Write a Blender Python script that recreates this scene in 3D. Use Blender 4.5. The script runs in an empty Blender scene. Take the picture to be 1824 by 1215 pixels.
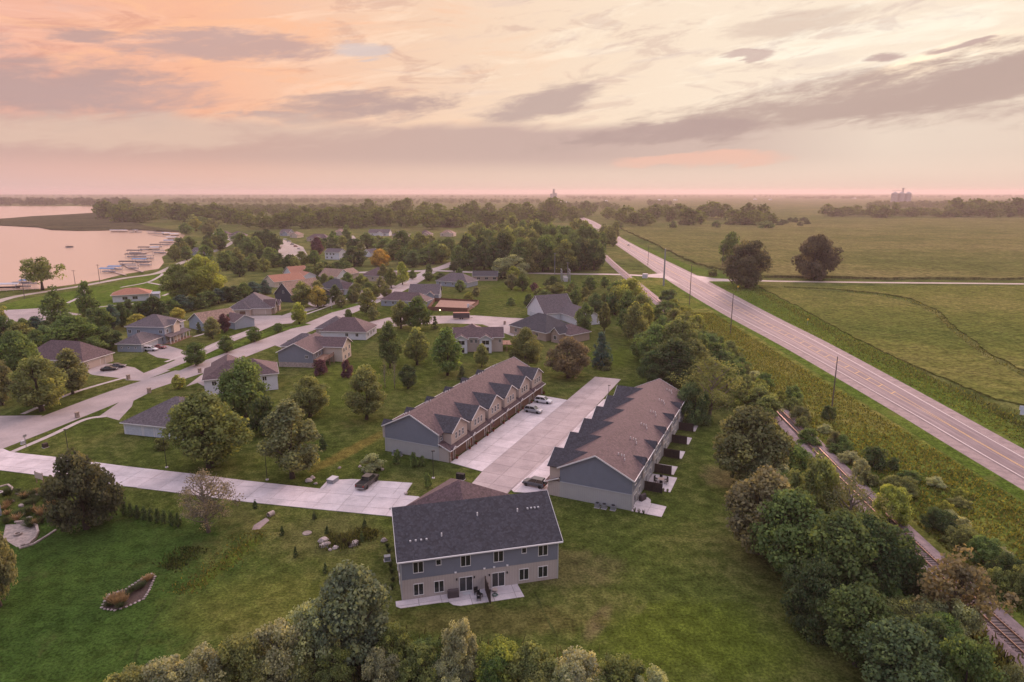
import bpy, bmesh, math, random
import numpy as np
from mathutils import Vector, Matrix

# ---------------------------------------------------------------- camera, sky, sun, exposure
SC = bpy.context.scene
COL = SC.collection
FPX, CAM_H = 1170.0, 55.0                       # focal length in survey pixels, flying height
PITCH = math.atan((607.5 - 341.0) / FPX)
cam = bpy.data.cameras.new('camera'); cam_o = bpy.data.objects.new('camera', cam); COL.objects.link(cam_o)
cam.sensor_width = 36.0; cam.lens = 36.0 * FPX / 1824.0
cam.clip_start = 0.5; cam.clip_end = 60000
cam_o.location = (0, 0, CAM_H); cam_o.rotation_euler = (math.pi / 2 - PITCH, 0, 0)
SC.camera = cam_o
SC.view_settings.view_transform = 'Standard'; SC.view_settings.look = 'None'
SC.view_settings.exposure = 0.7; SC.view_settings.gamma = 1.0
SC.view_settings.use_curve_mapping = False
SC.render.engine = 'CYCLES'
SC.cycles.use_denoising = True
SC.cycles.max_bounces = 5; SC.cycles.diffuse_bounces = 2; SC.cycles.glossy_bounces = 2
SC.cycles.transmission_bounces = 2; SC.cycles.volume_bounces = 1; SC.cycles.transparent_max_bounces = 6
SC.cycles.sample_clamp_indirect = 6.0

SUN_AZ, SUN_EL = math.radians(20), math.radians(13)
sun = bpy.data.lights.new('sun', 'SUN'); sun_o = bpy.data.objects.new('sun', sun); COL.objects.link(sun_o)
sun.energy = 2.6; sun.angle = math.radians(16); sun.color = (1.0, 0.60, 0.52)
sun_o.rotation_euler = (math.pi / 2 - SUN_EL, 0, math.pi - SUN_AZ)
sun_o.location = (300, 800, 400)

class NT:
    """small helper to wire shader nodes"""
    def __init__(self, tree):
        self.t = tree; self.n = tree.nodes; self.l = tree.links; self.n.clear()
    def node(self, typ, **kw):
        nd = self.n.new(typ)
        for k, v in kw.items(): setattr(nd, k, v)
        return nd
    def put(self, sock, v):
        if v is None: return
        if isinstance(v, bpy.types.NodeSocket): self.l.new(v, sock)
        else:
            try: sock.default_value = v
            except Exception: sock.default_value = tuple(v) + (1.0,)
    def math(self, op, a, b=None, c=None, clamp=False):
        nd = self.node('ShaderNodeMath', operation=op); nd.use_clamp = clamp
        self.put(nd.inputs[0], a); self.put(nd.inputs[1], b); self.put(nd.inputs[2], c)
        return nd.outputs[0]
    def vmath(self, op, a, b=None, s=None):
        nd = self.node('ShaderNodeVectorMath', operation=op)
        self.put(nd.inputs[0], a); self.put(nd.inputs[1], b)
        if s is not None: self.put(nd.inputs['Scale'], s)
        return nd.outputs[1] if op in ('LENGTH', 'DOT_PRODUCT') else nd.outputs[0]
    def mix(self, f, a, b, mode='MIX'):
        nd = self.node('ShaderNodeMix', data_type='RGBA', blend_type=mode)
        self.put(nd.inputs[0], f)
        for s, v in ((nd.inputs[6], a), (nd.inputs[7], b)):
            if isinstance(v, bpy.types.NodeSocket): self.l.new(v, s)
            else: s.default_value = tuple(v)[:3] + (1.0,)
        return nd.outputs[2]
    def ramp(self, f, stops, interp='LINEAR'):
        nd = self.node('ShaderNodeValToRGB'); cr = nd.color_ramp; cr.interpolation = interp
        while len(cr.elements) < len(stops): cr.elements.new(0.5)
        for e, (p, c) in zip(cr.elements, stops):
            e.position = p; e.color = tuple(c)[:3] + (1.0,) if not isinstance(c, (int, float)) else (c, c, c, 1)
        self.put(nd.inputs[0], f); return nd.outputs[0]
    def noise(self, vec, scale, detail=4, rough=0.55, dist=0.0):
        nd = self.node('ShaderNodeTexNoise')
        if vec is not None: self.l.new(vec, nd.inputs['Vector'])
        nd.inputs['Scale'].default_value = scale; nd.inputs['Detail'].default_value = detail
        nd.inputs['Roughness'].default_value = rough; nd.inputs['Distortion'].default_value = dist
        return nd.outputs[0]
    def sep(self, v):
        nd = self.node('ShaderNodeSeparateXYZ'); self.l.new(v, nd.inputs[0]); return nd.outputs
    def comb(self, x, y, z):
        nd = self.node('ShaderNodeCombineXYZ')
        for s, v in zip(nd.inputs, (x, y, z)): self.put(s, v)
        return nd.outputs[0]
    def smooth(self, v, a, b):
        nd = self.node('ShaderNodeMapRange', interpolation_type='SMOOTHSTEP')
        self.put(nd.inputs[0], v); nd.inputs[1].default_value = a; nd.inputs[2].default_value = b
        return nd.outputs[0]

def srgb(r, g, b):
    f = lambda c: (c / 255 / 12.92) if c / 255 <= 0.04045 else ((c / 255 + 0.055) / 1.055) ** 2.4
    return (f(r), f(g), f(b))

def sky_dir(px, py):
    """direction (azimuth, elevation) of a survey sight line"""
    u = (px - 912) / FPX; v = -(py - 607.5) / FPX
    y = math.cos(PITCH) + v * math.sin(PITCH); z = -math.sin(PITCH) + v * math.cos(PITCH)
    return math.atan2(u, y), math.atan2(z, math.hypot(u, y))

def build_world():
    w = bpy.data.worlds.new('World'); SC.world = w; w.use_nodes = True
    t = NT(w.node_tree)
    tc = t.node('ShaderNodeTexCoord').outputs['Generated']
    d = t.vmath('NORMALIZE', tc)
    x, y, z = t.sep(d)
    az = t.math('ARCTAN2', x, y)
    el = t.math('ARCSINE', z)
    # angle from the sun in azimuth, -1 (behind) .. 1 (towards)
    c = t.math('COSINE', t.math('SUBTRACT', az, SUN_AZ + 0.16))
    c01 = t.math('MULTIPLY_ADD', c, 0.5, 0.5)
    # broad evening colours: cream by the sun, peach and rose beside it, lilac grey opposite
    low = t.ramp(c01, [(0.0, (0.34, 0.34, 0.44)), (0.40, (0.52, 0.43, 0.47)), (0.66, (0.85, 0.46, 0.37)), (0.80, (0.92, 0.49, 0.325)),
                       (0.90, (0.90, 0.63, 0.46)), (0.965, (0.93, 0.74, 0.57)), (1.0, (0.95, 0.80, 0.64))])
    high = t.ramp(c01, [(0.0, (0.58, 0.65, 0.92)), (0.5, (0.94, 0.88, 1.06)), (1.0, (1.22, 1.00, 0.98))])
    base = t.mix(t.smooth(el, 0.22, 0.75), low, high)
    # thin blue evening sky behind the veil
    nish = t.node('ShaderNodeTexSky', sky_type='NISHITA'); nish.sun_disc = False
    nish.sun_elevation = SUN_EL; nish.sun_rotation = SUN_AZ; nish.air_density = 1.2; nish.dust_density = 2.0
    blue = t.mix(1.0, nish.outputs[0], (0.09, 0.09, 0.09), 'MULTIPLY')
    # cloud sheet, seen in true perspective
    den = t.math('ADD', t.math('MAXIMUM', z, 0.0), 0.07)
    pl = t.comb(t.math('DIVIDE', x, den), t.math('DIVIDE', y, den), 0.0)
    rot = t.node('ShaderNodeMapping'); t.l.new(pl, rot.inputs[0])
    rot.inputs['Rotation'].default_value = (0, 0, math.radians(-38)); rot.inputs['Scale'].default_value = (1.0, 0.30, 1.0)
    # streak noise in angle space (long and thin, tilted)
    st = t.comb(t.math('MULTIPLY', az, 1.0), t.math('MULTIPLY_ADD', az, -0.9, t.math('MULTIPLY', el, 7.0)), 0.0)
    st2 = t.comb(t.math('MULTIPLY', az, 1.0), t.math('MULTIPLY_ADD', az, -0.45, t.math('MULTIPLY', el, 4.0)), 1.7)
    n_big = t.noise(rot.outputs[0], 0.55, 7, 0.58, 0.6)
    n_str = t.noise(st, 3.4, 10, 0.66, 1.1)
    n_fine = t.noise(st2, 9.0, 12, 0.66, 0.7)
    n_mid = t.noise(t.comb(t.math('MULTIPLY', az, 1.0), t.math('MULTIPLY_ADD', az, -0.5, t.math('MULTIPLY', el, 5.0)), 3.7), 5.5, 9, 0.64, 1.0)
    gap = t.math('MULTIPLY', t.smooth(n_big, 0.58, 0.72), t.smooth(el, 0.10, 0.26))
    base = t.mix(t.math('MULTIPLY', gap, 0.45), base, blue)
    # bright streaks and soft darker streaks
    br = t.math('MULTIPLY', t.smooth(n_str, 0.50, 0.64), t.smooth(el, 0.05, 0.16))
    base = t.mix(t.math('MULTIPLY', br, 0.62), base, t.mix(1.0, base, (1.12, 1.22, 1.26), 'MULTIPLY'))
    dk = t.math('MULTIPLY', t.smooth(n_fine, 0.52, 0.64), t.smooth(el, 0.06, 0.14))
    base = t.mix(t.math('MULTIPLY', dk, 0.72), base, t.mix(1.0, base, (0.80, 0.75, 0.79), 'MULTIPLY'))
    warm = t.math('MULTIPLY', t.smooth(n_mid, 0.50, 0.66), t.math('MULTIPLY', t.smooth(el, 0.05, 0.12), t.smooth(c01, 0.99, 0.80)))
    base = t.mix(t.math('MULTIPLY', warm, 0.85), base, (0.97, 0.53, 0.33))
    cool = t.math('MULTIPLY', t.smooth(n_mid, 0.46, 0.32), t.smooth(el, 0.07, 0.15))
    base = t.mix(t.math('MULTIPLY', cool, 0.42), base, t.mix(0.5, base, (0.60, 0.47, 0.48)))
    # higher clouds for the rest of the vault
    hi = t.math('MULTIPLY', t.smooth(n_big, 0.40, 0.60), t.smooth(el, 0.24, 0.45))
    base = t.mix(t.math('MULTIPLY', hi, 0.35), base, t.mix(1.0, base, (0.80, 0.77, 0.80), 'MULTIPLY'))
    # separate cloud banks: centre, half length, half height, slope, colour, strength
    mauve, grey, rose, peach = (0.500, 0.345, 0.325), (0.475, 0.345, 0.315), (0.54, 0.37, 0.345), (0.87, 0.52, 0.40)
    banks = [
        ((1560, 170), 430, 36, 0.125, (0.52, 0.385, 0.335), 0.95), ((1790, 150), 200, 44, 0.11, (0.52, 0.385, 0.335), 0.95),
        ((50, 150), 210, 50, -0.04, mauve, 0.92), ((230, 175), 150, 22, 0.05, rose, 0.5),
        ((390, 82), 150, 17, 0.04, rose, 0.85), ((640, 192), 165, 22, 0.10, (0.49, 0.35, 0.325), 0.9), ((480, 211), 75, 8, 0.0, mauve, 0.9),
        ((960, 188), 115, 24, 0.22, (0.50, 0.37, 0.34), 0.85), ((1180, 240), 150, 16, 0.06, grey, 0.8),
        ((1250, 283), 140, 13, 0.06, peach, 0.8), ((300, 232), 330, 26, 0.06, (0.80, 0.59, 0.46), 0.55), ((650, 87), 45, 13, 0.0, (0.66, 0.56, 0.55), 0.75),
        ((1330, 95), 40, 7, 0.0, rose, 0.7), ((1580, 97), 30, 6, 0.0, mauve, 0.8), ((1700, 85), 45, 6, 0.05, mauve, 0.8), ((160, 60), 50, 8, 0.05, mauve, 0.8),
        ((1420, 40), 110, 16, 0.10, (0.66, 0.50, 0.42), 0.6),
    ]
    nb = t.math('MULTIPLY', t.math('SUBTRACT', t.noise(st2, 7.0, 10, 0.64, 0.6), 0.5), 3.0)
    nb = t.math('ADD', nb, t.math('MULTIPLY', t.math('SUBTRACT', t.noise(st2, 26.0, 9, 0.68, 0.5), 0.5), 2.0))
    warp = t.math('MULTIPLY', t.math('SUBTRACT', t.noise(st, 4.0, 5, 0.6, 0.5), 0.5), 0.05)
    el_w = t.math('ADD', el, warp)
    # the long bank lying on the horizon
    top = t.math('ADD', t.math('MULTIPLY_ADD', t.noise(t.comb(t.math('MULTIPLY', az, 2.6), 0.0, 0.0), 1.0, 3, 0.5), 0.05, 0.070), t.math('MULTIPLY', nb, 0.006))
    hb = t.math('MULTIPLY', t.smooth(t.math('SUBTRACT', top, el), -0.006, 0.012), t.smooth(el, 0.008, 0.05))
    hb = t.math('MULTIPLY', hb, t.ramp(t.math('MULTIPLY_ADD', az, 0.7, 0.5), [(0.0, 0.75), (0.55, 0.9), (0.72, 0.75), (0.85, 0.35), (1.0, 0.4)]))
    base = t.mix(t.math('MULTIPLY', hb, 0.95), base, (0.525, 0.375, 0.345))
    for (px, py), a, b, sl, colr, s in banks:
        a0, e0 = sky_dir(px, py)
        da = t.math('SUBTRACT', az, a0)
        q = t.math('DIVIDE', da, a / FPX)
        r = t.math('DIVIDE', t.math('SUBTRACT', t.math('SUBTRACT', el_w, e0), t.math('MULTIPLY', da, sl)), b / FPX)
        dd = t.math('ADD', t.math('ADD', t.math('POWER', t.math('ABSOLUTE', q), 2.0), t.math('POWER', t.math('ABSOLUTE', r), 2.0)), nb)
        m = t.smooth(dd, 1.5, 0.05 if b > 20 else 0.3)
        base = t.mix(t.math('MULTIPLY', m, s), base, colr)
    # evening murk along the horizon
    veil = t.math('MULTIPLY', t.smooth(el, 0.060, 0.0), 0.80)
    murk = t.ramp(c01, [(0.0, (0.36, 0.34, 0.41)), (0.45, (0.50, 0.40, 0.42)), (0.75, (0.68, 0.475, 0.445)), (1.0, (0.74, 0.53, 0.44))])
    base = t.mix(veil, base, murk)
    # the low evening sky is a little dimmer than the vault overhead
    dim = t.math('MULTIPLY_ADD', t.smooth(el, 0.24, 0.62), 0.36, 0.64)
    base = t.mix(1.0, base, t.comb(dim, dim, dim), 'MULTIPLY')
    bg = t.node('ShaderNodeBackground'); t.l.new(base, bg.inputs[0]); bg.inputs[1].default_value = 1.0
    out = t.node('ShaderNodeOutputWorld'); t.l.new(bg.outputs[0], out.inputs[0])
    w.cycles.sampling_method = 'MANUAL'; w.cycles.sample_map_resolution = 512
build_world()

# ---------------------------------------------------------------- survey: sight line -> point of the land
def G(px, py, z=0.0):
    u = (px - 912) / FPX; v = -(py - 607.5) / FPX
    d = Vector((u, math.cos(PITCH) + v * math.sin(PITCH), -math.sin(PITCH) + v * math.cos(PITCH)))
    return Vector((0, 0, CAM_H)) + d * ((z - CAM_H) / d.z)
def project(X, Y, Z):
    yc = Y * math.cos(PITCH) - (Z - CAM_H) * math.sin(PITCH); zc = Y * math.sin(PITCH) + (Z - CAM_H) * math.cos(PITCH)
    return 912 + FPX * X / yc, 607.5 - FPX * zc / yc
def mpp(p):
    """metres per survey pixel at a ground point"""
    return (p.y * math.cos(PITCH) + (CAM_H - p.z) * math.sin(PITCH)) / FPX
def height_at(p, topy):
    lo, hi = 0.0, 200.0
    for _ in range(50):
        m = (lo + hi) / 2
        if project(p.x, p.y, m)[1] > topy: lo = m
        else: hi = m
    return lo

# ---------------------------------------------------------------- object helpers
def tag(o, label=None, cat=None, group=None, kind=None):
    if label: o['label'] = label
    if cat: o['category'] = cat
    if group: o['group'] = group
    if kind: o['kind'] = kind
    return o
def thing(name, label, cat, loc=(0, 0, 0), rz=0.0, group=None):
    o = bpy.data.objects.new(name, None); COL.objects.link(o)
    o.location = loc; o.rotation_euler = (0, 0, rz); o.empty_display_size = 0.5
    return tag(o, label, cat, group)
def put(name, mesh, mat=None, parent=None, loc=(0, 0, 0), rz=0.0):
    if mat is not None and len(mesh.materials) == 0: mesh.materials.append(mat)
    o = bpy.data.objects.new(name, mesh); COL.objects.link(o)
    o.location = loc; o.rotation_euler = (0, 0, rz)
    if parent is not None: o.parent = parent
    return o
def copy_tree(o, parent=None):
    c = o.copy(); COL.objects.link(c); c.parent = parent
    for ch in o.children: copy_tree(ch, c)
    return c

class MB:
    """collects faces; build() links them as ONE mesh object"""
    def __init__(s): s.v = []; s.f = []
    def poly(s, pts):
        i = len(s.v); s.v += [tuple(p) for p in pts]; s.f.append(list(range(i, i + len(pts)))); return s
    def box(s, x0, x1, y0, y1, z0, z1):
        i = len(s.v)
        s.v += [(x0, y0, z0), (x1, y0, z0), (x1, y1, z0), (x0, y1, z0), (x0, y0, z1), (x1, y0, z1), (x1, y1, z1), (x0, y1, z1)]
        s.f += [[i + a for a in q] for q in ((3, 2, 1, 0), (4, 5, 6, 7), (0, 1, 5, 4), (1, 2, 6, 5), (2, 3, 7, 6), (3, 0, 4, 7))]
        return s
    def obox(s, c, ax, ay, az):
        """oriented box: centre and three half-axis vectors"""
        c, ax, ay, az = map(Vector, (c, ax, ay, az)); i = len(s.v)
        for dz in (-1, 1):
            for dx, dy in ((-1, -1), (1, -1), (1, 1), (-1, 1)): s.v.append(tuple(c + ax * dx + ay * dy + az * dz))
        s.f += [[i + a for a in q] for q in ((3, 2, 1, 0), (4, 5, 6, 7), (0, 1, 5, 4), (1, 2, 6, 5), (2, 3, 7, 6), (3, 0, 4, 7))]
        return s
    def bar(s, a, b, w, h):
        a, b = Vector(a), Vector(b); d = (b - a); L = d.length; d.normalize()
        up = Vector((0, 0, 1)) if abs(d.z) < 0.95 else Vector((1, 0, 0))
        sx = d.cross(up).normalized(); sz = sx.cross(d).normalized()
        return s.obox((a + b) / 2, d * (L / 2), sx * (w / 2), sz * (h / 2))
    def tube(s, pts, radii, n=8, cap=True):
        rings = []
        for k, p in enumerate(pts):
            p = Vector(p); a = Vector(pts[max(k - 1, 0)]); b = Vector(pts[min(k + 1, len(pts) - 1)])
            d = (b - a).normalized(); up = Vector((0, 0, 1)) if abs(d.z) < 0.9 else Vector((1, 0, 0))
            sx = d.cross(up).normalized(); sy = d.cross(sx).normalized()
            i = len(s.v); rings.append(i); r = radii[k] if hasattr(radii, '__len__') else radii
            for j in range(n):
                an = 2 * math.pi * j / n; s.v.append(tuple(p + sx * math.cos(an) * r + sy * math.sin(an) * r))
        for a, b in zip(rings, rings[1:]):
            for j in range(n): s.f.append([a + j, a + (j + 1) % n, b + (j + 1) % n, b + j])
        if cap: s.f.append([rings[0] + j for j in range(n)][::-1]); s.f.append([rings[-1] + j for j in range(n)])
        return s
    def lathe(s, prof, n=16, c=(0, 0, 0)):
        rings = []
        for r, z in prof:
            rings.append(len(s.v))
            for j in range(n):
                an = 2 * math.pi * j / n; s.v.append((c[0] + r * math.cos(an), c[1] + r * math.sin(an), c[2] + z))
        for a, b in zip(rings, rings[1:]):
            for j in range(n): s.f.append([a + j, a + (j + 1) % n, b + (j + 1) % n, b + j])
        s.f.append([rings[0] + j for j in range(n)][::-1]); s.f.append([rings[-1] + j for j in range(n)])
        return s
    def prism(s, poly, z0, z1):
        n = len(poly); i = len(s.v)
        area = sum(poly[k][0] * poly[(k + 1) % n][1] - poly[(k + 1) % n][0] * poly[k][1] for k in range(n))
        if area < 0: poly = poly[::-1]
        s.v += [(p[0], p[1], z0) for p in poly] + [(p[0], p[1], z1) for p in poly]
        s.f.append([i + k for k in range(n)][::-1]); s.f.append([i + n + k for k in range(n)])
        for k in range(n): s.f.append([i + k, i + (k + 1) % n, i + n + (k + 1) % n, i + n + k])
        return s
    def mesh(s, name, mat=None, fix=False, smooth=False):
        m = bpy.data.meshes.new(name); m.from_pydata(s.v, [], s.f); m.update()
        if fix:
            bm = bmesh.new(); bm.from_mesh(m); bmesh.ops.recalc_face_normals(bm, faces=bm.faces); bm.to_mesh(m); bm.free()
        if smooth: m.polygons.foreach_set('use_smooth', [True] * len(m.polygons))
        if mat is not None: m.materials.append(mat)
        return m
    def build(s, name, mat, parent=None, loc=(0, 0, 0), rz=0.0, fix=False, smooth=False):
        return put(name, s.mesh(name, mat, fix, smooth), None, parent, loc, rz)

def quad_mesh(name, V, tint=None, mat=None):
    """V: (N,4,3) array of quads"""
    n = len(V); m = bpy.data.meshes.new(name)
    m.vertices.add(n * 4); m.vertices.foreach_set('co', V.reshape(-1).astype(np.float32))
    m.loops.add(n * 4); m.loops.foreach_set('vertex_index', np.arange(n * 4, dtype=np.int32))
    m.polygons.add(n); m.polygons.foreach_set('loop_start', np.arange(0, n * 4, 4, dtype=np.int32))
    m.polygons.foreach_set('loop_total', np.full(n, 4, dtype=np.int32))
    if tint is not None:
        a = m.attributes.new('tint', 'FLOAT', 'FACE'); a.data.foreach_set('value', tint.astype(np.float32))
    m.update(calc_edges=True)
    if mat is not None: m.materials.append(mat)
    return m

# ---------------------------------------------------------------- materials
M = {}
def material(name, c1, c2=None, scale=1.0, rough=0.85, bump=0.0, bscale=None, metal=0.0, spec=0.3, fine=None, local=False, detail=5, rnd=0.0, stain=None):
    m = bpy.data.materials.new(name); m.use_nodes = True; t = NT(m.node_tree)
    bs = t.node('ShaderNodeBsdfPrincipled'); out = t.node('ShaderNodeOutputMaterial'); t.l.new(bs.outputs[0], out.inputs[0])
    bs.inputs['Roughness'].default_value = rough; bs.inputs['Metallic'].default_value = metal
    bs.inputs['Specular IOR Level'].default_value = spec
    if local: pos = t.node('ShaderNodeTexCoord').outputs['Object']
    else: pos = t.node('ShaderNodeNewGeometry').outputs['Position']
    col = c1
    if c2 is not None:
        col = t.mix(t.smooth(t.noise(pos, scale, detail, 0.6), 0.32, 0.68), c1, c2)
    if fine is not None:                         # (scale, amount)
        f = t.noise(pos, fine[0], 3, 0.7)
        k = t.math('MULTIPLY_ADD', f, 2 * fine[1], 1 - fine[1])
        col = t.mix(1.0, col, t.comb(k, k, k), 'MULTIPLY')
    if stain:
        s1 = t.smooth(t.noise(pos, stain[0], 7, 0.68, 0.8), 0.54, 0.70); s2 = t.smooth(t.noise(pos, stain[0] * 7, 5, 0.7), 0.62, 0.72)
        k = t.math('SUBTRACT', 1.0, t.math('ADD', t.math('MULTIPLY', s1, stain[1]), t.math('MULTIPLY', s2, stain[1])))
        col = t.mix(1.0, col, t.comb(k, k, k), 'MULTIPLY')
    if rnd:
        r = t.node('ShaderNodeObjectInfo').outputs['Random']; k = t.math('MULTIPLY_ADD', r, rnd, 1 - rnd / 2)
        col = t.mix(1.0, col, t.comb(k, k, k), 'MULTIPLY')
    t.put(bs.inputs['Base Color'], col if isinstance(col, bpy.types.NodeSocket) else tuple(col) + (1.0,))
    if bump:
        b = t.node('ShaderNodeBump'); b.inputs['Strength'].default_value = bump; b.inputs['Distance'].default_value = 0.1
        t.l.new(t.noise(pos, bscale or scale * 4, 4, 0.6), b.inputs['Height']); t.l.new(b.outputs[0], bs.inputs['Normal'])
    M[name] = m; return m

def siding(name, c, period=0.17, vertical=False):
    """lap or board siding: object-space ridges"""
    m = bpy.data.materials.new(name); m.use_nodes = True; t = NT(m.node_tree)
    bs = t.node('ShaderNodeBsdfPrincipled'); out = t.node('ShaderNodeOutputMaterial'); t.l.new(bs.outputs[0], out.inputs[0])
    bs.inputs['Roughness'].default_value = 0.65; bs.inputs['Specular IOR Level'].default_value = 0.25
    pos = t.node('ShaderNodeTexCoord').outputs['Object']; x, y, z = t.sep(pos)
    if vertical: s = t.math('FRACT', t.math('DIVIDE', t.math('ADD', x, y), period))
    else: s = t.math('FRACT', t.math('DIVIDE', z, period))
    line = t.smooth(s, 0.0, 0.16)
    g = t.noise(pos, 0.7, 4, 0.6); k = t.math('MULTIPLY_ADD', g, 0.24, 0.88)
    k = t.math('MULTIPLY', k, t.math('MULTIPLY_ADD', line, 0.22, 0.80))
    t.l.new(t.mix(1.0, c, t.comb(k, k, k), 'MULTIPLY'), bs.inputs['Base Color'])
    b = t.node('ShaderNodeBump'); b.inputs['Strength'].default_value = 0.5; b.inputs['Distance'].default_value = 0.03
    t.l.new(s if not vertical else line, b.inputs['Height']); t.l.new(b.outputs[0], bs.inputs['Normal'])
    M[name] = m; return m

def shingle(name, c1, c2):
    m = bpy.data.materials.new(name); m.use_nodes = True; t = NT(m.node_tree)
    bs = t.node('ShaderNodeBsdfPrincipled'); out = t.node('ShaderNodeOutputMaterial'); t.l.new(bs.outputs[0], out.inputs[0])
    bs.inputs['Roughness'].default_value = 0.8; bs.inputs['Specular IOR Level'].default_value = 0.35
    pos = t.node('ShaderNodeTexCoord').outputs['Object']
    v = t.node('ShaderNodeTexVoronoi'); v.inputs['Scale'].default_value = 3.2; t.l.new(pos, v.inputs['Vector'])
    x, y, z = t.sep(pos)
    course = t.math('FRACT', t.math('DIVIDE', z, 0.085))
    col = t.mix(v.outputs['Distance'], c1, c2)
    cx = t.sep(v.outputs['Color'])[0]
    k = t.math('MULTIPLY', t.math('MULTIPLY_ADD', cx, 0.66, 0.67), t.math('MULTIPLY_ADD', t.smooth(course, 0.0, 0.3), 0.16, 0.86))
    k = t.math('MULTIPLY', k, t.math('MULTIPLY_ADD', t.noise(pos, 0.35, 4, 0.6), 0.24, 0.88))
    t.l.new(t.mix(1.0, col, t.comb(k, k, k), 'MULTIPLY'), bs.inputs['Base Color'])
    b = t.node('ShaderNodeBump'); b.inputs['Strength'].default_value = 0.4; b.inputs['Distance'].default_value = 0.03
    t.l.new(t.math('ADD', course, cx), b.inputs['Height']); t.l.new(b.outputs[0], bs.inputs['Normal'])
    M[name] = m; return m

def ground_mat(name, stops, big, mid, fine_s, bump=0.6, stripes=None, patch=None, spots=(), mott=0.6):
    """growing ground: broad patches, tufts and fine grain"""
    m = bpy.data.materials.new(name); m.use_nodes = True; t = NT(m.node_tree)
    bs = t.node('ShaderNodeBsdfPrincipled'); out = t.node('ShaderNodeOutputMaterial'); t.l.new(bs.outputs[0], out.inputs[0])
    bs.inputs['Roughness'].default_value = 1.0; bs.inputs['Specular IOR Level'].default_value = 0.0
    pos = t.node('ShaderNodeNewGeometry').outputs['Position']
    a = t.noise(pos, big, 5, 0.55, 0.4); b_ = t.noise(pos, mid, 6, 0.68); f = t.noise(pos, fine_s, 4, 0.75)
    v = t.math('ADD', t.math('MULTIPLY', a, 0.62), t.math('MULTIPLY', b_, 0.38))
    col = t.ramp(t.smooth(v, 0.33, 0.67), stops)
    if spots:                                     # worn or lush places with a shape of their own: centre, half axes, turn, colour, amount
        x, y, z = t.sep(pos); rag = t.math('MULTIPLY', t.math('SUBTRACT', t.noise(pos, 0.22, 6, 0.7, 0.6), 0.5), 2.6)
        for (sx, sy), ra, rb, an, sc, am in spots:
            dx, dy = t.math('SUBTRACT', x, sx), t.math('SUBTRACT', y, sy); ca, sa = math.cos(an), math.sin(an)
            q = t.math('ADD', t.math('MULTIPLY', dx, ca / ra), t.math('MULTIPLY', dy, sa / ra)); w_ = t.math('ADD', t.math('MULTIPLY', dx, -sa / rb), t.math('MULTIPLY', dy, ca / rb))
            dd = t.math('ADD', t.math('ADD', t.math('MULTIPLY', q, q), t.math('MULTIPLY', w_, w_)), rag)
            col = t.mix(t.math('MULTIPLY', t.smooth(dd, 1.3, 0.1), am), col, sc)
    k = t.math('MULTIPLY', t.math('MULTIPLY_ADD', t.smooth(f, 0.30, 0.70), 0.95, 0.52), t.math('MULTIPLY_ADD', t.smooth(b_, 0.30, 0.70), mott, 1 - mott / 2))
    if stripes:                                   # (azimuth, period, amount)
        x, y, z = t.sep(pos); saz, per, amt = stripes
        q = t.math('ADD', t.math('MULTIPLY', x, math.cos(saz) / per), t.math('MULTIPLY', y, -math.sin(saz) / per))
        sw = t.math('SINE', t.math('MULTIPLY', t.math('ADD', q, t.math('MULTIPLY', b_, 0.5)), 6.283))
        k = t.math('MULTIPLY', k, t.math('MULTIPLY_ADD', sw, amt, 1.0))
    col = t.mix(1.0, col, t.comb(k, k, k), 'MULTIPLY')
    if patch:                                     # (noise scale, threshold, colour, amount): worn or dry spots
        p = t.smooth(t.noise(pos, patch[0], 6, 0.65, 0.5), patch[1], patch[1] + 0.10)
        col = t.mix(t.math('MULTIPLY', p, patch[3]), col, patch[2])
    t.l.new(col, bs.inputs['Base Color'])
    b = t.node('ShaderNodeBump'); b.inputs['Strength'].default_value = bump; b.inputs['Distance'].default_value = 0.25
    t.l.new(t.math('ADD', f, b_), b.inputs['Height']); t.l.new(b.outputs[0], bs.inputs['Normal'])
    M[name] = m; return m

def leaf_mat():
    m = bpy.data.materials.new('leaf'); m.use_nodes = True; t = NT(m.node_tree)
    out = t.node('ShaderNodeOutputMaterial')
    oc = t.node('ShaderNodeObjectInfo'); at = t.node('ShaderNodeAttribute'); at.attribute_name = 'tint'
    tv = at.outputs['Fac']
    k = t.math('MULTIPLY_ADD', tv, 1.35, 0.38)
    col = t.mix(1.0, oc.outputs['Color'], t.comb(k, k, k), 'MULTIPLY')
    warm = t.mix(1.0, col, (1.35, 1.12, 0.62), 'MULTIPLY')
    col = t.mix(t.math('POWER', tv, 2.0), col, warm)
    d = t.node('ShaderNodeBsdfDiffuse'); tr = t.node('ShaderNodeBsdfTranslucent'); mx = t.node('ShaderNodeMixShader')
    t.l.new(col, d.inputs[0]); t.l.new(t.mix(1.0, col, (1.15, 1.15, 0.7), 'MULTIPLY'), tr.inputs[0]); mx.inputs[0].default_value = 0.44
    t.l.new(d.outputs[0], mx.inputs[1]); t.l.new(tr.outputs[0], mx.inputs[2]); t.l.new(mx.outputs[0], out.inputs[0])
    M['leaf'] = m
leaf_mat()
material('bark', (0.10, 0.075, 0.06), (0.055, 0.045, 0.04), 6, 0.95, 0.6)
material('bark_pale', (0.26, 0.21, 0.18), (0.16, 0.13, 0.12), 6, 0.95, 0.6)
material('concrete', (0.54, 0.485, 0.495), (0.43, 0.385, 0.395), 0.30, 0.8, 0.15, 6, fine=(4, 0.22), rnd=0.14, detail=8, stain=(0.16, 0.16))
material('street_slab', (0.36, 0.305, 0.30), (0.285, 0.24, 0.24), 0.25, 0.8, 0.15, 6, fine=(3, 0.22), rnd=0.14, stain=(0.16, 0.18))
material('street_concrete', (0.335, 0.285, 0.278), (0.262, 0.225, 0.222), 0.12, 0.8, 0.15, 4, fine=(1.6, 0.22), stain=(0.10, 0.16))
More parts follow.
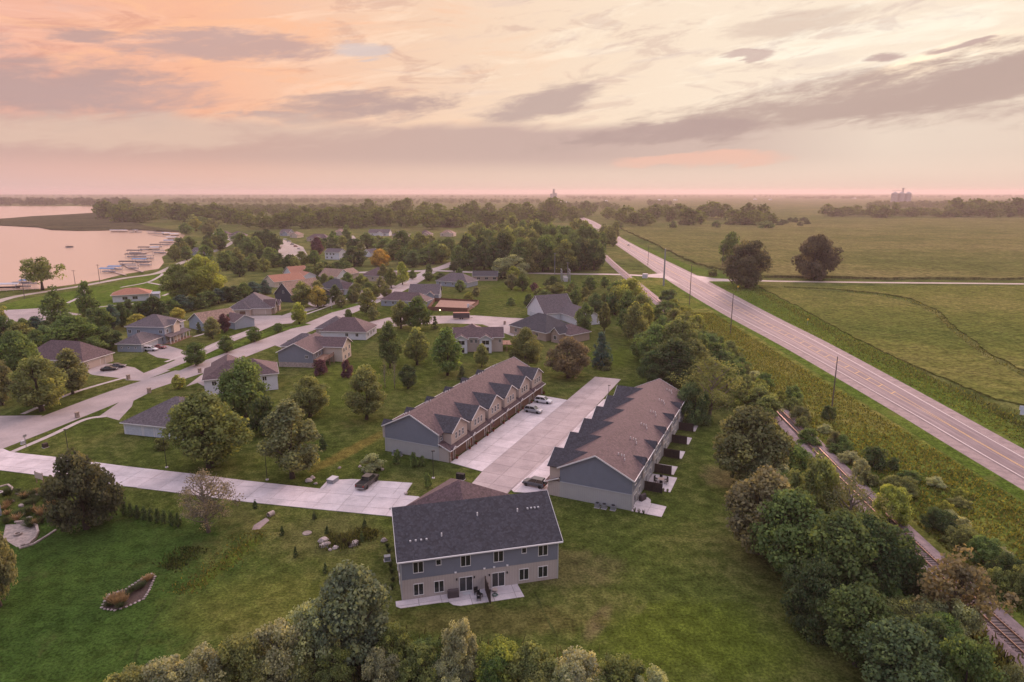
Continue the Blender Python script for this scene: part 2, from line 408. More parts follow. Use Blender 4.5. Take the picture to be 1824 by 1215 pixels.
material('joint', (0.20, 0.185, 0.175), None, rough=0.95)
material('walk_concrete', (0.40, 0.35, 0.335), (0.33, 0.29, 0.28), 0.6, 0.85, fine=(5, 0.12))
material('gravel', (0.30, 0.235, 0.225), (0.21, 0.165, 0.16), 0.5, 0.95, 0.5, 12, fine=(5, 0.35))
material('gravel_road', (0.37, 0.32, 0.28), (0.30, 0.255, 0.225), 0.2, 0.95, 0.3, 8, fine=(3, 0.2))
material('ballast', (0.27, 0.205, 0.205), (0.18, 0.14, 0.145), 0.8, 0.95, 0.8, 14, fine=(7, 0.45))
material('steel_rust', (0.36, 0.22, 0.15), (0.26, 0.16, 0.12), 2, 0.45, metal=0.6)
material('tie_wood', (0.085, 0.065, 0.06), (0.14, 0.11, 0.10), 3, 0.95)
material('tyre_worn', (0.165, 0.130, 0.134), (0.215, 0.172, 0.174), 0.12, 0.9, fine=(2.0, 0.2))
material('road_paint', (0.62, 0.56, 0.52), (0.50, 0.45, 0.42), 1.5, 0.8)
material('yellow_paint', (0.60, 0.38, 0.12), (0.5, 0.33, 0.13), 1.5, 0.8)
material('dirt', (0.20, 0.145, 0.11), (0.14, 0.105, 0.08), 0.8, 0.95, 0.5, 8, fine=(4, 0.3))
material('white_trim', (0.66, 0.64, 0.63), None, rough=0.6)
material('grey_trim', (0.40, 0.40, 0.41), None, rough=0.6)
material('glass', (0.018, 0.022, 0.024), None, rough=0.08, spec=0.7)
material('dark_metal', (0.02, 0.02, 0.022), None, rough=0.5, metal=0.3)
material('grey_metal', (0.30, 0.31, 0.33), (0.22, 0.23, 0.25), 2, 0.5, metal=0.4)
material('fence_brown', (0.055, 0.036, 0.030), (0.038, 0.026, 0.022), 3, 0.85)
material('fence_red', (0.15, 0.062, 0.04), (0.11, 0.048, 0.034), 3, 0.85)
material('deck_wood', (0.27, 0.16, 0.115), (0.20, 0.12, 0.09), 2, 0.85)
material('garage_brown', (0.145, 0.078, 0.052), (0.115, 0.062, 0.042), 3, 0.6)
material('garage_pale', (0.50, 0.53, 0.57), (0.44, 0.47, 0.52), 2, 0.6)
material('garage_tan', (0.46, 0.38, 0.33), None, rough=0.6)
material('stone', (0.36, 0.30, 0.27), (0.22, 0.185, 0.17), 1.8, 0.9, 0.6, 4, local=True, rnd=0.4)
material('stone_wall', (0.40, 0.31, 0.25), (0.20, 0.155, 0.13), 3.2, 0.9, 0.7, 4, local=True)
material('mulch', (0.075, 0.05, 0.042), (0.05, 0.034, 0.03), 4, 0.95, 0.6, 12)
material('pole_wood', (0.13, 0.10, 0.09), (0.09, 0.07, 0.065), 3, 0.95)
material('rubber', (0.015, 0.015, 0.016), None, rough=0.8)
material('rim', (0.35, 0.35, 0.36), None, rough=0.35, metal=0.8)
material('lamp_red', (0.35, 0.02, 0.015), None, rough=0.3)
material('lamp_clear', (0.7, 0.7, 0.72), None, rough=0.15)
material('canvas_blue', (0.16, 0.24, 0.38), None, rough=0.8)
material('canvas_white', (0.48, 0.46, 0.49), None, rough=0.8)
material('canvas_dark', (0.07, 0.055, 0.06), None, rough=0.8)
material('canvas_tan', (0.34, 0.26, 0.22), None, rough=0.8)
material('tile_roof', (0.36, 0.17, 0.11), (0.27, 0.125, 0.085), 1.5, 0.85, fine=(3, 0.3))
material('bin_steel', (0.27, 0.27, 0.29), (0.22, 0.22, 0.24), 0.4, 0.5, metal=0.2)
material('pot_red', (0.20, 0.05, 0.035), None, rough=0.7)
material('sign_yellow', (0.75, 0.48, 0.05), None, rough=0.6)
material('sign_white', (0.62, 0.66, 0.72), (0.52, 0.56, 0.62), 1.2, 0.6)
material('sign_red', (0.45, 0.03, 0.06), None, rough=0.6)
material('algae', (0.13, 0.125, 0.03), (0.05, 0.055, 0.02), 0.5, 0.5, 0.2, 3, detail=8)
material('flag_red', (0.5, 0.06, 0.06), None); material('flag_white', (0.65, 0.62, 0.6), None); material('flag_blue', (0.05, 0.07, 0.2), None)
shingle('shingle', (0.098, 0.062, 0.066), (0.070, 0.047, 0.053))
shingle('shingle_dark_shaded', (0.043, 0.042, 0.053), (0.031, 0.031, 0.040))  # shingle with the slopes' shade put into its colour; also for plain dark roofs
shingle('shingle_tan', (0.25, 0.165, 0.125), (0.19, 0.128, 0.10))
shingle('shingle_grey', (0.098, 0.080, 0.088), (0.072, 0.062, 0.072))
siding('lap_grey', (0.180, 0.195, 0.235)); siding('lap_tan', (0.42, 0.345, 0.30)); siding('batten_pale', (0.36, 0.355, 0.345), 0.40, True)
siding('lap_white', (0.55, 0.56, 0.60)); siding('lap_blue', (0.27, 0.31, 0.37)); siding('lap_cream', (0.52, 0.44, 0.37)); siding('lap_navy', (0.055, 0.06, 0.08))
siding('batten_tan', (0.40, 0.35, 0.32), 0.40, True); siding('lap_stone', (0.33, 0.26, 0.21), 0.3)
def seg(a, b, w, c, am):
    a, b = G(*a), G(*b); d = b - a; return ((a.x + b.x) / 2, (a.y + b.y) / 2), d.length / 2, w, math.atan2(d.y, d.x), c, am
def spot(a, ra, rb, c, am, an=0.0): p = G(*a); return (p.x, p.y), ra, rb, an, c, am
OLV, BRN, LSH, DKG = (0.140, 0.112, 0.030), (0.135, 0.098, 0.058), (0.074, 0.100, 0.014), (0.036, 0.050, 0.016)
LUSH = (0.038, 0.072, 0.015)
LAWN_SPOTS = [spot((140, 1080), 24, 20, LUSH, 0.9), spot((20, 980), 22, 16, LUSH, 0.85), spot((250, 960), 16, 10, LUSH, 0.8), spot((60, 1180), 22, 14, LUSH, 0.8), seg((545, 845), (700, 762), 2.2, OLV, 0.8), seg((700, 762), (830, 690), 2.4, OLV, 0.5), spot((1290, 850), 5, 6, BRN, 0.5), spot((1065, 1110), 1.4, 4.5, BRN, 0.7, -0.5), spot((1010, 1010), 9, 6, BRN, 0.35),
    spot((1240, 1140), 14, 9, LSH, 0.85), spot((880, 1105), 16, 3.5, (0.10, 0.085, 0.030), 0.6), spot((590, 955), 10, 8, (0.105, 0.098, 0.038), 0.5), spot((470, 1080), 14, 8, (0.105, 0.116, 0.024), 0.5), seg((330, 1060), (470, 950), 1.6, LSH, 0.7),
    spot((760, 835), 9, 5, DKG, 0.6), spot((1200, 800), 4, 22, (0.060, 0.072, 0.022), 0.6, -0.4), spot((940, 520), 25, 45, LSH, 0.7), spot((1100, 640), 6, 22, LSH, 0.6, -0.4), seg((968, 1090), (1000, 1150), 0.25, DKG, 0.6), seg((950, 1050), (968, 1090), 0.2, DKG, 0.6), spot((640, 680), 20, 25, LSH, 0.5)]
LUSH_SPOTS = [seg((250, 1140), (240, 1180), 0.3, DKG, 0.6), seg((300, 1062), (252, 1142), 0.25, DKG, 0.5), spot((120, 1060), 10, 8, (0.085, 0.085, 0.024), 0.4), spot((30, 1150), 8, 8, (0.09, 0.080, 0.024), 0.5)]
ground_mat('land', [(0, (0.056, 0.080, 0.020)), (0.45, (0.090, 0.104, 0.030)), (1, (0.140, 0.130, 0.046))], 0.010, 0.10, 1.2, 0.7)
ground_mat('lawn', [(0, (0.044, 0.066, 0.013)), (0.5, (0.068, 0.087, 0.020)), (1, (0.104, 0.105, 0.034))], 0.035, 0.45, 2.6, 0.9, patch=(0.09, 0.60, (0.120, 0.104, 0.044), 0.3), spots=LAWN_SPOTS + LUSH_SPOTS[:2], stripes=(math.radians(-35), 3.4, 0.07))
ground_mat('lush', [(0, (0.032, 0.068, 0.011)), (0.6, (0.055, 0.094, 0.016)), (1, (0.096, 0.114, 0.027))], 0.06, 0.6, 2.8, 0.9, stripes=(math.radians(-35), 3.2, 0.20), spots=LUSH_SPOTS)
ground_mat('meadow', [(0, (0.060, 0.090, 0.016)), (0.5, (0.110, 0.132, 0.026)), (1, (0.175, 0.160, 0.048))], 0.03, 0.25, 1.3, 1.0)
ground_mat('verge', [(0, (0.056, 0.098, 0.014)), (1, (0.102, 0.138, 0.026))], 0.03, 0.35, 1.8, 0.9, patch=(0.08, 0.58, (0.130, 0.125, 0.042), 0.5))
ground_mat('crop', [(0, (0.086, 0.096, 0.028)), (0.5, (0.118, 0.116, 0.038)), (1, (0.152, 0.134, 0.052))], 0.007, 0.04, 0.35, 1.0, stripes=(math.radians(4), 0.76 * 8, 0.07), mott=0.25)
ground_mat('crop_near', [(0, (0.078, 0.098, 0.022)), (0.5, (0.112, 0.120, 0.030)), (1, (0.150, 0.140, 0.044))], 0.014, 0.12, 0.7, 1.0, stripes=(math.radians(60), 0.76 * 4, 0.08), mott=0.25)
ground_mat('reeds', [(0, (0.038, 0.038, 0.022)), (1, (0.082, 0.074, 0.038))], 0.015, 0.09, 0.4, 0.8)

def water_mat():
    m = bpy.data.materials.new('water'); m.use_nodes = True; t = NT(m.node_tree)
    bs = t.node('ShaderNodeBsdfPrincipled'); out = t.node('ShaderNodeOutputMaterial'); t.l.new(bs.outputs[0], out.inputs[0])
    bs.inputs['Base Color'].default_value = (0.46, 0.325, 0.235, 1); bs.inputs['Roughness'].default_value = 0.22  # peach reflection of the evening sky is put into the base colour
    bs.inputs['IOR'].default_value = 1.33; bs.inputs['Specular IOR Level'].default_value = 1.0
    pos = t.node('ShaderNodeNewGeometry').outputs['Position']
    b = t.node('ShaderNodeBump'); b.inputs['Strength'].default_value = 0.12; b.inputs['Distance'].default_value = 0.3
    t.l.new(t.noise(pos, 0.35, 5, 0.6), b.inputs['Height']); t.l.new(b.outputs[0], bs.inputs['Normal'])
    M['water'] = m
water_mat()
def emit_mat(name, c, s):
    m = bpy.data.materials.new(name); m.use_nodes = True; t = NT(m.node_tree)
    e = t.node('ShaderNodeEmission'); e.inputs[0].default_value = c + (1,); e.inputs[1].default_value = s
    out = t.node('ShaderNodeOutputMaterial'); t.l.new(e.outputs[0], out.inputs[0]); M[name] = m
emit_mat('lamp_glow', (1.0, 0.62, 0.25), 6.0)
# ================================================================ THE SETTING
def structure(o): o['kind'] = 'structure'; return o
def sheet(name, pts, z, mat, kind='structure'):
    """flat polygon; pts are world xy or survey pixels already turned into points"""
    mb = MB(); ps = [(p[0], p[1]) for p in pts]
    n = len(ps); area = sum(ps[k][0] * ps[(k + 1) % n][1] - ps[(k + 1) % n][0] * ps[k][1] for k in range(n))
    if area < 0: ps = ps[::-1]
    m = bpy.data.meshes.new(name); bm = bmesh.new()
    f = bm.faces.new([bm.verts.new((p[0], p[1], z)) for p in ps]); bmesh.ops.triangulate(bm, faces=[f]); bm.to_mesh(m); bm.free()
    o = put(name, m, M[mat])
    if kind: o['kind'] = kind
    return o
def PX(*pts): return [G(*p) for p in pts]
def offset_line(pts, off):
    out = []
    for k, p in enumerate(pts):
        a = Vector(pts[max(k - 1, 0)]).to_2d() if not isinstance(pts[0], tuple) else Vector(pts[max(k - 1, 0)][:2])
        b = Vector(pts[min(k + 1, len(pts) - 1)][:2]); d = (b - a).normalized()
        out.append((p[0] + d.y * off, p[1] - d.x * off))
    return out
def smooth_line(pts, n=6):
    pts = [Vector((p[0], p[1])) for p in pts]; out = []
    P0 = [pts[0] * 2 - pts[1]] + pts + [pts[-1] * 2 - pts[-2]]
    for i in range(1, len(P0) - 2):
        a, b, c, d = P0[i - 1:i + 3]
        for k in range(n):
            t = k / n
            q = 0.5 * ((2 * b) + (c - a) * t + (2 * a - 5 * b + 4 * c - d) * t * t + (3 * b - a - 3 * c + d) * t ** 3)
            out.append((q.x, q.y))
    out.append((pts[-1].x, pts[-1].y)); return out
def strip(name, pts, w0, w1, z, mat, kind='structure', sm=True):
    """ribbon between two offsets of a line"""
    L = smooth_line(pts) if sm else [tuple(p[:2]) for p in pts]
    a = offset_line(L, w0); b = offset_line(L, w1); mb = MB()
    for i in range(len(L) - 1):
        mb.poly([(a[i][0], a[i][1], z), (b[i][0], b[i][1], z), (b[i + 1][0], b[i + 1][1], z), (a[i + 1][0], a[i + 1][1], z)])
    o = mb.build(name, M[mat], fix=False)
    m = o.data
    if m.polygons[0].normal.z < 0: m.flip_normals()
    if kind: o['kind'] = kind
    return o

# --- ground to the horizon
mb = MB()
xs = [-13000, -6000, -3000, -1200, -500, -200, 0, 200, 500, 1200, 3000, 6000, 13000]
ys = [-120, 60, 150, 300, 600, 1200, 2500, 6000, 13400]
for i in range(len(xs) - 1):
    for j in range(len(ys) - 1):
        mb.poly([(xs[i], ys[j], 0), (xs[i + 1], ys[j], 0), (xs[i + 1], ys[j + 1], 0), (xs[i], ys[j + 1], 0)])
structure(mb.build('ground', M['land']))

# --- lake with its far water, and the reed spit
lake_pts = PX((-260, 560), (0, 518), (74, 515), (138, 506), (180, 499), (219, 489), (283, 479), (292, 468), (288, 458), (300, 452), (312, 440), (322, 428), (330, 419), (318, 414),
              (250, 409.5), (205, 400), (185, 388), (176, 378), (180, 367.5), (0, 367), (-400, 366), (-900, 372), (-700, 480))
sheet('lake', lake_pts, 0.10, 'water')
spit = PX((-420, 392), (0, 391), (60, 386), (120, 383), (172, 379.5), (200, 385), (240, 398), (262, 404), (330, 414), (300, 413), (235, 409.5), (180, 411), (140, 411.5), (92, 410), (69, 405.5), (0, 402), (-420, 401))
mb = MB(); mb.prism([(p.x, p.y) for p in spit], 0.0, 1.4); structure(mb.build('reed_bed', M['reeds'], fix=True))

# --- lawns and meadows around the homes (4 mm apart)
sheet('lawn', PX((-300, 1400), (-300, 800), (0, 742), (300, 610), (560, 540), (700, 500), (850, 470), (1090, 486), (1150, 560), (1250, 700), (1330, 860), (1500, 1060), (1750, 1300), (1750, 1500)), 0.012, 'lawn')
sheet('park_lawn', PX((-150, 600), (0, 545), (40, 533), (150, 515), (280, 487), (300, 478), (330, 500), (370, 505), (300, 540), (180, 560), (60, 552)), 0.018, 'verge')
sheet('rail_meadow', [(56, 30), (58, 140), (64, 250), (70, 330), (74, 440), (96, 432), (96, 330), (95, 230), (93, 130), (92, 30)], 0.020, 'meadow')
sheet('road_verge', [(92.5, 30), (93.2, 130), (95.2, 230), (95, 330), (96, 420), (104, 420), (104, 330), (104, 230), (101, 130), (101, 30)], 0.026, 'verge')
sheet('far_road_verge', [(106, 30), (107, 130), (114, 250), (117, 330), (122, 430), (128, 800), (136, 800), (136, 500), (150, 410), (142, 330), (136, 260), (124, 170), (118, 130), (114, 30)], 0.026, 'verge')

# --- highway
hl = [(99.2, 20), (99.8, 90), (100.4, 130), (101.4, 164), (102.0, 231), (100.6, 300), (102.0, 407), (108, 560), (117.5, 793), (140, 1241), (152, 1817), (250, 3550), (420, 6500)]
hr = [(107.4, 20), (107.8, 90), (108.6, 130), (111.6, 180), (114.6, 240), (115.8, 300), (121.0, 445), (123.5, 600), (129.6, 800), (151, 1241), (163, 1817), (262, 3550), (434, 6500)]
hl, hr = smooth_line(hl, 4), smooth_line(hr, 4)
def ribbon(name, A, B, z, mat, z2=None):
    mb = MB()
    for i in range(len(A) - 1):
        mb.poly([(*A[i], z), (*B[i], z), (*B[i + 1], z), (*A[i + 1], z)])
    o = mb.build(name, M[mat]); 
    if o.data.polygons[0].normal.z < 0: o.data.flip_normals()
    return structure(o)
def lerp_line(A, B, t): return [(a[0] * (1 - t) + b[0] * t, a[1] * (1 - t) + b[1] * t) for a, b in zip(A, B)]
def road_mat():
    m = bpy.data.materials.new('highway_asphalt'); m.use_nodes = True; t = NT(m.node_tree)
    bs = t.node('ShaderNodeBsdfPrincipled'); out = t.node('ShaderNodeOutputMaterial'); t.l.new(bs.outputs[0], out.inputs[0])
    bs.inputs['Roughness'].default_value = 0.85; bs.inputs['Specular IOR Level'].default_value = 0.2
    pos = t.node('ShaderNodeNewGeometry').outputs['Position']
    mp = t.node('ShaderNodeMapping'); mp.inputs['Scale'].default_value = (1.1, 0.02, 1); t.l.new(pos, mp.inputs[0])
    tr = t.noise(mp.outputs[0], 1.0, 4, 0.6)
    col = t.mix(t.smooth(tr, 0.35, 0.65), (0.185, 0.145, 0.148), (0.275, 0.222, 0.222))
    k = t.math('MULTIPLY_ADD', t.noise(pos, 2.5, 4, 0.7), 0.35, 0.82)
    t.l.new(t.mix(1.0, col, t.comb(k, k, k), 'MULTIPLY'), bs.inputs['Base Color']); M['highway_asphalt'] = m
road_mat()
ribbon('road_shoulder', offset_line(hl, -3.6), offset_line(hr, 3.2), 0.032, 'gravel')
ribbon('highway', hl, hr, 0.10, 'highway_asphalt')
ribbon('edge_line', offset_line(hl, 0.30), offset_line(hl, 0.52), 0.106, 'road_paint')
ribbon('edge_line', offset_line(hr, -0.52), offset_line(hr, -0.30), 0.106, 'road_paint')
for t_ in (0.13, 0.33, 0.50, 0.66, 0.86):             # darkened wheel paths and the seam between the lanes
    wl = [p_ for p_ in lerp_line(hl, hr, t_) if p_[1] < 1300]; w_ = 0.42 if t_ != 0.50 else 0.8
    ribbon('wheel_track', offset_line(wl, -w_), offset_line(wl, w_), 0.103, 'tyre_worn')
nearh = [k for k, p in enumerate(hl) if p[1] < 900]
mid = lerp_line(hl, hr, 0.5)
ml = [p for p in mid if p[1] < 900]
# centre markings: pairs of yellow lines with slanted bars in the widening before the crossing
def wide(y): return max(0.0, min(1.0, (y - 150) / 60)) * max(0.0, min(1.0, (400 - y) / 40))
ca = [(p[0] - 0.15 - 1.5 * wide(p[1]), p[1]) for p in ml]; cb = [(p[0] + 0.15 + 1.5 * wide(p[1]), p[1]) for p in ml]
ribbon('centre_line', [(x - 0.07, y) for x, y in ca], [(x + 0.07, y) for x, y in ca], 0.106, 'yellow_paint')
ribbon('centre_line', [(x - 0.07, y) for x, y in cb], [(x + 0.07, y) for x, y in cb], 0.106, 'yellow_paint')
mb = MB(); mb.poly([(-1.3, -0.9, 0), (-1.0, -1.0, 0), (1.3, 0.9, 0), (1.0, 1.0, 0)])
bar_mesh = mb.mesh('yellow_bar', M['yellow_paint'])
def mid_at(y):
    for a, b in zip(ml, ml[1:]):
        if a[1] <= y <= b[1]: return a[0] + (b[0] - a[0]) * (y - a[1]) / (b[1] - a[1])
    return ml[-1][0]
for y in range(176, 380, 7):
    structure(put('yellow_bar', bar_mesh, None, None, (mid_at(y), y, 0.112)))

# --- crossing road and its gravel arm
strip('crossing_road', [(-4, 452), (14.7, 451.5), (45, 447), (70.9, 444.8), (100, 433)], -3.4, 3.4, 0.050, 'street_concrete')
strip('gravel_road', [(122, 424), (160, 411.5), (230, 404), (312, 398), (600, 372), (1400, 300)], -2.9, 2.9, 0.050, 'gravel_road')
sheet('junction', [(88, 441), (103, 452), (120, 446), (132, 424), (150, 416), (150, 409), (124, 410), (117, 396), (101, 400), (99, 425), (88, 431)], 0.056, 'street_concrete')

# --- railway
rail_c = smooth_line([(62.2, 20), (62.5, 50), (62.8, 78), (64.4, 113), (66, 134), (68.4, 168), (72, 250), (74.1, 319), (75.6, 400), (76.4, 451), (81.8, 608), (100, 1000)], 8)
mb = MB()
for i in range(len(rail_c) - 1):
    for (o0, z0), (o1, z1) in (((-3.6, 0.03), (-1.9, 0.45)), ((-1.9, 0.45), (1.9, 0.45)), ((1.9, 0.45), (4.2, 0.03))):
        a0, a1 = offset_line(rail_c, o0), offset_line(rail_c, o1) if False else None
        break
    break
def rails_profile(profile):
    mb = MB(); lines = [offset_line(rail_c, o) for o, _ in profile]
    for i in range(len(rail_c) - 1):
        for k in range(len(profile) - 1):
            mb.poly([(*lines[k][i], profile[k][1]), (*lines[k + 1][i], profile[k + 1][1]), (*lines[k + 1][i + 1], profile[k + 1][1]), (*lines[k][i + 1], profile[k][1])])
    return mb
track = structure(rails_profile([(-2.9, 0.03), (-1.7, 0.42), (1.7, 0.42), (3.4, 0.03)]).build('railway', M['ballast'], fix=True))
for s in (-0.75, 0.75):
    rails_profile([(s - 0.06, 0.50), (s - 0.05, 0.70), (s + 0.05, 0.70), (s + 0.06, 0.50)]).build('rail', M['steel_rust'], track)
mb = MB(); mb.box(-1.3, 1.3, -0.12, 0.12, 0.40, 0.52); tie_mesh = mb.mesh('tie', M['tie_wood'])
acc = 0.0; nt = 0
for a, b in zip(rail_c, rail_c[1:]):
    a, b = Vector(a), Vector(b); L = (b - a).length; d = (b - a) / L
    while acc < L and nt < 290:
        p = a + d * acc
        if 62 < p.y < 245:
            put('tie', tie_mesh, None, track, (p.x, p.y, 0), math.atan2(d.y, d.x) - math.pi / 2 + random.Random(nt).uniform(-.02, .02)); nt += 1
        acc += 0.62
    acc -= L

# --- residential streets
street_c = [(-128, 90), (-121, 118), (-114.5, 146), (-108, 178), (-99.5, 203), (-92.6, 232), (-84, 270), (-77, 310), (-67.5, 362), (-60, 436), (-58, 462)]
strip('street', street_c, -5.2, 5.2, 0.036, 'street_concrete')
strip('cross_street', [(-120, 452), (-85, 462), (-58, 470), (-46, 520), (-41, 566), (-30, 640), (20, 700)], -4.5, 4.5, 0.040, 'street_concrete')
strip('cross_street', [(-60, 470), (-40, 462), (-14, 452), (0, 452)], -4.0, 4.0, 0.044, 'street_concrete')
strip('frontage_lane', PX((238, 678), (305, 652), (405, 607), (455, 588), (520, 560), (560, 548)), -3.0, 3.0, 0.044, 'street_concrete')
sheet('street_end', PX((-120, 830), (-120, 742), (0, 741), (76, 740), (40, 770), (5, 800)), 0.040, 'street_concrete')
sheet('cul_de_sac', PX((620, 583), (690, 566), (760, 563), (845, 562), (905, 566), (945, 568), (975, 580), (930, 592), (915, 600), (890, 590), (860, 578), (800, 576), (740, 578), (650, 588)), 0.040, 'street_concrete')
strip('far_street', PX((640, 446), (648, 436), (632, 428), (625, 420)), -3.5, 3.5, 0.050, 'street_concrete')
strip('far_street', PX((380, 415), (400, 420), (425, 432)), -6, 6, 0.050, 'street_concrete')
strip('shore_road', PX((-60, 560), (14, 532), (80, 520), (150, 509), (220, 496), (280, 487), (310, 474), (330, 466), (360, 455), (400, 440), (420, 428)), -3.2, 2.2, 0.030, 'gravel_road')
sheet('parking_lot', PX((-80, 580), (-60, 556), (75, 549), (145, 560), (100, 572), (0, 580)), 0.030, 'street_concrete')
sheet('marina_lot', PX((495, 443), (505, 427), (540, 440), (548, 455), (535, 462), (498, 460)), 0.05, 'gravel_road')
for k, pts in enumerate((((120, 540), (145, 527), (150, 513)), ((215, 512), (262, 503), (285, 492), (290, 487)), ((262, 503), (300, 510), (310, 512)), ((290, 527), (310, 520), (330, 517)), ((170, 548), (195, 545), (240, 541)))):
    strip('park_path', PX(*pts), -1.0, 1.0, 0.034, 'walk_concrete')

# --- house drives and walks
def drive(*pts): sheet('driveway', PX(*pts), 0.048, 'street_concrete')
drive((172, 745), (190, 743), (212, 749), (218, 742), (235, 724), (238, 714), (262, 702), (272, 689), (232, 703))
drive((150, 662), (165, 668), (232, 676), (268, 672), (240, 655), (200, 648), (180, 648))
drive((262, 628), (280, 637), (318, 642), (352, 634), (320, 622), (300, 616), (280, 612))
drive((331, 689), (352, 682), (366, 690), (372, 672), (359, 668))
drive((430, 575), (450, 582), (520, 576), (530, 568), (500, 562), (470, 562), (436, 562))
drive((486, 614), (508, 622), (520, 610), (500, 605))
drive((545, 540), (560, 548), (590, 545), (610, 537), (590, 526), (570, 527))
drive((612, 520), (635, 528), (660, 520), (650, 512)); drive((667, 508), (690, 517), (705, 510), (690, 503))
for pts in (((20, 806), (90, 776), (150, 748), (190, 741)), ((40, 738), (130, 700), (232, 670)), ((295, 645), (330, 632), (360, 622)), ((360, 625), (400, 607), (425, 598)), ((345, 600), (380, 590), (400, 582)),
            ((545, 560), (590, 544), (620, 532)), ((640, 545), (690, 522), (740, 495), (765, 482))):
    strip('sidewalk', PX(*pts), -0.7, 0.7, 0.052, 'walk_concrete')
strip('planting_strip', PX((308, 660), (350, 643), (405, 622), (455, 602), (500, 588), (548, 577)), -2.2, 2.2, 0.052, 'verge')
strip('planting_strip', PX((586, 556), (612, 549), (640, 541)), -2.2, 2.2, 0.052, 'verge')
mb = MB()
for off in (-5.35, 5.35):
    L = smooth_line(street_c); a = offset_line(L, off - 0.12); b = offset_line(L, off + 0.12)
    kb = MB()
    for i in range(len(L) - 1):
        kb.poly([(*a[i], 0.16), (*b[i], 0.16), (*b[i + 1], 0.16), (*a[i + 1], 0.16)])
        kb.poly([(*a[i], 0.0), (*a[i], 0.16), (*a[i + 1], 0.16), (*a[i + 1], 0.0)])
        kb.poly([(*b[i], 0.0), (*b[i], 0.16), (*b[i + 1], 0.16), (*b[i + 1], 0.0)])
    # the kerb is low at the drives, so it is laid only along the far half
    # (near lots have one long dropped kerb)

# --- the private drive and the court between the two rows, poured in slabs
AZ_ROW = math.radians(24.2)
U2 = Vector((math.sin(AZ_ROW + math.pi / 2), math.cos(AZ_ROW + math.pi / 2))); V2 = Vector((math.sin(AZ_ROW), math.cos(AZ_ROW)))
def clip(poly, a, b):
    """keep the part of a polygon on the left of the line a->b"""
    out = []; n = len(poly)
    side = lambda p: (b[0] - a[0]) * (p[1] - a[1]) - (b[1] - a[1]) * (p[0] - a[0])
    for i in range(n):
        p, q = poly[i], poly[(i + 1) % n]; sp, sq = side(p), side(q)
        if sp >= 0: out.append(p)
        if (sp >= 0) != (sq >= 0):
            t = sp / (sp - sq); out.append((p[0] + (q[0] - p[0]) * t, p[1] + (q[1] - p[1]) * t))
    return out
def area2(poly): return sum(poly[k][0] * poly[(k + 1) % len(poly)][1] - poly[(k + 1) % len(poly)][0] * poly[k][1] for k in range(len(poly)))
def paving(name, pts, az, su, sv, top=0.10, mat='concrete', gap=0.035, org=None):
    """a paved surface of separate slabs laid on a dark bed"""
    ps = [(p[0], p[1]) for p in pts]
    if area2(ps) < 0: ps = ps[::-1]
    bed = sheet(name, ps, top - 0.035, 'joint')
    u = Vector((math.sin(az + math.pi / 2), math.cos(az + math.pi / 2))); v = Vector((math.sin(az), math.cos(az)))
    o = Vector(org[:2]) if org is not None else Vector(ps[0])
    lu = [(Vector(p) - o).dot(u) for p in ps]; lv = [(Vector(p) - o).dot(v) for p in ps]
    n = 0
    for i in range(math.floor(min(lu) / su), math.ceil(max(lu) / su)):
        for j in range(math.floor(min(lv) / sv), math.ceil(max(lv) / sv)):
            c = [o + u * (i * su + gap) + v * (j * sv + gap), o + u * ((i + 1) * su - gap) + v * (j * sv + gap),
                 o + u * ((i + 1) * su - gap) + v * ((j + 1) * sv - gap), o + u * (i * su + gap) + v * ((j + 1) * sv - gap)]
            q = ps
            for k in range(4):
                q = clip(q, c[k], c[(k + 1) % 4])
                if len(q) < 3: break
            if len(q) < 3 or abs(area2(q)) / 2 < 0.25: continue
            mb = MB(); mb.prism(q, top - 0.09, top); mb.build('concrete_slab', M[mat], bed); n += 1
    return bed
drive_top = [(5, 799.5), (20, 806), (120, 817), (214, 830), (337, 844), (440, 857), (569, 871), (640, 877), (720, 883), (745, 885), (780, 905), (770, 930)]
drive_bot = [(694, 920), (560, 907), (440, 894.6), (319, 878.6), (204, 864.5), (110, 852), (0, 838), (-80, 826), (-80, 808)]
paving('private_drive', PX(*(drive_top + drive_bot)), math.radians(100) - math.pi / 2, 4.6, 4.0)
paving('parking_pad', PX((569.5, 871.4), (584, 856), (627.5, 854), (734.5, 861), (720, 883.2), (640, 877.2)), math.radians(100) - math.pi / 2, 4.6, 4.0, 0.098, org=G(5, 799.5))
LO = G(687, 803); RO = G(1124, 910)
lane = PX((859, 840.5), (1010, 713), (1060, 671.5), (1106, 676), (1048, 739), (970, 822), (910, 873), (880, 905), (800, 905), (844, 858))
paving('court_lane', lane, AZ_ROW, 4.3, 4.5, 0.10, 'street_slab' if 'street_slab' in M else 'concrete', org=G(859, 840.5))
paving('apron', PX((802.5, 824.5), (965, 705), (1010, 713), (859, 840.5)), AZ_ROW, 4.4, 4.4, 0.104, org=G(859, 840.5))
paving('apron', PX((973, 880), (915, 877), (911, 873), (970, 822), (1048, 739), (1075, 712), (1095, 712), (1062, 745), (990, 830)), AZ_ROW, 4.4, 4.4, 0.104, org=G(970, 822))
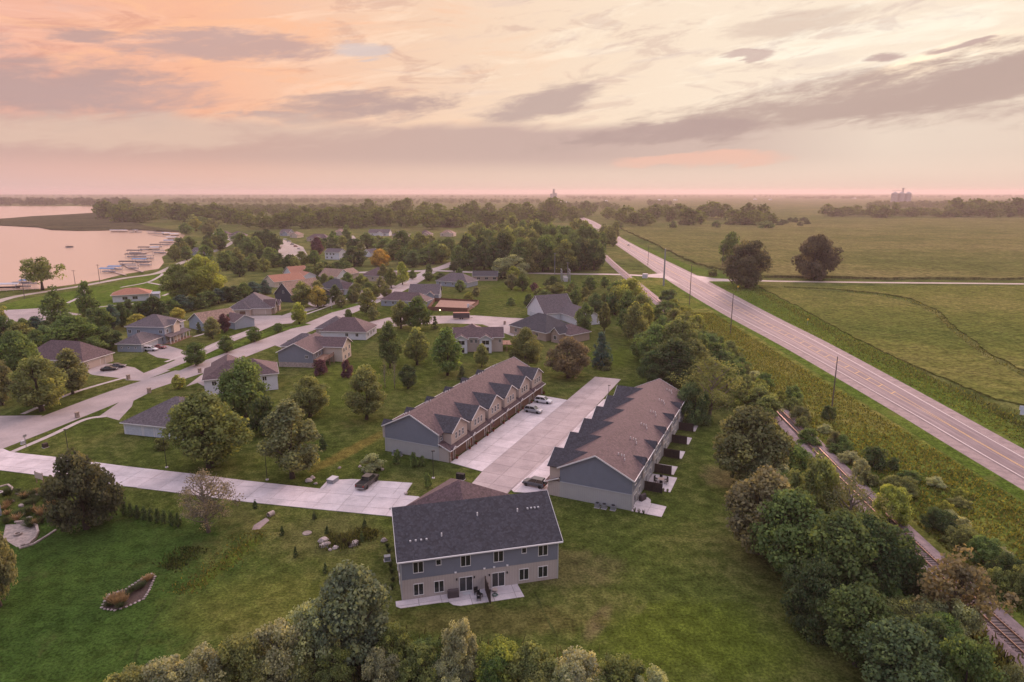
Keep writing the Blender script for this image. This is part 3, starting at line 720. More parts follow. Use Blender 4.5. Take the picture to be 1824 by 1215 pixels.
# ================================================================ BUILDINGS
_wm = {}
def window_meshes(w, h, mull=1, rail=0, trim='white_trim'):
    key = (round(w, 2), round(h, 2), mull, rail, trim)
    if key not in _wm:
        f = MB(); t = 0.075; d0, d1 = -0.07, 0.0
        f.box(-w / 2, w / 2, d0, d1, h - t, h); f.box(-w / 2, w / 2, d0 - 0.03, d1, 0, t)
        f.box(-w / 2, -w / 2 + t, d0, d1, t, h - t); f.box(w / 2 - t, w / 2, d0, d1, t, h - t)
        for k in range(mull):
            x = -w / 2 + w * (k + 1) / (mull + 1); f.box(x - t * 0.5, x + t * 0.5, d0, d1, t, h - t)
        for k in range(rail):
            z = h * (k + 1) / (rail + 1)
            xs_ = [-w / 2 + t] + [-w / 2 + w * (q + 1) / (mull + 1) for q in range(mull)] + [w / 2 - t]
            for a, b in zip(xs_, xs_[1:]):
                f.box(a + (t * .5 if a != xs_[0] else 0), b - (t * .5 if b != xs_[-1] else 0), d0 + 0.01, d1, z - t * 0.35, z + t * 0.35)
        g = MB(); g.box(-w / 2 + t, w / 2 - t, -0.03, -0.004, t, h - t)
        _wm[key] = (f.mesh('window', M[trim]), g.mesh('pane', M['glass']))
    return _wm[key]
def add_window(parent, x, y, z, ang, w, h, mull=1, rail=0, trim='white_trim', name='window'):
    """ang 0 faces local -y; +90 deg faces +x"""
    a, b = window_meshes(w, h, mull, rail, trim)
    o = put(name, a, None, parent, (x, y, z), ang); put('pane', b, None, o); return o
_gm = {}
def add_garage(parent, x, y, ang, w, h, mat, z=0.02):
    key = (w, h, mat)
    if key not in _gm:
        b = MB(); n = 4
        for k in range(n):
            z0 = h * k / n; b.box(-w / 2, w / 2, -0.05, 0.0, z0 + 0.02, z0 + h / n - 0.015)
            m = max(2, int(w / 0.62))
            for q in range(m):
                x0 = -w / 2 + w * q / m; b.box(x0 + 0.07, x0 + w / m - 0.07, -0.065, -0.05, z0 + 0.1, z0 + h / n - 0.1)
        f = MB(); f.box(-w / 2 - 0.12, -w / 2 - 0.003, -0.08, 0, 0, h + 0.12); f.box(w / 2 + 0.003, w / 2 + 0.12, -0.08, 0, 0, h + 0.12); f.box(-w / 2 - 0.003, w / 2 + 0.003, -0.08, 0, h + 0.005, h + 0.12)
        _gm[key] = (b.mesh('garage_door', M[mat]), f.mesh('door_frame', M['white_trim']))
    a, f = _gm[key]; o = put('garage_door', a, None, parent, (x, y, z), ang); put('door_frame', f, None, o); return o
_dm = {}
def add_door(parent, x, y, ang, mat='fence_red', z=0.05):
    if mat not in _dm:
        b = MB(); b.box(-0.46, 0.46, -0.05, 0, 0, 2.05); b.box(-0.32, 0.32, -0.065, -0.05, 1.2, 1.85); b.box(-0.32, 0.32, -0.065, -0.05, 0.25, 1.0)
        h = MB(); h.box(0.34, 0.40, -0.12, -0.05, 0.95, 1.07); _dm[mat] = (b.mesh('door', M[mat]), h.mesh('handle', M['dark_metal']))
    a, h = _dm[mat]; o = put('door', a, None, parent, (x, y, z), ang); put('handle', h, None, o); return o

def roof_faces(kind, x0, x1, y0, y1, z, pitch):
    """top polygons of a roof over the eave rectangle"""
    W, D = x1 - x0, y1 - y0; a, b, c, d = (x0, y0, z), (x1, y0, z), (x1, y1, z), (x0, y1, z)
    if kind == 'gx': h = z + pitch * D / 2; r0, r1 = (x0, (y0 + y1) / 2, h), (x1, (y0 + y1) / 2, h); return [[a, b, r1, r0], [c, d, r0, r1]], (r0, r1)
    if kind == 'gy': h = z + pitch * W / 2; r0, r1 = ((x0 + x1) / 2, y0, h), ((x0 + x1) / 2, y1, h); return [[b, c, r1, r0], [d, a, r0, r1]], (r0, r1)
    if W >= D:
        h = z + pitch * D / 2; r0, r1 = (x0 + D / 2, (y0 + y1) / 2, h), (x1 - D / 2, (y0 + y1) / 2, h)
        return [[a, b, r1, r0], [c, d, r0, r1], [d, a, r0], [b, c, r1]], (r0, r1)
    h = z + pitch * W / 2; r0, r1 = ((x0 + x1) / 2, y0 + W / 2, h), ((x0 + x1) / 2, y1 - W / 2, h)
    return [[a, b, r0], [c, d, r1], [b, c, r1, r0], [d, a, r0, r1]], (r0, r1)
def slab(mb, faces, t=0.16):
    """give roof planes thickness: top, underside and edge faces"""
    edges = {}
    for f in faces:
        mb.poly(f); mb.poly([(p[0], p[1], p[2] - t) for p in f][::-1])
        for p, q in zip(f, f[1:] + f[:1]):
            k = tuple(sorted((tuple(round(v, 3) for v in p), tuple(round(v, 3) for v in q)))); edges[k] = edges.get(k, 0) + 1
    for (p, q), n in edges.items():
        if n == 1: mb.poly([p, q, (q[0], q[1], q[2] - t), (p[0], p[1], p[2] - t)])
    return mb
def add_block(root, x0, x1, y0, y1, h, roof='hip', pitch=0.45, wall='lap_tan', roofm='shingle', over=0.5, z0=0.0, trim='white_trim', base=None, gable=None):
    """walls, roof and fascia of one volume; the rectangle is the eave line"""
    wx0, wx1, wy0, wy1 = x0 + over, x1 - over, y0 + over, y1 - over
    mb = MB(); zb = z0
    if base:
        b2 = MB(); b2.box(wx0, wx1, wy0, wy1, z0, z0 + base[1]); b2.build('lower_wall', M[base[0]], root); zb = z0 + base[1]
    mb.box(wx0, wx1, wy0, wy1, zb, h)
    faces, (r0, r1) = roof_faces(roof, x0, x1, y0, y1, h + 0.02, pitch)
    mb.build('wall', M[wall], root)
    if roof in ('gx', 'gy'):
        hh = pitch * ((y1 - y0) if roof == 'gx' else (x1 - x0)) / 2 - over * 0 - 0.14; hh = pitch * (((wy1 - wy0) if roof == 'gx' else (wx1 - wx0)) / 2)
        zz = h + pitch * over - 0.14
        for s in (0, 1):
            gm = MB()
            if roof == 'gx':
                x = (wx0, wx1)[s]; x2 = x + (0.12, -0.12)[s]; pts = [(wy0, h), (wy1, h), (wy1, zz), ((wy0 + wy1) / 2, zz + hh), (wy0, zz)]
                A = [(x, p, q) for p, q in pts]; B = [(x2, p, q) for p, q in pts]
            else:
                y = (wy0, wy1)[s]; y2 = y + (0.12, -0.12)[s]; pts = [(wx0, h), (wx1, h), (wx1, zz), ((wx0 + wx1) / 2, zz + hh), (wx0, zz)]
                A = [(p, y, q) for p, q in pts]; B = [(p, y2, q) for p, q in pts]
            gm.poly(A); gm.poly(B[::-1])
            for k in range(5): gm.poly([A[k], A[(k + 1) % 5], B[(k + 1) % 5], B[k]])
            gm.build('gable', M[gable or wall], root, fix=True)
    ro = slab(MB(), faces).build('roof', M[roofm], root, fix=True)
    fb = MB(); t = 0.03
    for f in faces:                                    # boards along the free edges
        for p, q in zip(f, f[1:] + f[:1]):
            if (p in (r0, r1)) and (q in (r0, r1)): continue
            free = (abs(p[2] - q[2]) < 1e-6) or roof in ('gx', 'gy')
            if not free: continue
            p_, q_ = Vector(p), Vector(q); mid_ = (p_ + q_) / 2; c_ = Vector(((x0 + x1) / 2, (y0 + y1) / 2, mid_.z))
            if roof in ('gx', 'gy') and abs(p[2] - q[2]) > 1e-6: n_ = Vector((1, 0, 0)) if roof == 'gx' else Vector((0, 1, 0))
            else: n_ = Vector((0, 1, 0)) if abs(q_.x - p_.x) > abs(q_.y - p_.y) else Vector((1, 0, 0))
            if n_.dot(mid_ - c_) < 0: n_ = -n_
            o_ = n_ * 0.025 - Vector((0, 0, 0.085)); fb.obox((mid_ + o_), (q_ - p_) / 2, n_ * 0.02, Vector((0, 0, 0.11)))
    fb.build('fascia', M[trim], root)
    return ro

def frame_from(A, B, C, h):
    a, b, c = G(*A, h), G(*B, h), G(*C, h); ux = (b - a); ux.z = 0; w = ux.length; ux.normalize()
    uy = Vector((-ux.y, ux.x, 0)); d = (c - a).dot(uy)
    return Vector((a.x, a.y, 0)), math.atan2(ux.y, ux.x), w, d
HOUSES = []
def house(label, A, B, C, h=3.0, roof='hip', pitch=0.45, wall='lap_tan', roofm='shingle', name='house', d=None, w=None, base=None, group=None, over=0.5, gable=None):
    o, rz, w_, d_ = frame_from(A, B, C, h); w = w or w_; d = d or d_
    root = thing(name, label, 'house', o, rz, group)
    add_block(root, 0, w, 0, d, h, roof, pitch, wall, roofm, base=base, over=over, gable=gable)
    root['_w'] = w; root['_d'] = d; HOUSES.append((label[:30], round(w, 1), round(d, 1), round(math.degrees(rz))))
    return root, w, d
R90 = math.pi / 2
def win_row(root, face, at, spots, z, w=1.2, h=1.3, mull=1, rail=0):
    """windows along one wall; at = wall plane coordinate"""
    for s in spots:
        if face == 'y0': add_window(root, s, at, z, 0, w, h, mull, rail)
        if face == 'y1': add_window(root, s, at, z, math.pi, w, h, mull, rail)
        if face == 'x1': add_window(root, at, s, z, R90, w, h, mull, rail)
        if face == 'x0': add_window(root, at, s, z, -R90, w, h, mull, rail)
def add_vents(root, pts, mat='white_trim', r=0.06, hgt=0.35):
    for p in pts:
        b = MB(); b.lathe([(r, -0.15), (r, hgt), (r * 0.8, hgt)], 8); b.build('vent_pipe', M[mat], root, p)
def add_chimney(root, x, y, z0, z1, s=0.7, mat='stone_wall'):
    b = MB(); b.box(x - s / 2, x + s / 2, y - s / 2, y + s / 2, z0, z1); b.box(x - s / 2 - 0.06, x + s / 2 + 0.06, y - s / 2 - 0.06, y + s / 2 + 0.06, z1, z1 + 0.12)
    b.build('chimney', M[mat], root)

# ---------------------------------------------------------------- the two long townhouse rows
UNIT, NU, LEN = 8.83, 6, 53.0
def townhouse_row(label, loc, rz):
    root = thing('townhouse_row', label, 'townhouses', loc, rz)
    EZ, RX, RZ_, WX = 5.95, 6.7, 9.3, 13.4
    b = MB(); b.box(0, WX, 0, LEN, 0.0, 3.02); b.build('lower_wall', M['batten_pale'], root)
    b = MB(); b.box(-0.02, WX + 0.02, -0.02, LEN + 0.02, 3.02, EZ)
    for y, s in ((-0.02, 1), (LEN + 0.02, -1)):
        t = 0.15 * s; A = [(0, y, EZ), (WX, y, EZ), (RX, y, RZ_ - 0.1)]; B = [(p[0], p[1] + t, p[2]) for p in A]
        b.poly(A); b.poly(B[::-1]); b.poly([A[1], A[2], B[2], B[1]]); b.poly([A[2], A[0], B[0], B[2]])
    b.build('upper_wall', M['lap_grey'], root, fix=True)
    b = MB()
    for y in (-0.05, LEN + 0.05): b.box(-0.06, WX, y - 0.03, y + 0.03, 2.96, 3.10)
    b.box(-0.06, -0.02, -0.02, LEN + 0.02, 2.96, 3.10); b.build('trim_band', M['grey_trim'], root)
    # main roof
    ov = 0.45; p = (RZ_ - EZ) / RX; ze = EZ - p * ov + 0.12
    zr = RZ_ + 0.12; y0, y1 = -ov, LEN + ov
    f = [[(-ov, y1, ze), (-ov, y0, ze), (RX, y0, zr), (RX, y1, zr)], [(WX + ov, y0, ze), (WX + ov, y1, ze), (RX, y1, zr), (RX, y0, zr)]]
    slab(MB(), f).build('roof', M['shingle'], root, fix=True)
    for y in (y0 - 0.03, y1 + 0.03):
        for x in (-ov, WX + ov): b = MB(); b.bar((x, y, ze - 0.06), (RX, y, zr - 0.06), 0.05, 0.24); b.build('rake_board', M['white_trim'], root)
    b = MB(); b.box(-ov - 0.13, -ov - 0.02, y0, y1, ze - 0.14, ze + 0.0); b.build('gutter', M['white_trim'], root)
    # garage storey with its skirt roof
    GX = 15.7
    b = MB(); b.box(WX + 0.002, GX, 0.0, LEN, 0.0, 2.95); b.build('garage_wall', M['batten_tan'], root)
    sk = [[(16.35, -0.4, 2.72), (16.35, LEN + 0.4, 2.72), (WX + 0.03, LEN + 0.4, 3.95), (WX + 0.03, -0.4, 3.95)]]
    slab(MB(), sk, 0.14).build('skirt_roof', M['shingle'], root, fix=True)
    b = MB(); b.box(16.36, 16.46, -0.4, LEN + 0.4, 2.58, 2.74)
    for y in (-0.43, LEN + 0.43): b.bar((16.35, y, 2.65), (WX + 0.03, y, 3.88), 0.05, 0.2)
    b.build('skirt_gutter', M['white_trim'], root)
    for k in range(NU):
        yb = k * UNIT; a, c = yb + 1.8, yb + UNIT; yc = (a + c) / 2; bx = 15.4
        # bay with its own gable
        ez, rz2 = EZ, 8.15
        b = MB(); b.box(WX + 0.025, bx, a, c - 0.004, 3.2, ez)
        A = [(bx, a, ez), (bx, c - 0.004, ez), (bx, yc, rz2 - 0.12)]; B = [(q[0] - 0.15, q[1], q[2]) for q in A]
        b.poly(A); b.poly(B[::-1]); b.poly([A[1], A[2], B[2], B[1]]); b.poly([A[2], A[0], B[0], B[2]])
        bay = b.build('bay', M['lap_tan'], root, fix=True)
        hw = (c - a) / 2 + 0.32; zz = ez - 0.05; xf = bx + 0.4
        sl = (rz2 - zz) / hw; xr = RX + (zr - rz2) / p + 0.02; xv = RX + (zr - zz) / p + 0.02
        fs = [[(xf, yc - hw, zz), (xf, yc, rz2), (xr, yc, rz2), (xv, yc - hw, zz)], [(xf, yc, rz2), (xf, yc + hw, zz), (xv, yc + hw, zz), (xr, yc, rz2)]]
        slab(MB(), fs, 0.14).build('bay_roof', M['shingle_dark_shaded'], root, fix=True)
        for s in (-1, 1): b = MB(); b.bar((xf + 0.03, yc + s * hw, zz - 0.05), (xf + 0.03, yc, rz2 - 0.05), 0.05, 0.22); b.build('rake_board', M['white_trim'], root)
        for dy in (-1.5, 0, 1.5): add_window(root, bx, yc + dy, 3.95, R90, 0.85, 1.5, 0, 1)
        add_window(root, WX + 0.02, yb + 0.9, 4.2, R90, 0.7, 1.2, 0, 1)
        # ground floor: double door, entry, stone piers, little entry gable
        add_garage(root, GX, yb + 5.2, R90, 4.9, 2.15, 'garage_brown')
        add_door(root, GX, yb + 1.25, R90, 'fence_red')
        for dy in (0.28, 2.35, 8.1):
            b = MB()
            if k == 0 and dy == 0.28: dy = 0.36
            b.box(GX + 0.004, GX + 0.32, yb + dy - 0.22, yb + dy + 0.22, 0, 1.1); b.box(GX + 0.06, GX + 0.28, yb + dy - 0.13, yb + dy + 0.13, 1.1, 2.62)
            b.build('porch_pier', M['stone_wall'], root)
        yc2 = yb + 1.25
        fs = [[(16.6, yc2 - 0.9, 2.85), (16.6, yc2, 3.4), (15.0, yc2, 3.4), (15.9, yc2 - 0.9, 2.85)], [(16.6, yc2, 3.4), (16.6, yc2 + 0.9, 2.85), (15.9, yc2 + 0.9, 2.85), (15.0, yc2, 3.4)]]
        slab(MB(), fs, 0.1).build('entry_roof', M['shingle'], root, fix=True)
        b = MB()
        for s in (-1, 1): b.bar((16.63, yc2 + s * 0.9, 2.80), (16.63, yc2, 3.35), 0.04, 0.16)
        b.poly([(16.5, yc2 - 0.8, 2.75), (16.5, yc2 + 0.8, 2.75), (16.5, yc2, 3.28)]); b.build('entry_gable', M['white_trim'], root)
        b = MB(); b.box(16.36, 16.37 + 0.01, yb + 4.9, yb + 5.0, 2.3, 2.5); b.build('wall_lamp', M['dark_metal'], root)
        # garden side: small wall dormer, windows, sliding door, downspout
        yd = yb + 0.75
        b = MB(); fs = [[(-0.62, yd - 1.15, 5.85), (-0.62, yd, 6.95), (2.15, yd, 6.95), (0.0, yd - 1.15, 5.85)], [(-0.62, yd, 6.95), (-0.62, yd + 1.15, 5.85), (0.0, yd + 1.15, 5.85), (2.15, yd, 6.95)]]
        fs = [[(q[0], q[1], q[2] + 0.13) for q in F_] for F_ in fs]
        slab(b, fs, 0.1).build('dormer_roof', M['shingle_dark_shaded'], root, fix=True)
        b = MB(); b.poly([(-0.35, yd - 1.0, 5.75), (-0.35, yd + 1.0, 5.75), (-0.35, yd, 6.85)]); b.box(-0.35, -0.03, yd - 1.0, yd + 1.0, 3.2, 5.76); b.build('dormer_wall', M['batten_tan'], root, fix=True)
        add_window(root, -0.35, yd, 4.1, -R90, 1.1, 1.3, 1)
        for dy in (3.2, 6.4): add_window(root, -0.02, yb + dy, 4.0, -R90, 1.2, 1.3, 1)
        add_window(root, 0.0, yb + 3.0, 0.9, -R90, 1.3, 1.4, 1)
        add_window(root, 0.0, yb + 6.2, 0.12, -R90, 1.9, 2.1, 1, 0, name='patio_door')
        b = MB(); b.box(-0.12, -0.03, yb + 8.6, yb + 8.7, 0.1, 5.7); b.build('downspout', M['grey_trim'], root)
        add_vents(root, [(3.4, yb + 3.6, 5.95 + 3.4 * p + 0.1), (3.9, yb + 3.9, 5.95 + 3.9 * p + 0.1), (2.6, yb + 4.4, 5.95 + 2.6 * p + 0.1), (3.0, yb + 3.3, 5.95 + 3.0 * p + 0.1)], r=0.075, hgt=0.42)
    for x in (0.05, WX - 0.05): b = MB(); b.box(x - 0.06, x + 0.06, -0.08, -0.02, 0, EZ); b.build('corner_board', M['grey_trim'], root)
    return root
rz_row = -AZ_ROW
row_left = townhouse_row('long grey and tan townhouse row whose tan gabled bays and brown garages face the court', (LO.x, LO.y, 0), rz_row)
far_corner = Vector((RO.x, RO.y)) + V2 * LEN
row_right = townhouse_row('long townhouse row right of the court, garden side with patios and dark privacy fences', (far_corner.x, far_corner.y, 0), rz_row + math.pi)

# ---------------------------------------------------------------- the building in front
FA = G(716, 1070); FB = G(994, 1030); fe = (FB - FA).normalized(); f_rz = math.atan2(fe.y, fe.x); FW, FD = 22.5, 15.0
fr = thing('duplex', 'grey two-storey duplex with pale lower storey nearest the viewer', 'duplex', (FA.x, FA.y, 0), f_rz)
b = MB(); b.box(0, FW, 0, FD, -0.1, 3.1); b.build('lower_wall', M['batten_tan'], fr)
b = MB(); b.box(-0.02, FW + 0.02, -0.02, FD, 3.1, 6.3)
for x, s in ((-0.02, 1), (FW + 0.02, -1)):
    t = 0.15 * s; A = [(x, 0, 6.3), (x, FD, 6.3), (x, 7.5, 10.1)]; B = [(q[0] + t, q[1], q[2]) for q in A]
    b.poly(A); b.poly(B[::-1]); b.poly([A[1], A[2], B[2], B[1]]); b.poly([A[2], A[0], B[0], B[2]])
b.build('upper_wall', M['lap_grey'], fr, fix=True)
pf = (10.2 - 6.3) / 7.5; ov = 0.5; ze = 6.3 - pf * ov + 0.12; zr = 10.2 + 0.12
slab(MB(), [[(-ov, -ov, ze), (FW + ov, -ov, ze), (FW + ov, 7.5, zr), (-ov, 7.5, zr)], [(FW + ov, FD + ov, ze), (-ov, FD + ov, ze), (-ov, 7.5, zr), (FW + ov, 7.5, zr)]]).build('roof', M['shingle_dark_shaded'], fr, fix=True)
b = MB(); b.box(-ov, FW + ov, -ov - 0.14, -ov - 0.01, ze - 0.16, ze + 0.01); b.build('gutter', M['white_trim'], fr)
for x in (-ov - 0.03, FW + ov + 0.03):
    for y in (-ov, FD + ov): b = MB(); b.bar((x, y, ze - 0.06), (x, 7.5, zr - 0.06), 0.05, 0.24); b.build('rake_board', M['white_trim'], fr)
for s, z, w, h, mu in ((2.38, 3.95, 1.45, 1.7, 1), (5.18, 4.70, 0.75, 0.9, 0), (8.95, 3.98, 1.45, 1.7, 1), (13.65, 3.98, 1.45, 1.7, 1), (17.38, 4.78, 0.75, 0.9, 0), (20.18, 4.0, 1.45, 1.7, 1)):
    add_window(fr, s, -0.02, z, 0, w, h, mu, 0)
for s, z, w, h in ((2.33, 0.5, 1.4, 1.8), (5.17, 0.5, 1.4, 1.8), (17.38, 0.55, 1.45, 1.8), (20.2, 0.55, 1.45, 1.8)): add_window(fr, s, 0, z, 0, w, h, 1, 0)
for s in (8.95, 13.6): add_window(fr, s, 0, 0.08, 0, 1.9, 2.25, 1, 0, name='patio_door')
for y in (3.0, 6.5, 10.0): add_window(fr, -0.02, y, 4.0, -R90, 0.9, 1.4, 0, 1); add_window(fr, 0, y, 0.9, -R90, 0.9, 1.3, 0, 1)
for y in (4.0, 9.0): add_window(fr, FW + 0.02, y, 4.0, R90, 0.9, 1.4, 0, 1)
add_vents(fr, [(6.0, 2.4, ze + (2.4 + ov) * pf), (11.6, 4.8, ze + (4.8 + ov) * pf), (17.6, 4.7, ze + (4.7 + ov) * pf)], r=0.1, hgt=0.5)
for k in range(4):
    b = MB(); b.box(-0.12, 0.12, -0.16, 0.16, -0.02, 0.16); y = 2.2 - k * 0.06
    b.build('roof_vent', M['grey_trim'], fr, (1.6 + k * 0.75, 2.15, ze + (2.15 + ov) * pf + 0.02))
    b = MB(); b.box(-0.12, 0.12, -0.16, 0.16, -0.02, 0.16); b.build('roof_vent', M['grey_trim'], fr, (19.2 + k * 0.55, 4.9, ze + (4.9 + ov) * pf + 0.02))
for s in (7.5, 11.6, 13.0, 14.9):
    b = MB(); b.box(-0.16, 0.16, -0.14, -0.02, 0, 0.2); b.box(-0.07, 0.07, -0.26, -0.14, 0.05, 0.15); b.build('wall_lamp', M['white_trim'], fr, (s, 0, 3.15))
for s in (7.65, 10.15, 12.3, 14.9):
    b = MB(); b.box(-0.08, 0.08, -0.16, -0.01, 0, 0.26); b.build('wall_lantern', M['dark_metal'], fr, (s, 0, 2.0))
for x in (0.05, FW - 0.05): b = MB(); b.box(x - 0.06, x + 0.06, -0.07, -0.02, 0, 5.6); b.build('corner_board', M['grey_trim'], fr)
# garage wing behind: a square hipped block turned an eighth
gc, gh, ge, gr = Vector((11.6, 21.5, 0)), 6.9, 3.0, 7.1
def gpt(x, y, z): c_ = math.cos(math.pi / 4); return (gc.x + (x - y) * c_, gc.y + (x + y) * c_, z)
b = MB(); q = gh - 0.5; A = [gpt(*p_, 0) for p_ in ((-q, -q), (q, -q), (q, q), (-q, q))]; B = [(p_[0], p_[1], ge) for p_ in A]
for k in range(4): b.poly([A[k], A[(k + 1) % 4], B[(k + 1) % 4], B[k]])
b.build('garage_wall', M['batten_tan'], fr, fix=True)
cs = [gpt(*p_, ge) for p_ in ((-gh, -gh), (gh, -gh), (gh, gh), (-gh, gh))]; apx = gpt(0, 0, gr)
slab(MB(), [[cs[k], cs[(k + 1) % 4], apx] for k in range(4)]).build('garage_roof', M['shingle'], fr, fix=True)
g_ = gpt(-q, 0, 0); add_garage(fr, g_[0], g_[1], -R90 + math.pi / 4, 4.9, 2.2, 'garage_tan'); g_ = gpt(q, 1, 0); add_garage(fr, g_[0], g_[1], R90 + math.pi / 4, 4.9, 2.2, 'garage_tan')

# ---------------------------------------------------------------- family houses along the street
# brown roofed low house with pale garage doors, left of the round tree
h1, w, d = house('low house with slate hip roof and pale blue garage doors facing the drive', (213, 753), (330, 765), (234, 722), 2.9, 'hip', 0.52, 'lap_white', 'shingle_grey', d=17)
add_garage(h1, 3.2, 0.5, 0, 4.6, 2.3, 'garage_pale'); add_garage(h1, 7.4, 0.5, 0, 2.7, 2.3, 'garage_pale'); add_garage(h1, 10.9, 0.5, 0, 2.7, 2.3, 'garage_pale')
win_row(h1, 'x0', 0.5, (3, 6, 9), 1.0)
for k in range(6):
    b = MB(); b.tube([(-0.16, 0, -0.05), (-0.16, 0, 0.28), (0.05, 0, 0.42), (0.22, 0, 0.36)], 0.13, 8); b.build('roof_vent', M['deck_wood'], h1, (7.6 + k * 0.75, d * 0.5 + 1.2 + k * 0.1, 2.9 + 0.5 * min(d, w) / 2 - 0.75))
# brown hip house with a tan garage wall at the left
h2, w, d = house('brown hip roofed house with tan garage doors behind the parked dark cars', (147, 645), (197, 630), (80, 615), 2.9, 'hip', 0.76, 'lap_tan', 'shingle', d=24, w=13)
add_garage(h2, w * 0.36, 0.5, 0, min(4.9, w * 0.5), 2.2, 'garage_tan'); add_garage(h2, w * 0.80, 0.5, 0, 2.3, 2.2, 'garage_tan')
win_row(h2, 'x0', 0.5, (4, 8, 12), 1.0)
# grey two-storey house with porch
h3, w, d = house('two-storey grey lap-sided house with long white porch and attached garage', (221, 582), (293, 583), (343, 571), 6.4, 'hip', 0.5, 'lap_blue', 'shingle_grey', d=14)
win_row(h3, 'y0', 0.5, (1.6, 5.0, w - 2.0), 3.9); win_row(h3, 'y0', 0.5, (w - 1.8,), 1.0); win_row(h3, 'x1', w - 0.5, (2.2, 6.5, 11), 3.9); win_row(h3, 'x1', w - 0.5, (2.2, 5.5, 10.5), 0.9)
add_block(h3, 4.6, 14.4, -12.8, 0.9, 2.9, 'hip', 0.55, 'lap_blue', 'shingle_grey'); win_row(h3, 'y0', -12.3, (6.6, 9.2, 11.8), 1.2, 0.6, 0.6, 0)
add_garage(h3, 13.9, -9.6, R90, 2.6, 2.2, 'garage_pale'); add_garage(h3, 13.9, -5.2, R90, 4.6, 2.2, 'garage_pale')
slab(MB(), [[(w + 2.2, -0.5, 2.75), (w + 2.2, 13.5, 2.75), (w - 0.45, 13.5, 3.6), (w - 0.45, -0.5, 3.6)]]).build('porch_roof', M['shingle_grey'], h3, fix=True)
for k in range(7):
    b = MB(); b.box(w + 1.8, w + 1.98, k * 2.1 - 0.3, k * 2.1 - 0.12, 0.1, 2.62); b.build('porch_post', M['white_trim'], h3)
b = MB(); b.box(w - 0.45, w + 2.1, -0.4, 13.4, 0.0, 0.3); b.build('porch_floor', M['deck_wood'], h3)
add_block(h3, w - 6.5, w + 0.9, 4.5, 9.5, 6.45, 'gx', 0.6, 'lap_cream', 'shingle_grey')
# tan-roofed house with a pale blue gable end
h4, w, d = house('tan roofed house with pale blue gable end behind dark red tree', (333, 571), (363, 577), (318, 560), 3.2, 'gy', 0.6, 'lap_blue', 'shingle_tan', d=16)
add_block(h4, w * 0.5, w * 0.5 + 13, 9, 19, 3.0, 'gx', 0.5, 'lap_blue', 'shingle'); win_row(h4, 'y0', 0.5, (w / 2,), 1.2); win_row(h4, 'x1', w - 0.5, (3, 6), 1.2)
# stone-fronted slate house
h5, w, d = house('slate roofed house with stone gables and wide garage behind the turning area', (404, 551), (484, 549), (420, 526), 3.1, 'hip', 0.6, 'lap_tan', 'shingle_grey', d=22)
add_garage(h5, w * 0.36, -1.5, 0, 2.7, 2.3, 'garage_brown'); add_garage(h5, w * 0.72, 0.5, 0, 5.0, 2.3, 'garage_tan')
add_block(h5, w - 4.5, w + 1.2, 1.5, 8.5, 3.3, 'gx', 0.9, 'stone_wall', 'shingle'); add_block(h5, w - 4.0, w + 1.8, 9.5, 14.5, 3.0, 'gx', 0.9, 'stone_wall', 'shingle')
add_block(h5, 3, w * 0.55, -2.0, 9, 3.1, 'hip', 0.7, 'lap_tan', 'shingle_grey'); win_row(h5, 'x1', w + 0.7, (3.5, 6.4), 1.0, 0.9, 1.6)
# navy gabled house
h6, w, d = house('navy gable-fronted house with tan roof behind the stone-fronted house', (487, 524), (520, 527), (492, 512), 3.6, 'gy', 1.0, 'lap_navy', 'shingle_tan', d=24)
win_row(h6, 'y0', 0.5, (w / 2,), 4.4); add_block(h6, w * .55, w + 8, 8, 20, 3.2, 'gx', 0.55, 'lap_navy', 'shingle_tan')
# brown roofed house partly behind round tree
h7, w, d = house('brown hip roofed house with pale end walls behind the lawn trees', (359, 678), (497, 665), (519, 643), 4.8, 'hip', 0.5, 'lap_white', 'shingle', d=13.5)
win_row(h7, 'x1', w - 0.5, (3.5, 7.5, 10.5), 0.6); win_row(h7, 'x1', w - 0.5, (3.5, 7.5, 10.5), 3.0); win_row(h7, 'y0', 0.5, (3, 7, 12, 16), 2.9)
add_chimney(h7, w * 0.55, d - 3, 5.5, 8.2); add_block(h7, 1.5, w * 0.55, d - 5, d + 7, 4.6, 'gy', 0.5, 'lap_white', 'shingle')
# house with timber deck
h8, w, d = house('grey gabled house with timber deck and tan rear wall', (491, 628), (558, 630), (510, 610), 4.8, 'gy', 0.5, 'lap_grey', 'shingle', d=17, base=('stone', 1.6))
win_row(h8, 'y0', 0.5, (w - 2.5,), 3.0, 1.0, 1.1); add_block(h8, -5.5, w * 0.65, 13.5, 25, 3.6, 'hip', 0.6, 'lap_tan', 'shingle_grey')
add_block(h8, w - 5, w + 6.5, 8.5, 17.5, 5.0, 'gx', 0.55, 'lap_cream', 'shingle'); win_row(h8, 'x1', w + 6.0, (10.5, 12.5, 15.5), 3.0, 1.1, 1.4); win_row(h8, 'x1', w + 6.0, (11.5, 14.8), 0.4, 1.2, 1.4)
b = MB(); b.box(w - 0.3, w + 3.6, 0.6, 8.3, 2.45, 2.6); b.build('deck_floor', M['deck_wood'], h8)
for x, y in ((w + 3.4, 0.8), (w + 3.4, 4.4), (w + 3.4, 8.0)):
    b = MB(); b.box(x - 0.1, x + 0.1, y - 0.1, y + 0.1, 0, 3.5); b.build('deck_post', M['deck_wood'], h8)
b = MB(); b.box(w + 3.45, w + 3.53, 0.6, 8.3, 3.45, 3.55); b.box(w + 3.45, w + 3.53, 0.6, 8.3, 2.85, 2.92)
for k in range(24): b.box(w + 3.46, w + 3.51, 0.8 + k * 0.32, 0.86 + k * 0.32, 2.6, 3.45)
b.build('deck_rail', M['deck_wood'], h8)
win_row(h8, 'x1', w - 0.5, (3.5, 6.0), 2.7, 1.6, 1.9)
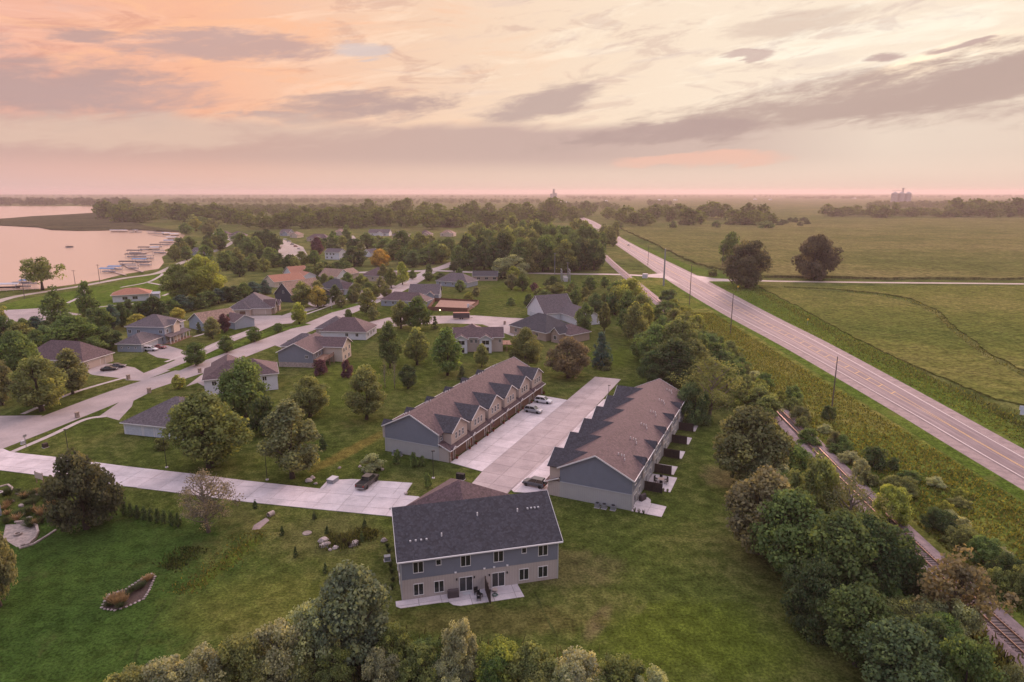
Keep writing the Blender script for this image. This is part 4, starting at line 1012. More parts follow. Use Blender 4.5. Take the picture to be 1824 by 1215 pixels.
# hip house next to it
h9, w, d = house('brown hip roofed ranch house with white side wall beyond the deck house', (568, 590), (653, 592), (678, 575), 3.1, 'hip', 0.62, 'lap_white', 'shingle', d=14)
win_row(h9, 'y0', 0.5, (w - 8, w - 4), 1.2); add_block(h9, -4, w * 0.5, 5, 18, 3.0, 'hip', 0.6, 'lap_tan', 'shingle_grey'); win_row(h9, 'x1', w - 0.5, (3, 6.5, 10), 1.0)
# house with two white gabled bays
h10, w, d = house('brown roofed house with two white gabled bays facing the townhouses', (806, 602), (898, 601), (817, 577), 5.2, 'gx', 0.55, 'lap_tan', 'shingle', d=10)
for cx in (3.0, 11.5):
    add_block(h10, cx - 2.6, cx + 2.6, -2.2, 4.6, 5.0, 'gy', 0.55, 'lap_white', 'shingle')
    add_window(h10, cx, -1.7, 3.0, 0, 2.6, 1.6, 1); add_window(h10, cx, -1.7, 0.15, 0, 2.4, 2.0, 1, name='patio_door')
win_row(h10, 'y0', 0.5, (6.6, 8.2, w - 1.5), 3.2, 0.9, 1.3); add_block(h10, 1.5, 12, 8, 19, 4.4, 'hip', 0.6, 'lap_tan', 'shingle')
b = MB(); b.box(w - 1.0, w + 4.0, 0.5, 7, 2.4, 2.55); b.build('deck_floor', M['deck_wood'], h10)
for x, y in ((w + 3.8, 0.7), (w + 3.8, 6.8), (w + 1.0, 0.7)):
    b = MB(); b.box(x - 0.1, x + 0.1, y - 0.1, y + 0.1, 0, 3.4); b.build('deck_post', M['deck_wood'], h10)
# dark hip house
h11, w, d = house('large dark hip roofed house with covered rear porch right of the turning circle', (905, 579), (972, 594), (1046, 577), 3.2, 'hip', 0.6, 'lap_stone', 'shingle_dark_shaded', d=17)
add_block(h11, w - 2, w + 9.0, 4, 15.5, 3.2, 'hip', 0.55, 'lap_stone', 'shingle'); add_block(h11, w + 1, w + 6.0, 1.0, 7.0, 3.6, 'gy', 0.9, 'stone_wall', 'shingle_dark_shaded')
win_row(h11, 'y0', 1.5, (w + 3.5,), 1.2, 1.6, 1.5); win_row(h11, 'y0', 0.5, (4, 8, 13, 16), 1.0, 1.5, 1.5)
# white gabled house behind
h12, w, d = house('white gable ended house with mauve roof and garage beyond the dark hip house', (937, 548), (969, 560), (962, 536), 3.2, 'gy', 0.75, 'lap_white', 'shingle_grey', d=16)
add_garage(h12, w * 0.36, 0.5, 0, w * 0.4, 2.2, 'garage_pale'); add_garage(h12, w * 0.78, 0.5, 0, w * 0.22, 2.2, 'garage_pale')
add_block(h12, 2, w + 15, 8, 20, 3.2, 'gx', 0.6, 'lap_white', 'shingle_grey')
# houses around the far end of the street
h13, w, d = house('slate and orange roofed house with cream end wall by the fenced pool', (727, 524), (783, 524), (805, 517), 3.3, 'gx', 0.62, 'lap_blue', 'shingle_grey', d=14)
win_row(h13, 'x1', w - 0.5, (4, 8), 1.2); win_row(h13, 'y0', 0.5, (w - 4,), 1.2); add_block(h13, w - 7, w - 2.5, -2, 4, 3.0, 'gy', 0.8, 'lap_blue', 'shingle_tan')
h14, w, d = house('mauve hip roofed house with grey side wall beside the street trees', (676, 534), (757, 538), (712, 517), 3.0, 'hip', 0.65, 'lap_blue', 'shingle', d=11); win_row(h14, 'y0', 0.5, (3, 7, 12), 1.1)
h15, w, d = house('blue-slate hip roofed house left of the pale willow', (775, 500), (832, 504), (846, 498), 3.0, 'hip', 0.65, 'lap_blue', 'shingle_grey', d=14); win_row(h15, 'y0', 0.5, (3, 7, 12), 1.1)
h16, w, d = house('long dark roofed house with lit porch below the big grove', (841, 492), (887, 492), (838, 482), 3.0, 'gx', 0.5, 'lap_stone', 'shingle_dark_shaded', d=11); win_row(h16, 'y0', 0.5, (4, 9, 14), 0.8, 2.0, 1.5)
h17, w, d = house('navy roofed house with white gable beside dark round trees', (560, 512), (608, 516), (600, 500), 3.2, 'hip', 0.6, 'lap_tan', 'shingle_dark_shaded', d=15)
add_block(h17, w - 5, w + 3, 2, 10, 3.2, 'gx', 0.8, 'lap_white', 'shingle'); win_row(h17, 'y0', 0.5, (4, 9), 1.0); add_garage(h17, w + 2.5, 6, R90, 4.8, 2.2, 'garage_tan')
h18, w, d = house('orange roofed house with pale blue gable end in front of yellow maple', (600, 494), (624, 490), (612, 476), 3.4, 'gy', 0.7, 'lap_white', 'shingle_tan', d=15)
win_row(h18, 'y0', 0.5, (w / 2,), 1.2); add_block(h18, w * 0.4, w + 14, 4, 15, 3.2, 'gx', 0.55, 'lap_tan', 'shingle_tan')
h19, w, d = house('mauve hip roofed house below the yellow maple', (640, 491), (694, 493), (645, 474), 3.2, 'hip', 0.55, 'lap_tan', 'shingle', d=17); win_row(h19, 'y0', 0.5, (4, 9, 15), 1.0)
h20, w, d = house('orange tiled long house left of the dark round tree on the lower street', (488, 503), (545, 497), (500, 488), 3.2, 'gx', 0.5, 'lap_cream', 'tile_roof', d=14); win_row(h20, 'y0', 0.5, (4, 9, 15), 1.0)
h21, w, d = house('orange roofed house with white gable in front of the boat trailers', (503, 486), (520, 490), (512, 480), 3.4, 'gy', 0.6, 'lap_white', 'tile_roof', d=12); add_block(h21, w * 0.4, w + 10, 3, 12, 3.2, 'gx', 0.5, 'lap_white', 'tile_roof')
h22, w, d = house('white two-storey house with dark roof among dark round trees', (577, 449), (604, 450), (580, 441), 6.0, 'gx', 0.5, 'lap_white', 'shingle_grey', d=11); win_row(h22, 'y0', 0.5, (2.5, 6, 9), 3.7, 1.6, 1.6); win_row(h22, 'y0', 0.5, (2.5, 7), 0.8, 1.6, 1.6)
h23, w, d = house('pale blue roofed small house left of the yellow maple crown', (644, 450), (660, 451), (650, 442), 3.4, 'gy', 0.6, 'lap_white', 'shingle_grey', d=12)
far = [((383, 418), (405, 420), (385, 409), 'shingle', 'lap_cream', 'leftmost mauve roofed house by the far shore street'), ((406, 419), (430, 419), (408, 411), 'shingle', 'lap_tan', 'mauve roofed house right of the leftmost far shore house'),
       ((497, 415), (514, 418), (503, 407), 'shingle_grey', 'lap_blue', 'pale blue house in the treetops above the boat trailers'), ((515, 418), (530, 416), (518, 410), 'shingle_tan', 'lap_cream', 'cream house joined beside the pale blue far house'),
       ((545, 424), (583, 426), (550, 412), 'shingle', 'lap_tan', 'wide brown roofed house behind the dark purple tree'), ((592, 414), (616, 415), (594, 406), 'shingle_tan', 'lap_tan', 'tan roofed house between two slim far trees'),
       ((655, 415), (693, 418), (660, 407), 'shingle_grey', 'lap_white', 'long grey roofed house with pale wall in the far row'), ((697, 418), (725, 420), (702, 405), 'shingle', 'lap_tan', 'steep mauve roofed house in the far row before the wood'),
       ((743, 417), (766, 418), (746, 409), 'shingle', 'lap_tan', 'small mauve roofed house right in the far row'), ((783, 416), (808, 417), (786, 409), 'shingle_tan', 'lap_cream', 'tan hip roofed house at the grove edge far row'),
       ((818, 463), (848, 466), (826, 455), 'shingle', 'lap_tan', 'tan hip roofed house in front of the left grove edge'),
       ((338, 451), (356, 452), (345, 443), 'shingle_grey', 'lap_blue', 'blue-grey roofed shore house nearest the boat lifts'), ((356, 442), (378, 444), (360, 436), 'shingle_grey', 'lap_white', 'flat white roofed shore shed behind the boat lifts'),
       ((364, 432), (382, 433), (368, 421), 'shingle_grey', 'lap_blue', 'blue gabled shore house farthest behind the boat lifts')]
for A, B, C, rm, wm, lab in far:
    B = (B[0], A[1] + 0.3)
    r, w, d = house(lab, A, B, C, 3.6, 'hip' if rm != 'shingle_grey' else 'gx', 0.62, wm, rm, d=14)
    add_block(r, w * 0.45, w * 0.45 + 8, -3.5, 7, 3.6, 'gy', 0.65, wm, rm)
    win_row(r, 'y0', 0.5, [w * 0.2, w * 0.5, w * 0.8], 1.2, 1.5, 1.4)
# park pavilion by the lake with tiled roof
pk, w, d = house('park shelter with orange tiled roof and pale walls on the lakeside lawn', (196, 527), (268, 523), (215, 513), 3.6, 'hip', 0.42, 'lap_white', 'tile_roof', name='park_building', d=13, over=0.8); pk['category'] = 'building'
win_row(pk, 'y0', 0.8, (w * 0.35, w * 0.6), 1.0, 2.4, 1.6); add_block(pk, w - 1.5, w + 4, 5, 9, 2.6, 'gx', 0.5, 'lap_white', 'canvas_white', over=0.3)
# corner of the garden house at the left edge
h30, w, d = house('grey walled house corner above the terraced garden at the left edge', (-70, 905), (5, 875), (-80, 850), 4.4, 'hip', 0.5, 'lap_blue', 'shingle', d=14)
ORD_ = ['leftmost', 'second from left', 'third from left', 'fourth from left', 'fifth from left', 'sixth from left', 'seventh from left', 'eighth from left', 'ninth from left', 'tenth from left']
# ================================================================ OBJECTS
# ---------------------------------------------------------------- vehicles
_wheel = {}
def wheel_meshes(r):
    if r not in _wheel:
        t = MB(); prof = [(r * 0.62, -0.11), (r * 0.95, -0.11), (r, -0.07), (r, 0.07), (r * 0.95, 0.11), (r * 0.62, 0.11)]
        t.lathe(prof, 18); m = t.mesh('tyre', M['rubber'], fix=True)
        q = MB(); q.lathe([(r * 0.63, -0.09), (r * 0.63, 0.085), (r * 0.3, 0.10), (r * 0.1, 0.09)], 14); m2 = q.mesh('rim', M['rim'], fix=True); _wheel[r] = (m, m2)
    return _wheel[r]
PAINT = {}
def paint(c):
    k = tuple(c)
    if k not in PAINT:
        m = material('paint_%d' % len(PAINT), c, None, rough=0.32, metal=0.15, spec=0.6); PAINT[k] = m
    return PAINT[k]
def loft(stations):
    """closed skin through rings of equal vertex count"""
    mb = MB(); n = len(stations[0])
    for r in stations: mb.v += [tuple(p) for p in r]
    for k in range(len(stations) - 1):
        for j in range(n): a = k * n; mb.f.append([a + j, a + (j + 1) % n, a + n + (j + 1) % n, a + n + j])
    mb.f.append(list(range(n))[::-1]); mb.f.append([(len(stations) - 1) * n + j for j in range(n)]); return mb
def vehicle(label, kind, loc, heading, colr, cat='car', group=None, lit=False):
    name = {'suv': 'parked_suv', 'sedan': 'parked_car', 'pickup': 'pickup_truck', 'van': 'parked_van'}[kind]
    L, W, Hh, r = {'suv': (4.7, 1.86, 1.70, 0.36), 'sedan': (4.7, 1.82, 1.45, 0.33), 'pickup': (5.9, 2.0, 1.92, 0.40), 'van': (5.2, 2.0, 1.95, 0.36)}[kind]
    root = thing(name, label, cat, (loc[0], loc[1], loc[2] if len(loc) > 2 else 0.11), heading, group); pm = paint(colr)
    belt = {'suv': 1.02, 'sedan': 0.92, 'pickup': 1.15, 'van': 1.08}[kind]; zb = {'suv': 0.30, 'sedan': 0.24, 'pickup': 0.42, 'van': 0.28}[kind]; w = W / 2
    def ring(x, hw, z0, z1, sh=0.12): return [(x, -hw * 0.94, z0), (x, -hw, z0 + 0.18), (x, -hw, z1 - sh), (x, -hw * 0.93, z1), (x, hw * 0.93, z1), (x, hw, z1 - sh), (x, hw, z0 + 0.18), (x, hw * 0.94, z0)]
    f, b = L / 2, -L / 2
    if kind == 'pickup':
        st = [ring(b, w * 0.95, zb + 0.1, belt - 0.02), ring(b + 0.1, w, zb, belt), ring(f - 1.6, w, zb, belt), ring(f - 0.5, w * 0.98, zb, belt - 0.03), ring(f - 0.08, w * 0.92, zb + 0.05, belt - 0.12), ring(f, w * 0.85, zb + 0.15, belt - 0.25)]
    else:
        hood = belt - (0.06 if kind != 'van' else 0.0)
        st = [ring(b, w * 0.86, zb + 0.2, belt - 0.12), ring(b + 0.12, w * 0.96, zb + 0.05, belt), ring(b + 0.8, w, zb, belt), ring(f - 1.5, w, zb, belt), ring(f - 0.6, w * 0.97, zb, hood - 0.05), ring(f - 0.15, w * 0.9, zb + 0.05, hood - 0.20), ring(f, w * 0.78, zb + 0.15, hood - 0.38)]
    loft(st).build('body', pm, root, fix=True, smooth=False)
    # cabin
    x0, x1, t0, t1 = {'suv': (b + 0.12, f - 1.25, b + 0.55, f - 2.05), 'sedan': (b + 0.75, f - 1.25, b + 1.45, f - 2.15), 'pickup': (b + 2.05, f - 1.35, b + 2.25, f - 2.05), 'van': (b + 0.08, f - 0.85, b + 0.25, f - 1.7)}[kind]
    hw0, hw1 = w * 0.91, w * 0.74; zt = Hh - 0.05
    c = MB(); A = [(x0, -hw0, belt - 0.01), (x1, -hw0, belt - 0.01), (x1, hw0, belt - 0.01), (x0, hw0, belt - 0.01)]; B = [(t0, -hw1, zt), (t1, -hw1, zt), (t1, hw1, zt), (t0, hw1, zt)]
    c.poly(B); c.poly(A[::-1])
    for k in range(4): c.poly([A[k], A[(k + 1) % 4], B[(k + 1) % 4], B[k]])
    c.build('window_glass', M['glass'], root, fix=True)
    q = MB(); q.box(t0 - 0.04, t1 + 0.05, -hw1 - 0.015, hw1 + 0.015, zt - 0.01, zt + 0.05); q.build('roof', pm, root)
    for k in range(4):
        q = MB(); q.bar(Vector(A[k]) + Vector((0, 0, -0.02)), Vector(B[k]) + Vector((0, 0, 0.01)), 0.10, 0.10); q.build('pillar', pm, root)
    xm = (x0 + x1) / 2; tm = (t0 + t1) / 2
    for s in (-1, 1):
        q = MB(); q.bar((xm, s * (hw0 + 0.005), belt - 0.02), (tm, s * (hw1 + 0.01), zt), 0.09, 0.05); q.build('pillar', pm, root)
    if kind == 'pickup':
        q = MB(); q.box(b + 0.10, x0 - 0.12, -w * 0.86, w * 0.86, belt - 0.001, belt + 0.02); q.build('bed_liner', M['rubber'], root)
        for yy in (-w * 0.93, w * 0.93):
            q = MB(); q.box(b + 0.02, x0 - 0.1, yy - 0.06, yy + 0.06, belt + 0.004, belt + 0.12); q.build('bed_rail', pm, root)
        q = MB(); q.box(b - 0.01, b + 0.08, -w * 0.9, w * 0.9, belt - 0.35, belt + 0.12); q.build('tailgate', pm, root)
        q = MB(); q.box(b - 0.12, b - 0.012, -w * 0.9, w * 0.9, zb + 0.05, zb + 0.25); q.build('bumper', M['rim'], root)
    wb = L * 0.30; a, m2 = wheel_meshes(r)
    for sx in (-wb, wb):
        for sy in (-1, 1):
            wo = put('wheel', a, None, root, (sx, sy * (w - 0.10), r)); wo.rotation_euler = (math.pi / 2 * -sy, 0, 0); put('rim', m2, None, wo)
    for sy in (-1, 1):
        q = MB(); q.box(f - 0.22, f - 0.03, sy * w * 0.70 - 0.18, sy * w * 0.70 + 0.18, belt - 0.42, belt - 0.24); q.build('headlight', M['lamp_glow'] if lit else M['lamp_clear'], root)
        q = MB(); q.box(b - 0.015, b + 0.12, sy * w * 0.80 - 0.11, sy * w * 0.80 + 0.11, belt - 0.34, belt - 0.02); q.build('taillight', M['lamp_red'], root)
    return root
def azr(a): return math.pi / 2 - math.radians(a)        # compass azimuth -> rotation about z
row_az = 24.2
vehicle('white SUV parked on the apron near the far end of the court', 'suv', (*G(968, 718)[:2], 0.11), azr(row_az + 90), (0.62, 0.62, 0.64))
vehicle('silver-grey SUV parked in front of a brown garage door', 'suv', (*G(950, 735)[:2], 0.11), azr(row_az + 92), (0.30, 0.31, 0.33))
vehicle('dark grey SUV parked beside the right townhouse row', 'suv', (*G(952, 866)[:2], 0.11), azr(row_az - 88), (0.075, 0.08, 0.09))
vehicle('dark pickup truck with open bed parked on the concrete pad', 'pickup', (*G(655, 864)[:2], 0.11), azr(18), (0.055, 0.045, 0.042), 'pickup')
vehicle('black sedan nearest the street on the tan garage drive', 'sedan', (*G(195, 660)[:2], 0.06), azr(72), (0.02, 0.02, 0.022))
vehicle('dark grey sedan behind the black one on the tan garage drive', 'sedan', (*G(210, 655)[:2], 0.06), azr(74), (0.06, 0.055, 0.065))
vehicle('white SUV before the grey two-storey house', 'suv', (*G(269, 625)[:2], 0.06), azr(95), (0.55, 0.55, 0.57))
vehicle('dark red car half behind the white SUV at the grey two-storey house', 'sedan', (*G(285, 621)[:2], 0.06), azr(95), (0.22, 0.06, 0.06))
vehicle('pale car driving away on the highway', 'sedan', (121.5, 690, 0.13), azr(2.5), (0.55, 0.53, 0.52), 'car')
vehicle('oncoming car with lit headlights on the far highway', 'sedan', (118.5, 815, 0.13), azr(183), (0.4, 0.4, 0.4), 'car', lit=True)
for k, (x, y, c, l_) in enumerate(((508, 427, (0.6, 0.6, 0.6), 'white car at the far end of the boat trailer lot'), (515, 431, (0.55, 0.53, 0.52), 'second pale car in the boat trailer lot'), (521, 436, (0.10, 0.10, 0.12), 'dark car in the middle of the boat trailer lot'), (527, 440, (0.3, 0.1, 0.08), 'dark red car in the boat trailer lot'), (533, 444, (0.5, 0.45, 0.45), 'pale car at the near end of the boat trailer lot'),
        (786, 455, (0.5, 0.5, 0.52), 'pale car left under the round tree by the grove'), (793, 456, (0.12, 0.12, 0.14), 'dark car in the middle under the round tree by the grove'), (800, 454, (0.45, 0.45, 0.47), 'pale car right under the round tree by the grove'), (410, 424, (0.45, 0.45, 0.48), 'car parked left in the far shore street'), (418, 425, (0.2, 0.2, 0.22), 'dark car parked right in the far shore street'))):
    vehicle(l_, 'suv' if k % 2 else 'sedan', (*G(x, y)[:2], 0.07), azr(70 + 15 * k), c)

# ---------------------------------------------------------------- poles, lamps and signs
def pole(label, bx, by, topy, r=0.16, arm=None, mat='pole_wood', az=92, name='utility_pole', cat='pole', group=None):
    p = G(bx, by); h = height_at(p, topy); o = thing(name, label, cat, p, azr(az), group)
    b = MB(); b.tube([(0, 0, 0), (0, 0, h * 0.5), (0, 0, h)], [r, r * 0.85, r * 0.62], 9); b.build('shaft', M[mat], o)
    for k in range(arm or 0):
        z = h - 0.5 - k * 1.1; b = MB(); b.box(-1.2, 1.2, -0.06, 0.06, z - 0.07, z + 0.07); b.build('crossarm', M[mat], o)
        for x in (-1.1, -0.55, 0.55, 1.1):
            b = MB(); b.lathe([(0.04, 0), (0.06, 0.06), (0.03, 0.16)], 8, (x, 0, z + 0.07)); b.build('insulator', M['grey_metal'], o)
    return o
pole('grey steel transmission pole at the highway crossing', 1182, 509, 443, 0.55, 0, 'grey_metal')
pole('tall wooden pole beside the highway nearest the crossing', 1228, 543, 471, 0.20, 0); pole('second wooden highway pole from the crossing', 1301, 594, 522, 0.18, 0); pole('wooden highway pole nearest the viewer', 1482, 724, 635, 0.17, 0)
pole('thin wooden pole left of the highway beyond the crossing', 1154, 472, 437, 0.2, 1); pole('wooden pole in front of the gravel road tree', 1286, 480, 442, 0.22, 2)
pole('tall substation pole at the left', 988, 489, 450, 0.25, 1, 'grey_metal'); pole('tall substation pole at the right', 1011, 498, 467, 0.25, 1, 'grey_metal'); pole('pole standing at the street junction', 765, 482, 447, 0.18, 1)
pole('shore pole behind the cottonwood docks', 44, 532, 492, 0.16, 1); pole('middle shore pole by the lake', 134, 506, 481, 0.16, 1); pole('shore pole nearest the boat lifts', 178, 503, 471, 0.18, 1)
def lamp_post(label, bx, by, topy):
    p = G(bx, by); h = height_at(p, topy); o = thing('lamp_post', label, 'lamp post', p)
    b = MB(); b.lathe([(0.3, 0), (0.3, 0.18), (0.24, 0.2)], 12); b.build('footing', M['concrete'], o)
    b = MB(); b.tube([(0, 0, 0.18), (0, 0, h - 0.1)], [0.07, 0.05], 8); b.build('post', M['dark_metal'], o)
    b = MB(); b.box(-0.25, 0.45, -0.14, 0.14, h - 0.12, h + 0.02); b.build('lamp_head', M['dark_metal'], o)
lamp_post('slim black lamp post left beside the private drive', 123, 812, 765); lamp_post('slim black lamp post in the middle of the private drive, before round tree', 297, 833, 783); lamp_post('slim black lamp post right beside the tall leafy tree', 476, 855, 795); lamp_post('black lamp post at the townhouse end wall', 772, 852, 803)
lamp_post('lamp post behind the right row at the court end', 1084, 706, 686)
def street_lamp(label, bx, by, topy):
    p = G(bx, by); h = height_at(p, topy); o = thing('street_lamp', label, 'street lamp', p, azr(120))
    b = MB(); b.tube([(0, 0, 0), (0, 0, h)], [0.09, 0.06], 8); b.build('post', M['grey_trim'], o)
    b = MB(); b.tube([(0, 0, h), (0.8, 0, h + 0.3), (1.5, 0, h + 0.3)], 0.04, 6); b.build('arm', M['grey_trim'], o)
    b = MB(); b.box(1.3, 1.9, -0.13, 0.13, h + 0.22, h + 0.34); b.build('lamp_head', M['white_trim'], o)
street_lamp('pale street lamp at the turning area before the dark street trees', 591, 549, 529)
def glow_lamp(label, px, py, h):
    p = G(px, py); o = thing('yard_lamp', label, 'lamp', p); b = MB(); b.tube([(0, 0, 0), (0, 0, h)], 0.05, 6); b.build('post', M['dark_metal'], o)
    b = MB(); b.lathe([(0.05, 0), (0.28, 0.12), (0.28, 0.35), (0.08, 0.5)], 10, (0, 0, h)); b.build('lit_globe', M['lamp_glow'], o)
glow_lamp('lit yard lamp before the fenced pool', 784, 566, 3.2); glow_lamp('lit lamp at the lit porch house', 857, 497, 2.2)
def sign(label, px, py, hgt, w, h, mat, az, diamond=False, name='road_sign'):
    p = G(px, py); o = thing(name, label, 'sign', p, azr(az)); b = MB(); b.box(-0.05, 0.05, -0.05, 0.05, 0, hgt); b.build('post', M['grey_metal'], o)
    b = MB()
    if diamond: b.prism([(0, -w / 2), (w / 2, 0), (0, w / 2), (-w / 2, 0)], 0, 0.03); m = b.build('sign_plate', M[mat], o, (0.07, 0, hgt + w * 0.4)); m.rotation_euler = (math.pi / 2, 0, math.pi / 2)
    else: b.box(0.055, 0.09, -w / 2, w / 2, hgt - h * 0.3, hgt + h * 0.7); b.build('sign_plate', M[mat], o)
    return o
sign('yellow warning sign by the gravel road corner tree', 1314, 519, 2.2, 1.3, 1.3, 'sign_yellow', 184, True); sign('yellow warning sign nearer along the field side of the highway', 1438, 579, 2.0, 1.1, 1.1, 'sign_yellow', 184, True); sign('street name sign at the private drive corner', 47, 797, 2.6, 0.9, 0.5, 'grey_metal', 100)
# big white board with red emblem at the right edge
p = G(1830, 742); o = thing('billboard', 'white roadside board with red oval emblem at the right edge', 'billboard', p, azr(200))
for y in (-1.4, 1.4):
    b = MB(); b.box(-0.08, 0.08, y - 0.08, y + 0.08, 0, 2.3); b.build('post', M['pole_wood'], o)
b = MB(); b.box(0.09, 0.17, -1.7, 1.7, 0.35, 1.6); b.build('lower_panel', M['sign_white'], o); b = MB(); b.box(0.09, 0.20, -2.0, 2.0, 1.62, 2.7); b.build('upper_panel', M['sign_white'], o)
b = MB(); b.lathe([(0.32, 0), (0.32, 0.03)], 20); e = b.build('emblem', M['sign_red'], o, (0.205, 0.45, 2.2)); e.rotation_euler = (0, math.pi / 2, 0); e.scale = (0.7, 1.3, 1)
# wooden board at the private drive
p = G(72, 862); o = thing('notice_board', 'plain wooden notice board on two posts beside the private drive', 'sign board', p, azr(205))
for y in (-1.1, 1.1):
    b = MB(); b.box(-0.06, 0.06, y - 0.06, y + 0.06, 0, 2.5); b.build('post', M['deck_wood'], o)
b = MB(); b.box(0.065, 0.12, -1.25, 1.25, 1.1, 2.4); b.build('panel', M['garage_tan'], o)
def mailbox(label, px, py):
    o = thing('mailbox', label, 'mailbox', G(px, py), azr(120)); b = MB(); b.box(-0.35, 0.35, -0.4, 0.4, 0, 1.35); b.box(-0.42, 0.42, -0.47, 0.47, 1.35, 1.47); b.build('brick_pillar', M['stone_wall'], o)
    b = MB(); b.box(-0.44, -0.35, -0.18, 0.18, 0.95, 1.25); b.build('letter_box', M['dark_metal'], o)
mailbox('brick mailbox pillar at the sidewalk of the slate hip house', 138, 744); mailbox('brick mailbox pillar before the slate hip house roof', 266, 700); mailbox('brick mailbox pillar beside the tan garage drive', 229, 676); mailbox('brick mailbox pillar at the upper drive of the pale end wall house', 356, 664)
mailbox('brick mailbox pillar at the turning circle', 899, 578)
def box_thing(name, label, cat, px, py, sx, sy, sz, mat, az=24, lid=None):
    o = thing(name, label, cat, G(px, py), azr(az)); b = MB(); b.box(-sx / 2, sx / 2, -sy / 2, sy / 2, 0.04, sz); b.build('cabinet', M[mat], o)
    b = MB(); b.box(-sx / 2 - 0.03, sx / 2 + 0.03, -sy / 2 - 0.03, sy / 2 + 0.03, sz, sz + 0.07); b.build('lid', M[lid or mat], o)
    b = MB(); b.box(-sx / 2 - 0.1, sx / 2 + 0.1, -sy / 2 - 0.1, sy / 2 + 0.1, 0, 0.04); b.build('base', M['concrete'], o); return o
box_thing('transformer_box', 'small green utility box on the lawn near the street sign', 'utility box', 81, 797, 0.9, 0.8, 0.9, 'fence_brown'); box_thing('utility_box', 'low pale utility box by the street sign post', 'utility box', 41, 791, 0.7, 0.5, 0.7, 'grey_trim')
box_thing('trash_bin', 'black wheeled bin on the grass behind the garage wing', 'bin', 817, 853, 0.75, 0.8, 1.15, 'rubber'); box_thing('trash_bin', 'second black bin right beside the first behind the garage wing', 'bin', 824, 854, 0.75, 0.8, 1.15, 'rubber')
box_thing('covered_crate', 'grey-blue covered crate at the corner of the pickup pad', 'crate', 593, 859, 1.9, 1.4, 0.85, 'grey_metal', 20, 'canvas_white')
def ac(label, px, py):
    o = thing('air_conditioner', label, 'air conditioner', G(px, py), azr(row_az)); b = MB(); b.box(-0.42, 0.42, -0.42, 0.42, 0.06, 0.85); b.build('casing', M['grey_metal'], o)
    b = MB(); b.lathe([(0.33, 0), (0.33, 0.03), (0.1, 0.06)], 14, (0, 0, 0.85)); b.build('fan_grille', M['dark_metal'], o)
    b = MB(); b.box(-0.5, 0.5, -0.5, 0.5, 0, 0.06); b.build('pad', M['concrete'], o)
for k, (x, y) in enumerate(((1064, 903.5), (1076, 905.5), (1092, 908))): ac(('left', 'middle', 'right')[k] + ' one of three air conditioners at the right row end wall', x, y)
ac('air conditioner left at the left row end wall', 703, 810); ac('air conditioner right at the left row end wall', 712, 812)

# ---------------------------------------------------------------- things along the rows (in row coordinates)
def in_row(row, x, y, z=0.0):
    c, s = math.cos(row.rotation_euler.z), math.sin(row.rotation_euler.z); return Vector((row.location.x + c * x - s * y, row.location.y + s * x + c * y, z))
for k in range(NU):
    for j, dy in enumerate((2.35, 8.1)):
        q = in_row(row_left, 16.35, k * UNIT + dy, 0.105); o = thing('flower_pot', f'flower pot {("left", "right")[j]} of the {("nearest", "second", "third", "fourth", "fifth", "farthest")[k]} brown garage door of the left row', 'flower pot', q)
        b = MB(); b.lathe([(0.18, 0), (0.30, 0.45), (0.33, 0.5), (0.29, 0.5)], 12); b.build('pot', M['pot_red'], o)
        b = MB(); r_ = random.Random(k * 2 + j)
        for _ in range(26):
            a = r_.uniform(0, 6.28); b.bar((0, 0, 0.45), (math.cos(a) * r_.uniform(.1, .34), math.sin(a) * r_.uniform(.1, .34), r_.uniform(0.6, 0.95)), 0.09, 0.02)
        b.build('plant', M['meadow'], o)
# flag by a garage pier
q = in_row(row_left, 15.9, 2 * UNIT + 2.35); o = thing('flag', 'red white and blue striped flag on a pier of the left row', 'flag', q, rz_row)
b = MB(); b.bar((0, 0, 2.0), (0.9, -0.5, 2.75), 0.04, 0.04); b.build('staff', M['white_trim'], o)
for s in range(7):
    b = MB(); z1 = 2.62 - s * 0.13; b.poly([(0.22, -0.12, z1 - 0.33), (0.85, -0.47, z1), (0.85, -0.47, z1 - 0.13), (0.22, -0.12, z1 - 0.46)]); b.build('stripe', M['flag_red' if s % 2 == 0 else 'flag_white'], o)
b = MB(); b.poly([(0.565, -0.33, 2.48), (0.86, -0.49, 2.63), (0.86, -0.49, 2.30), (0.565, -0.33, 2.15)]); b.build('canton', M['flag_blue'], o)
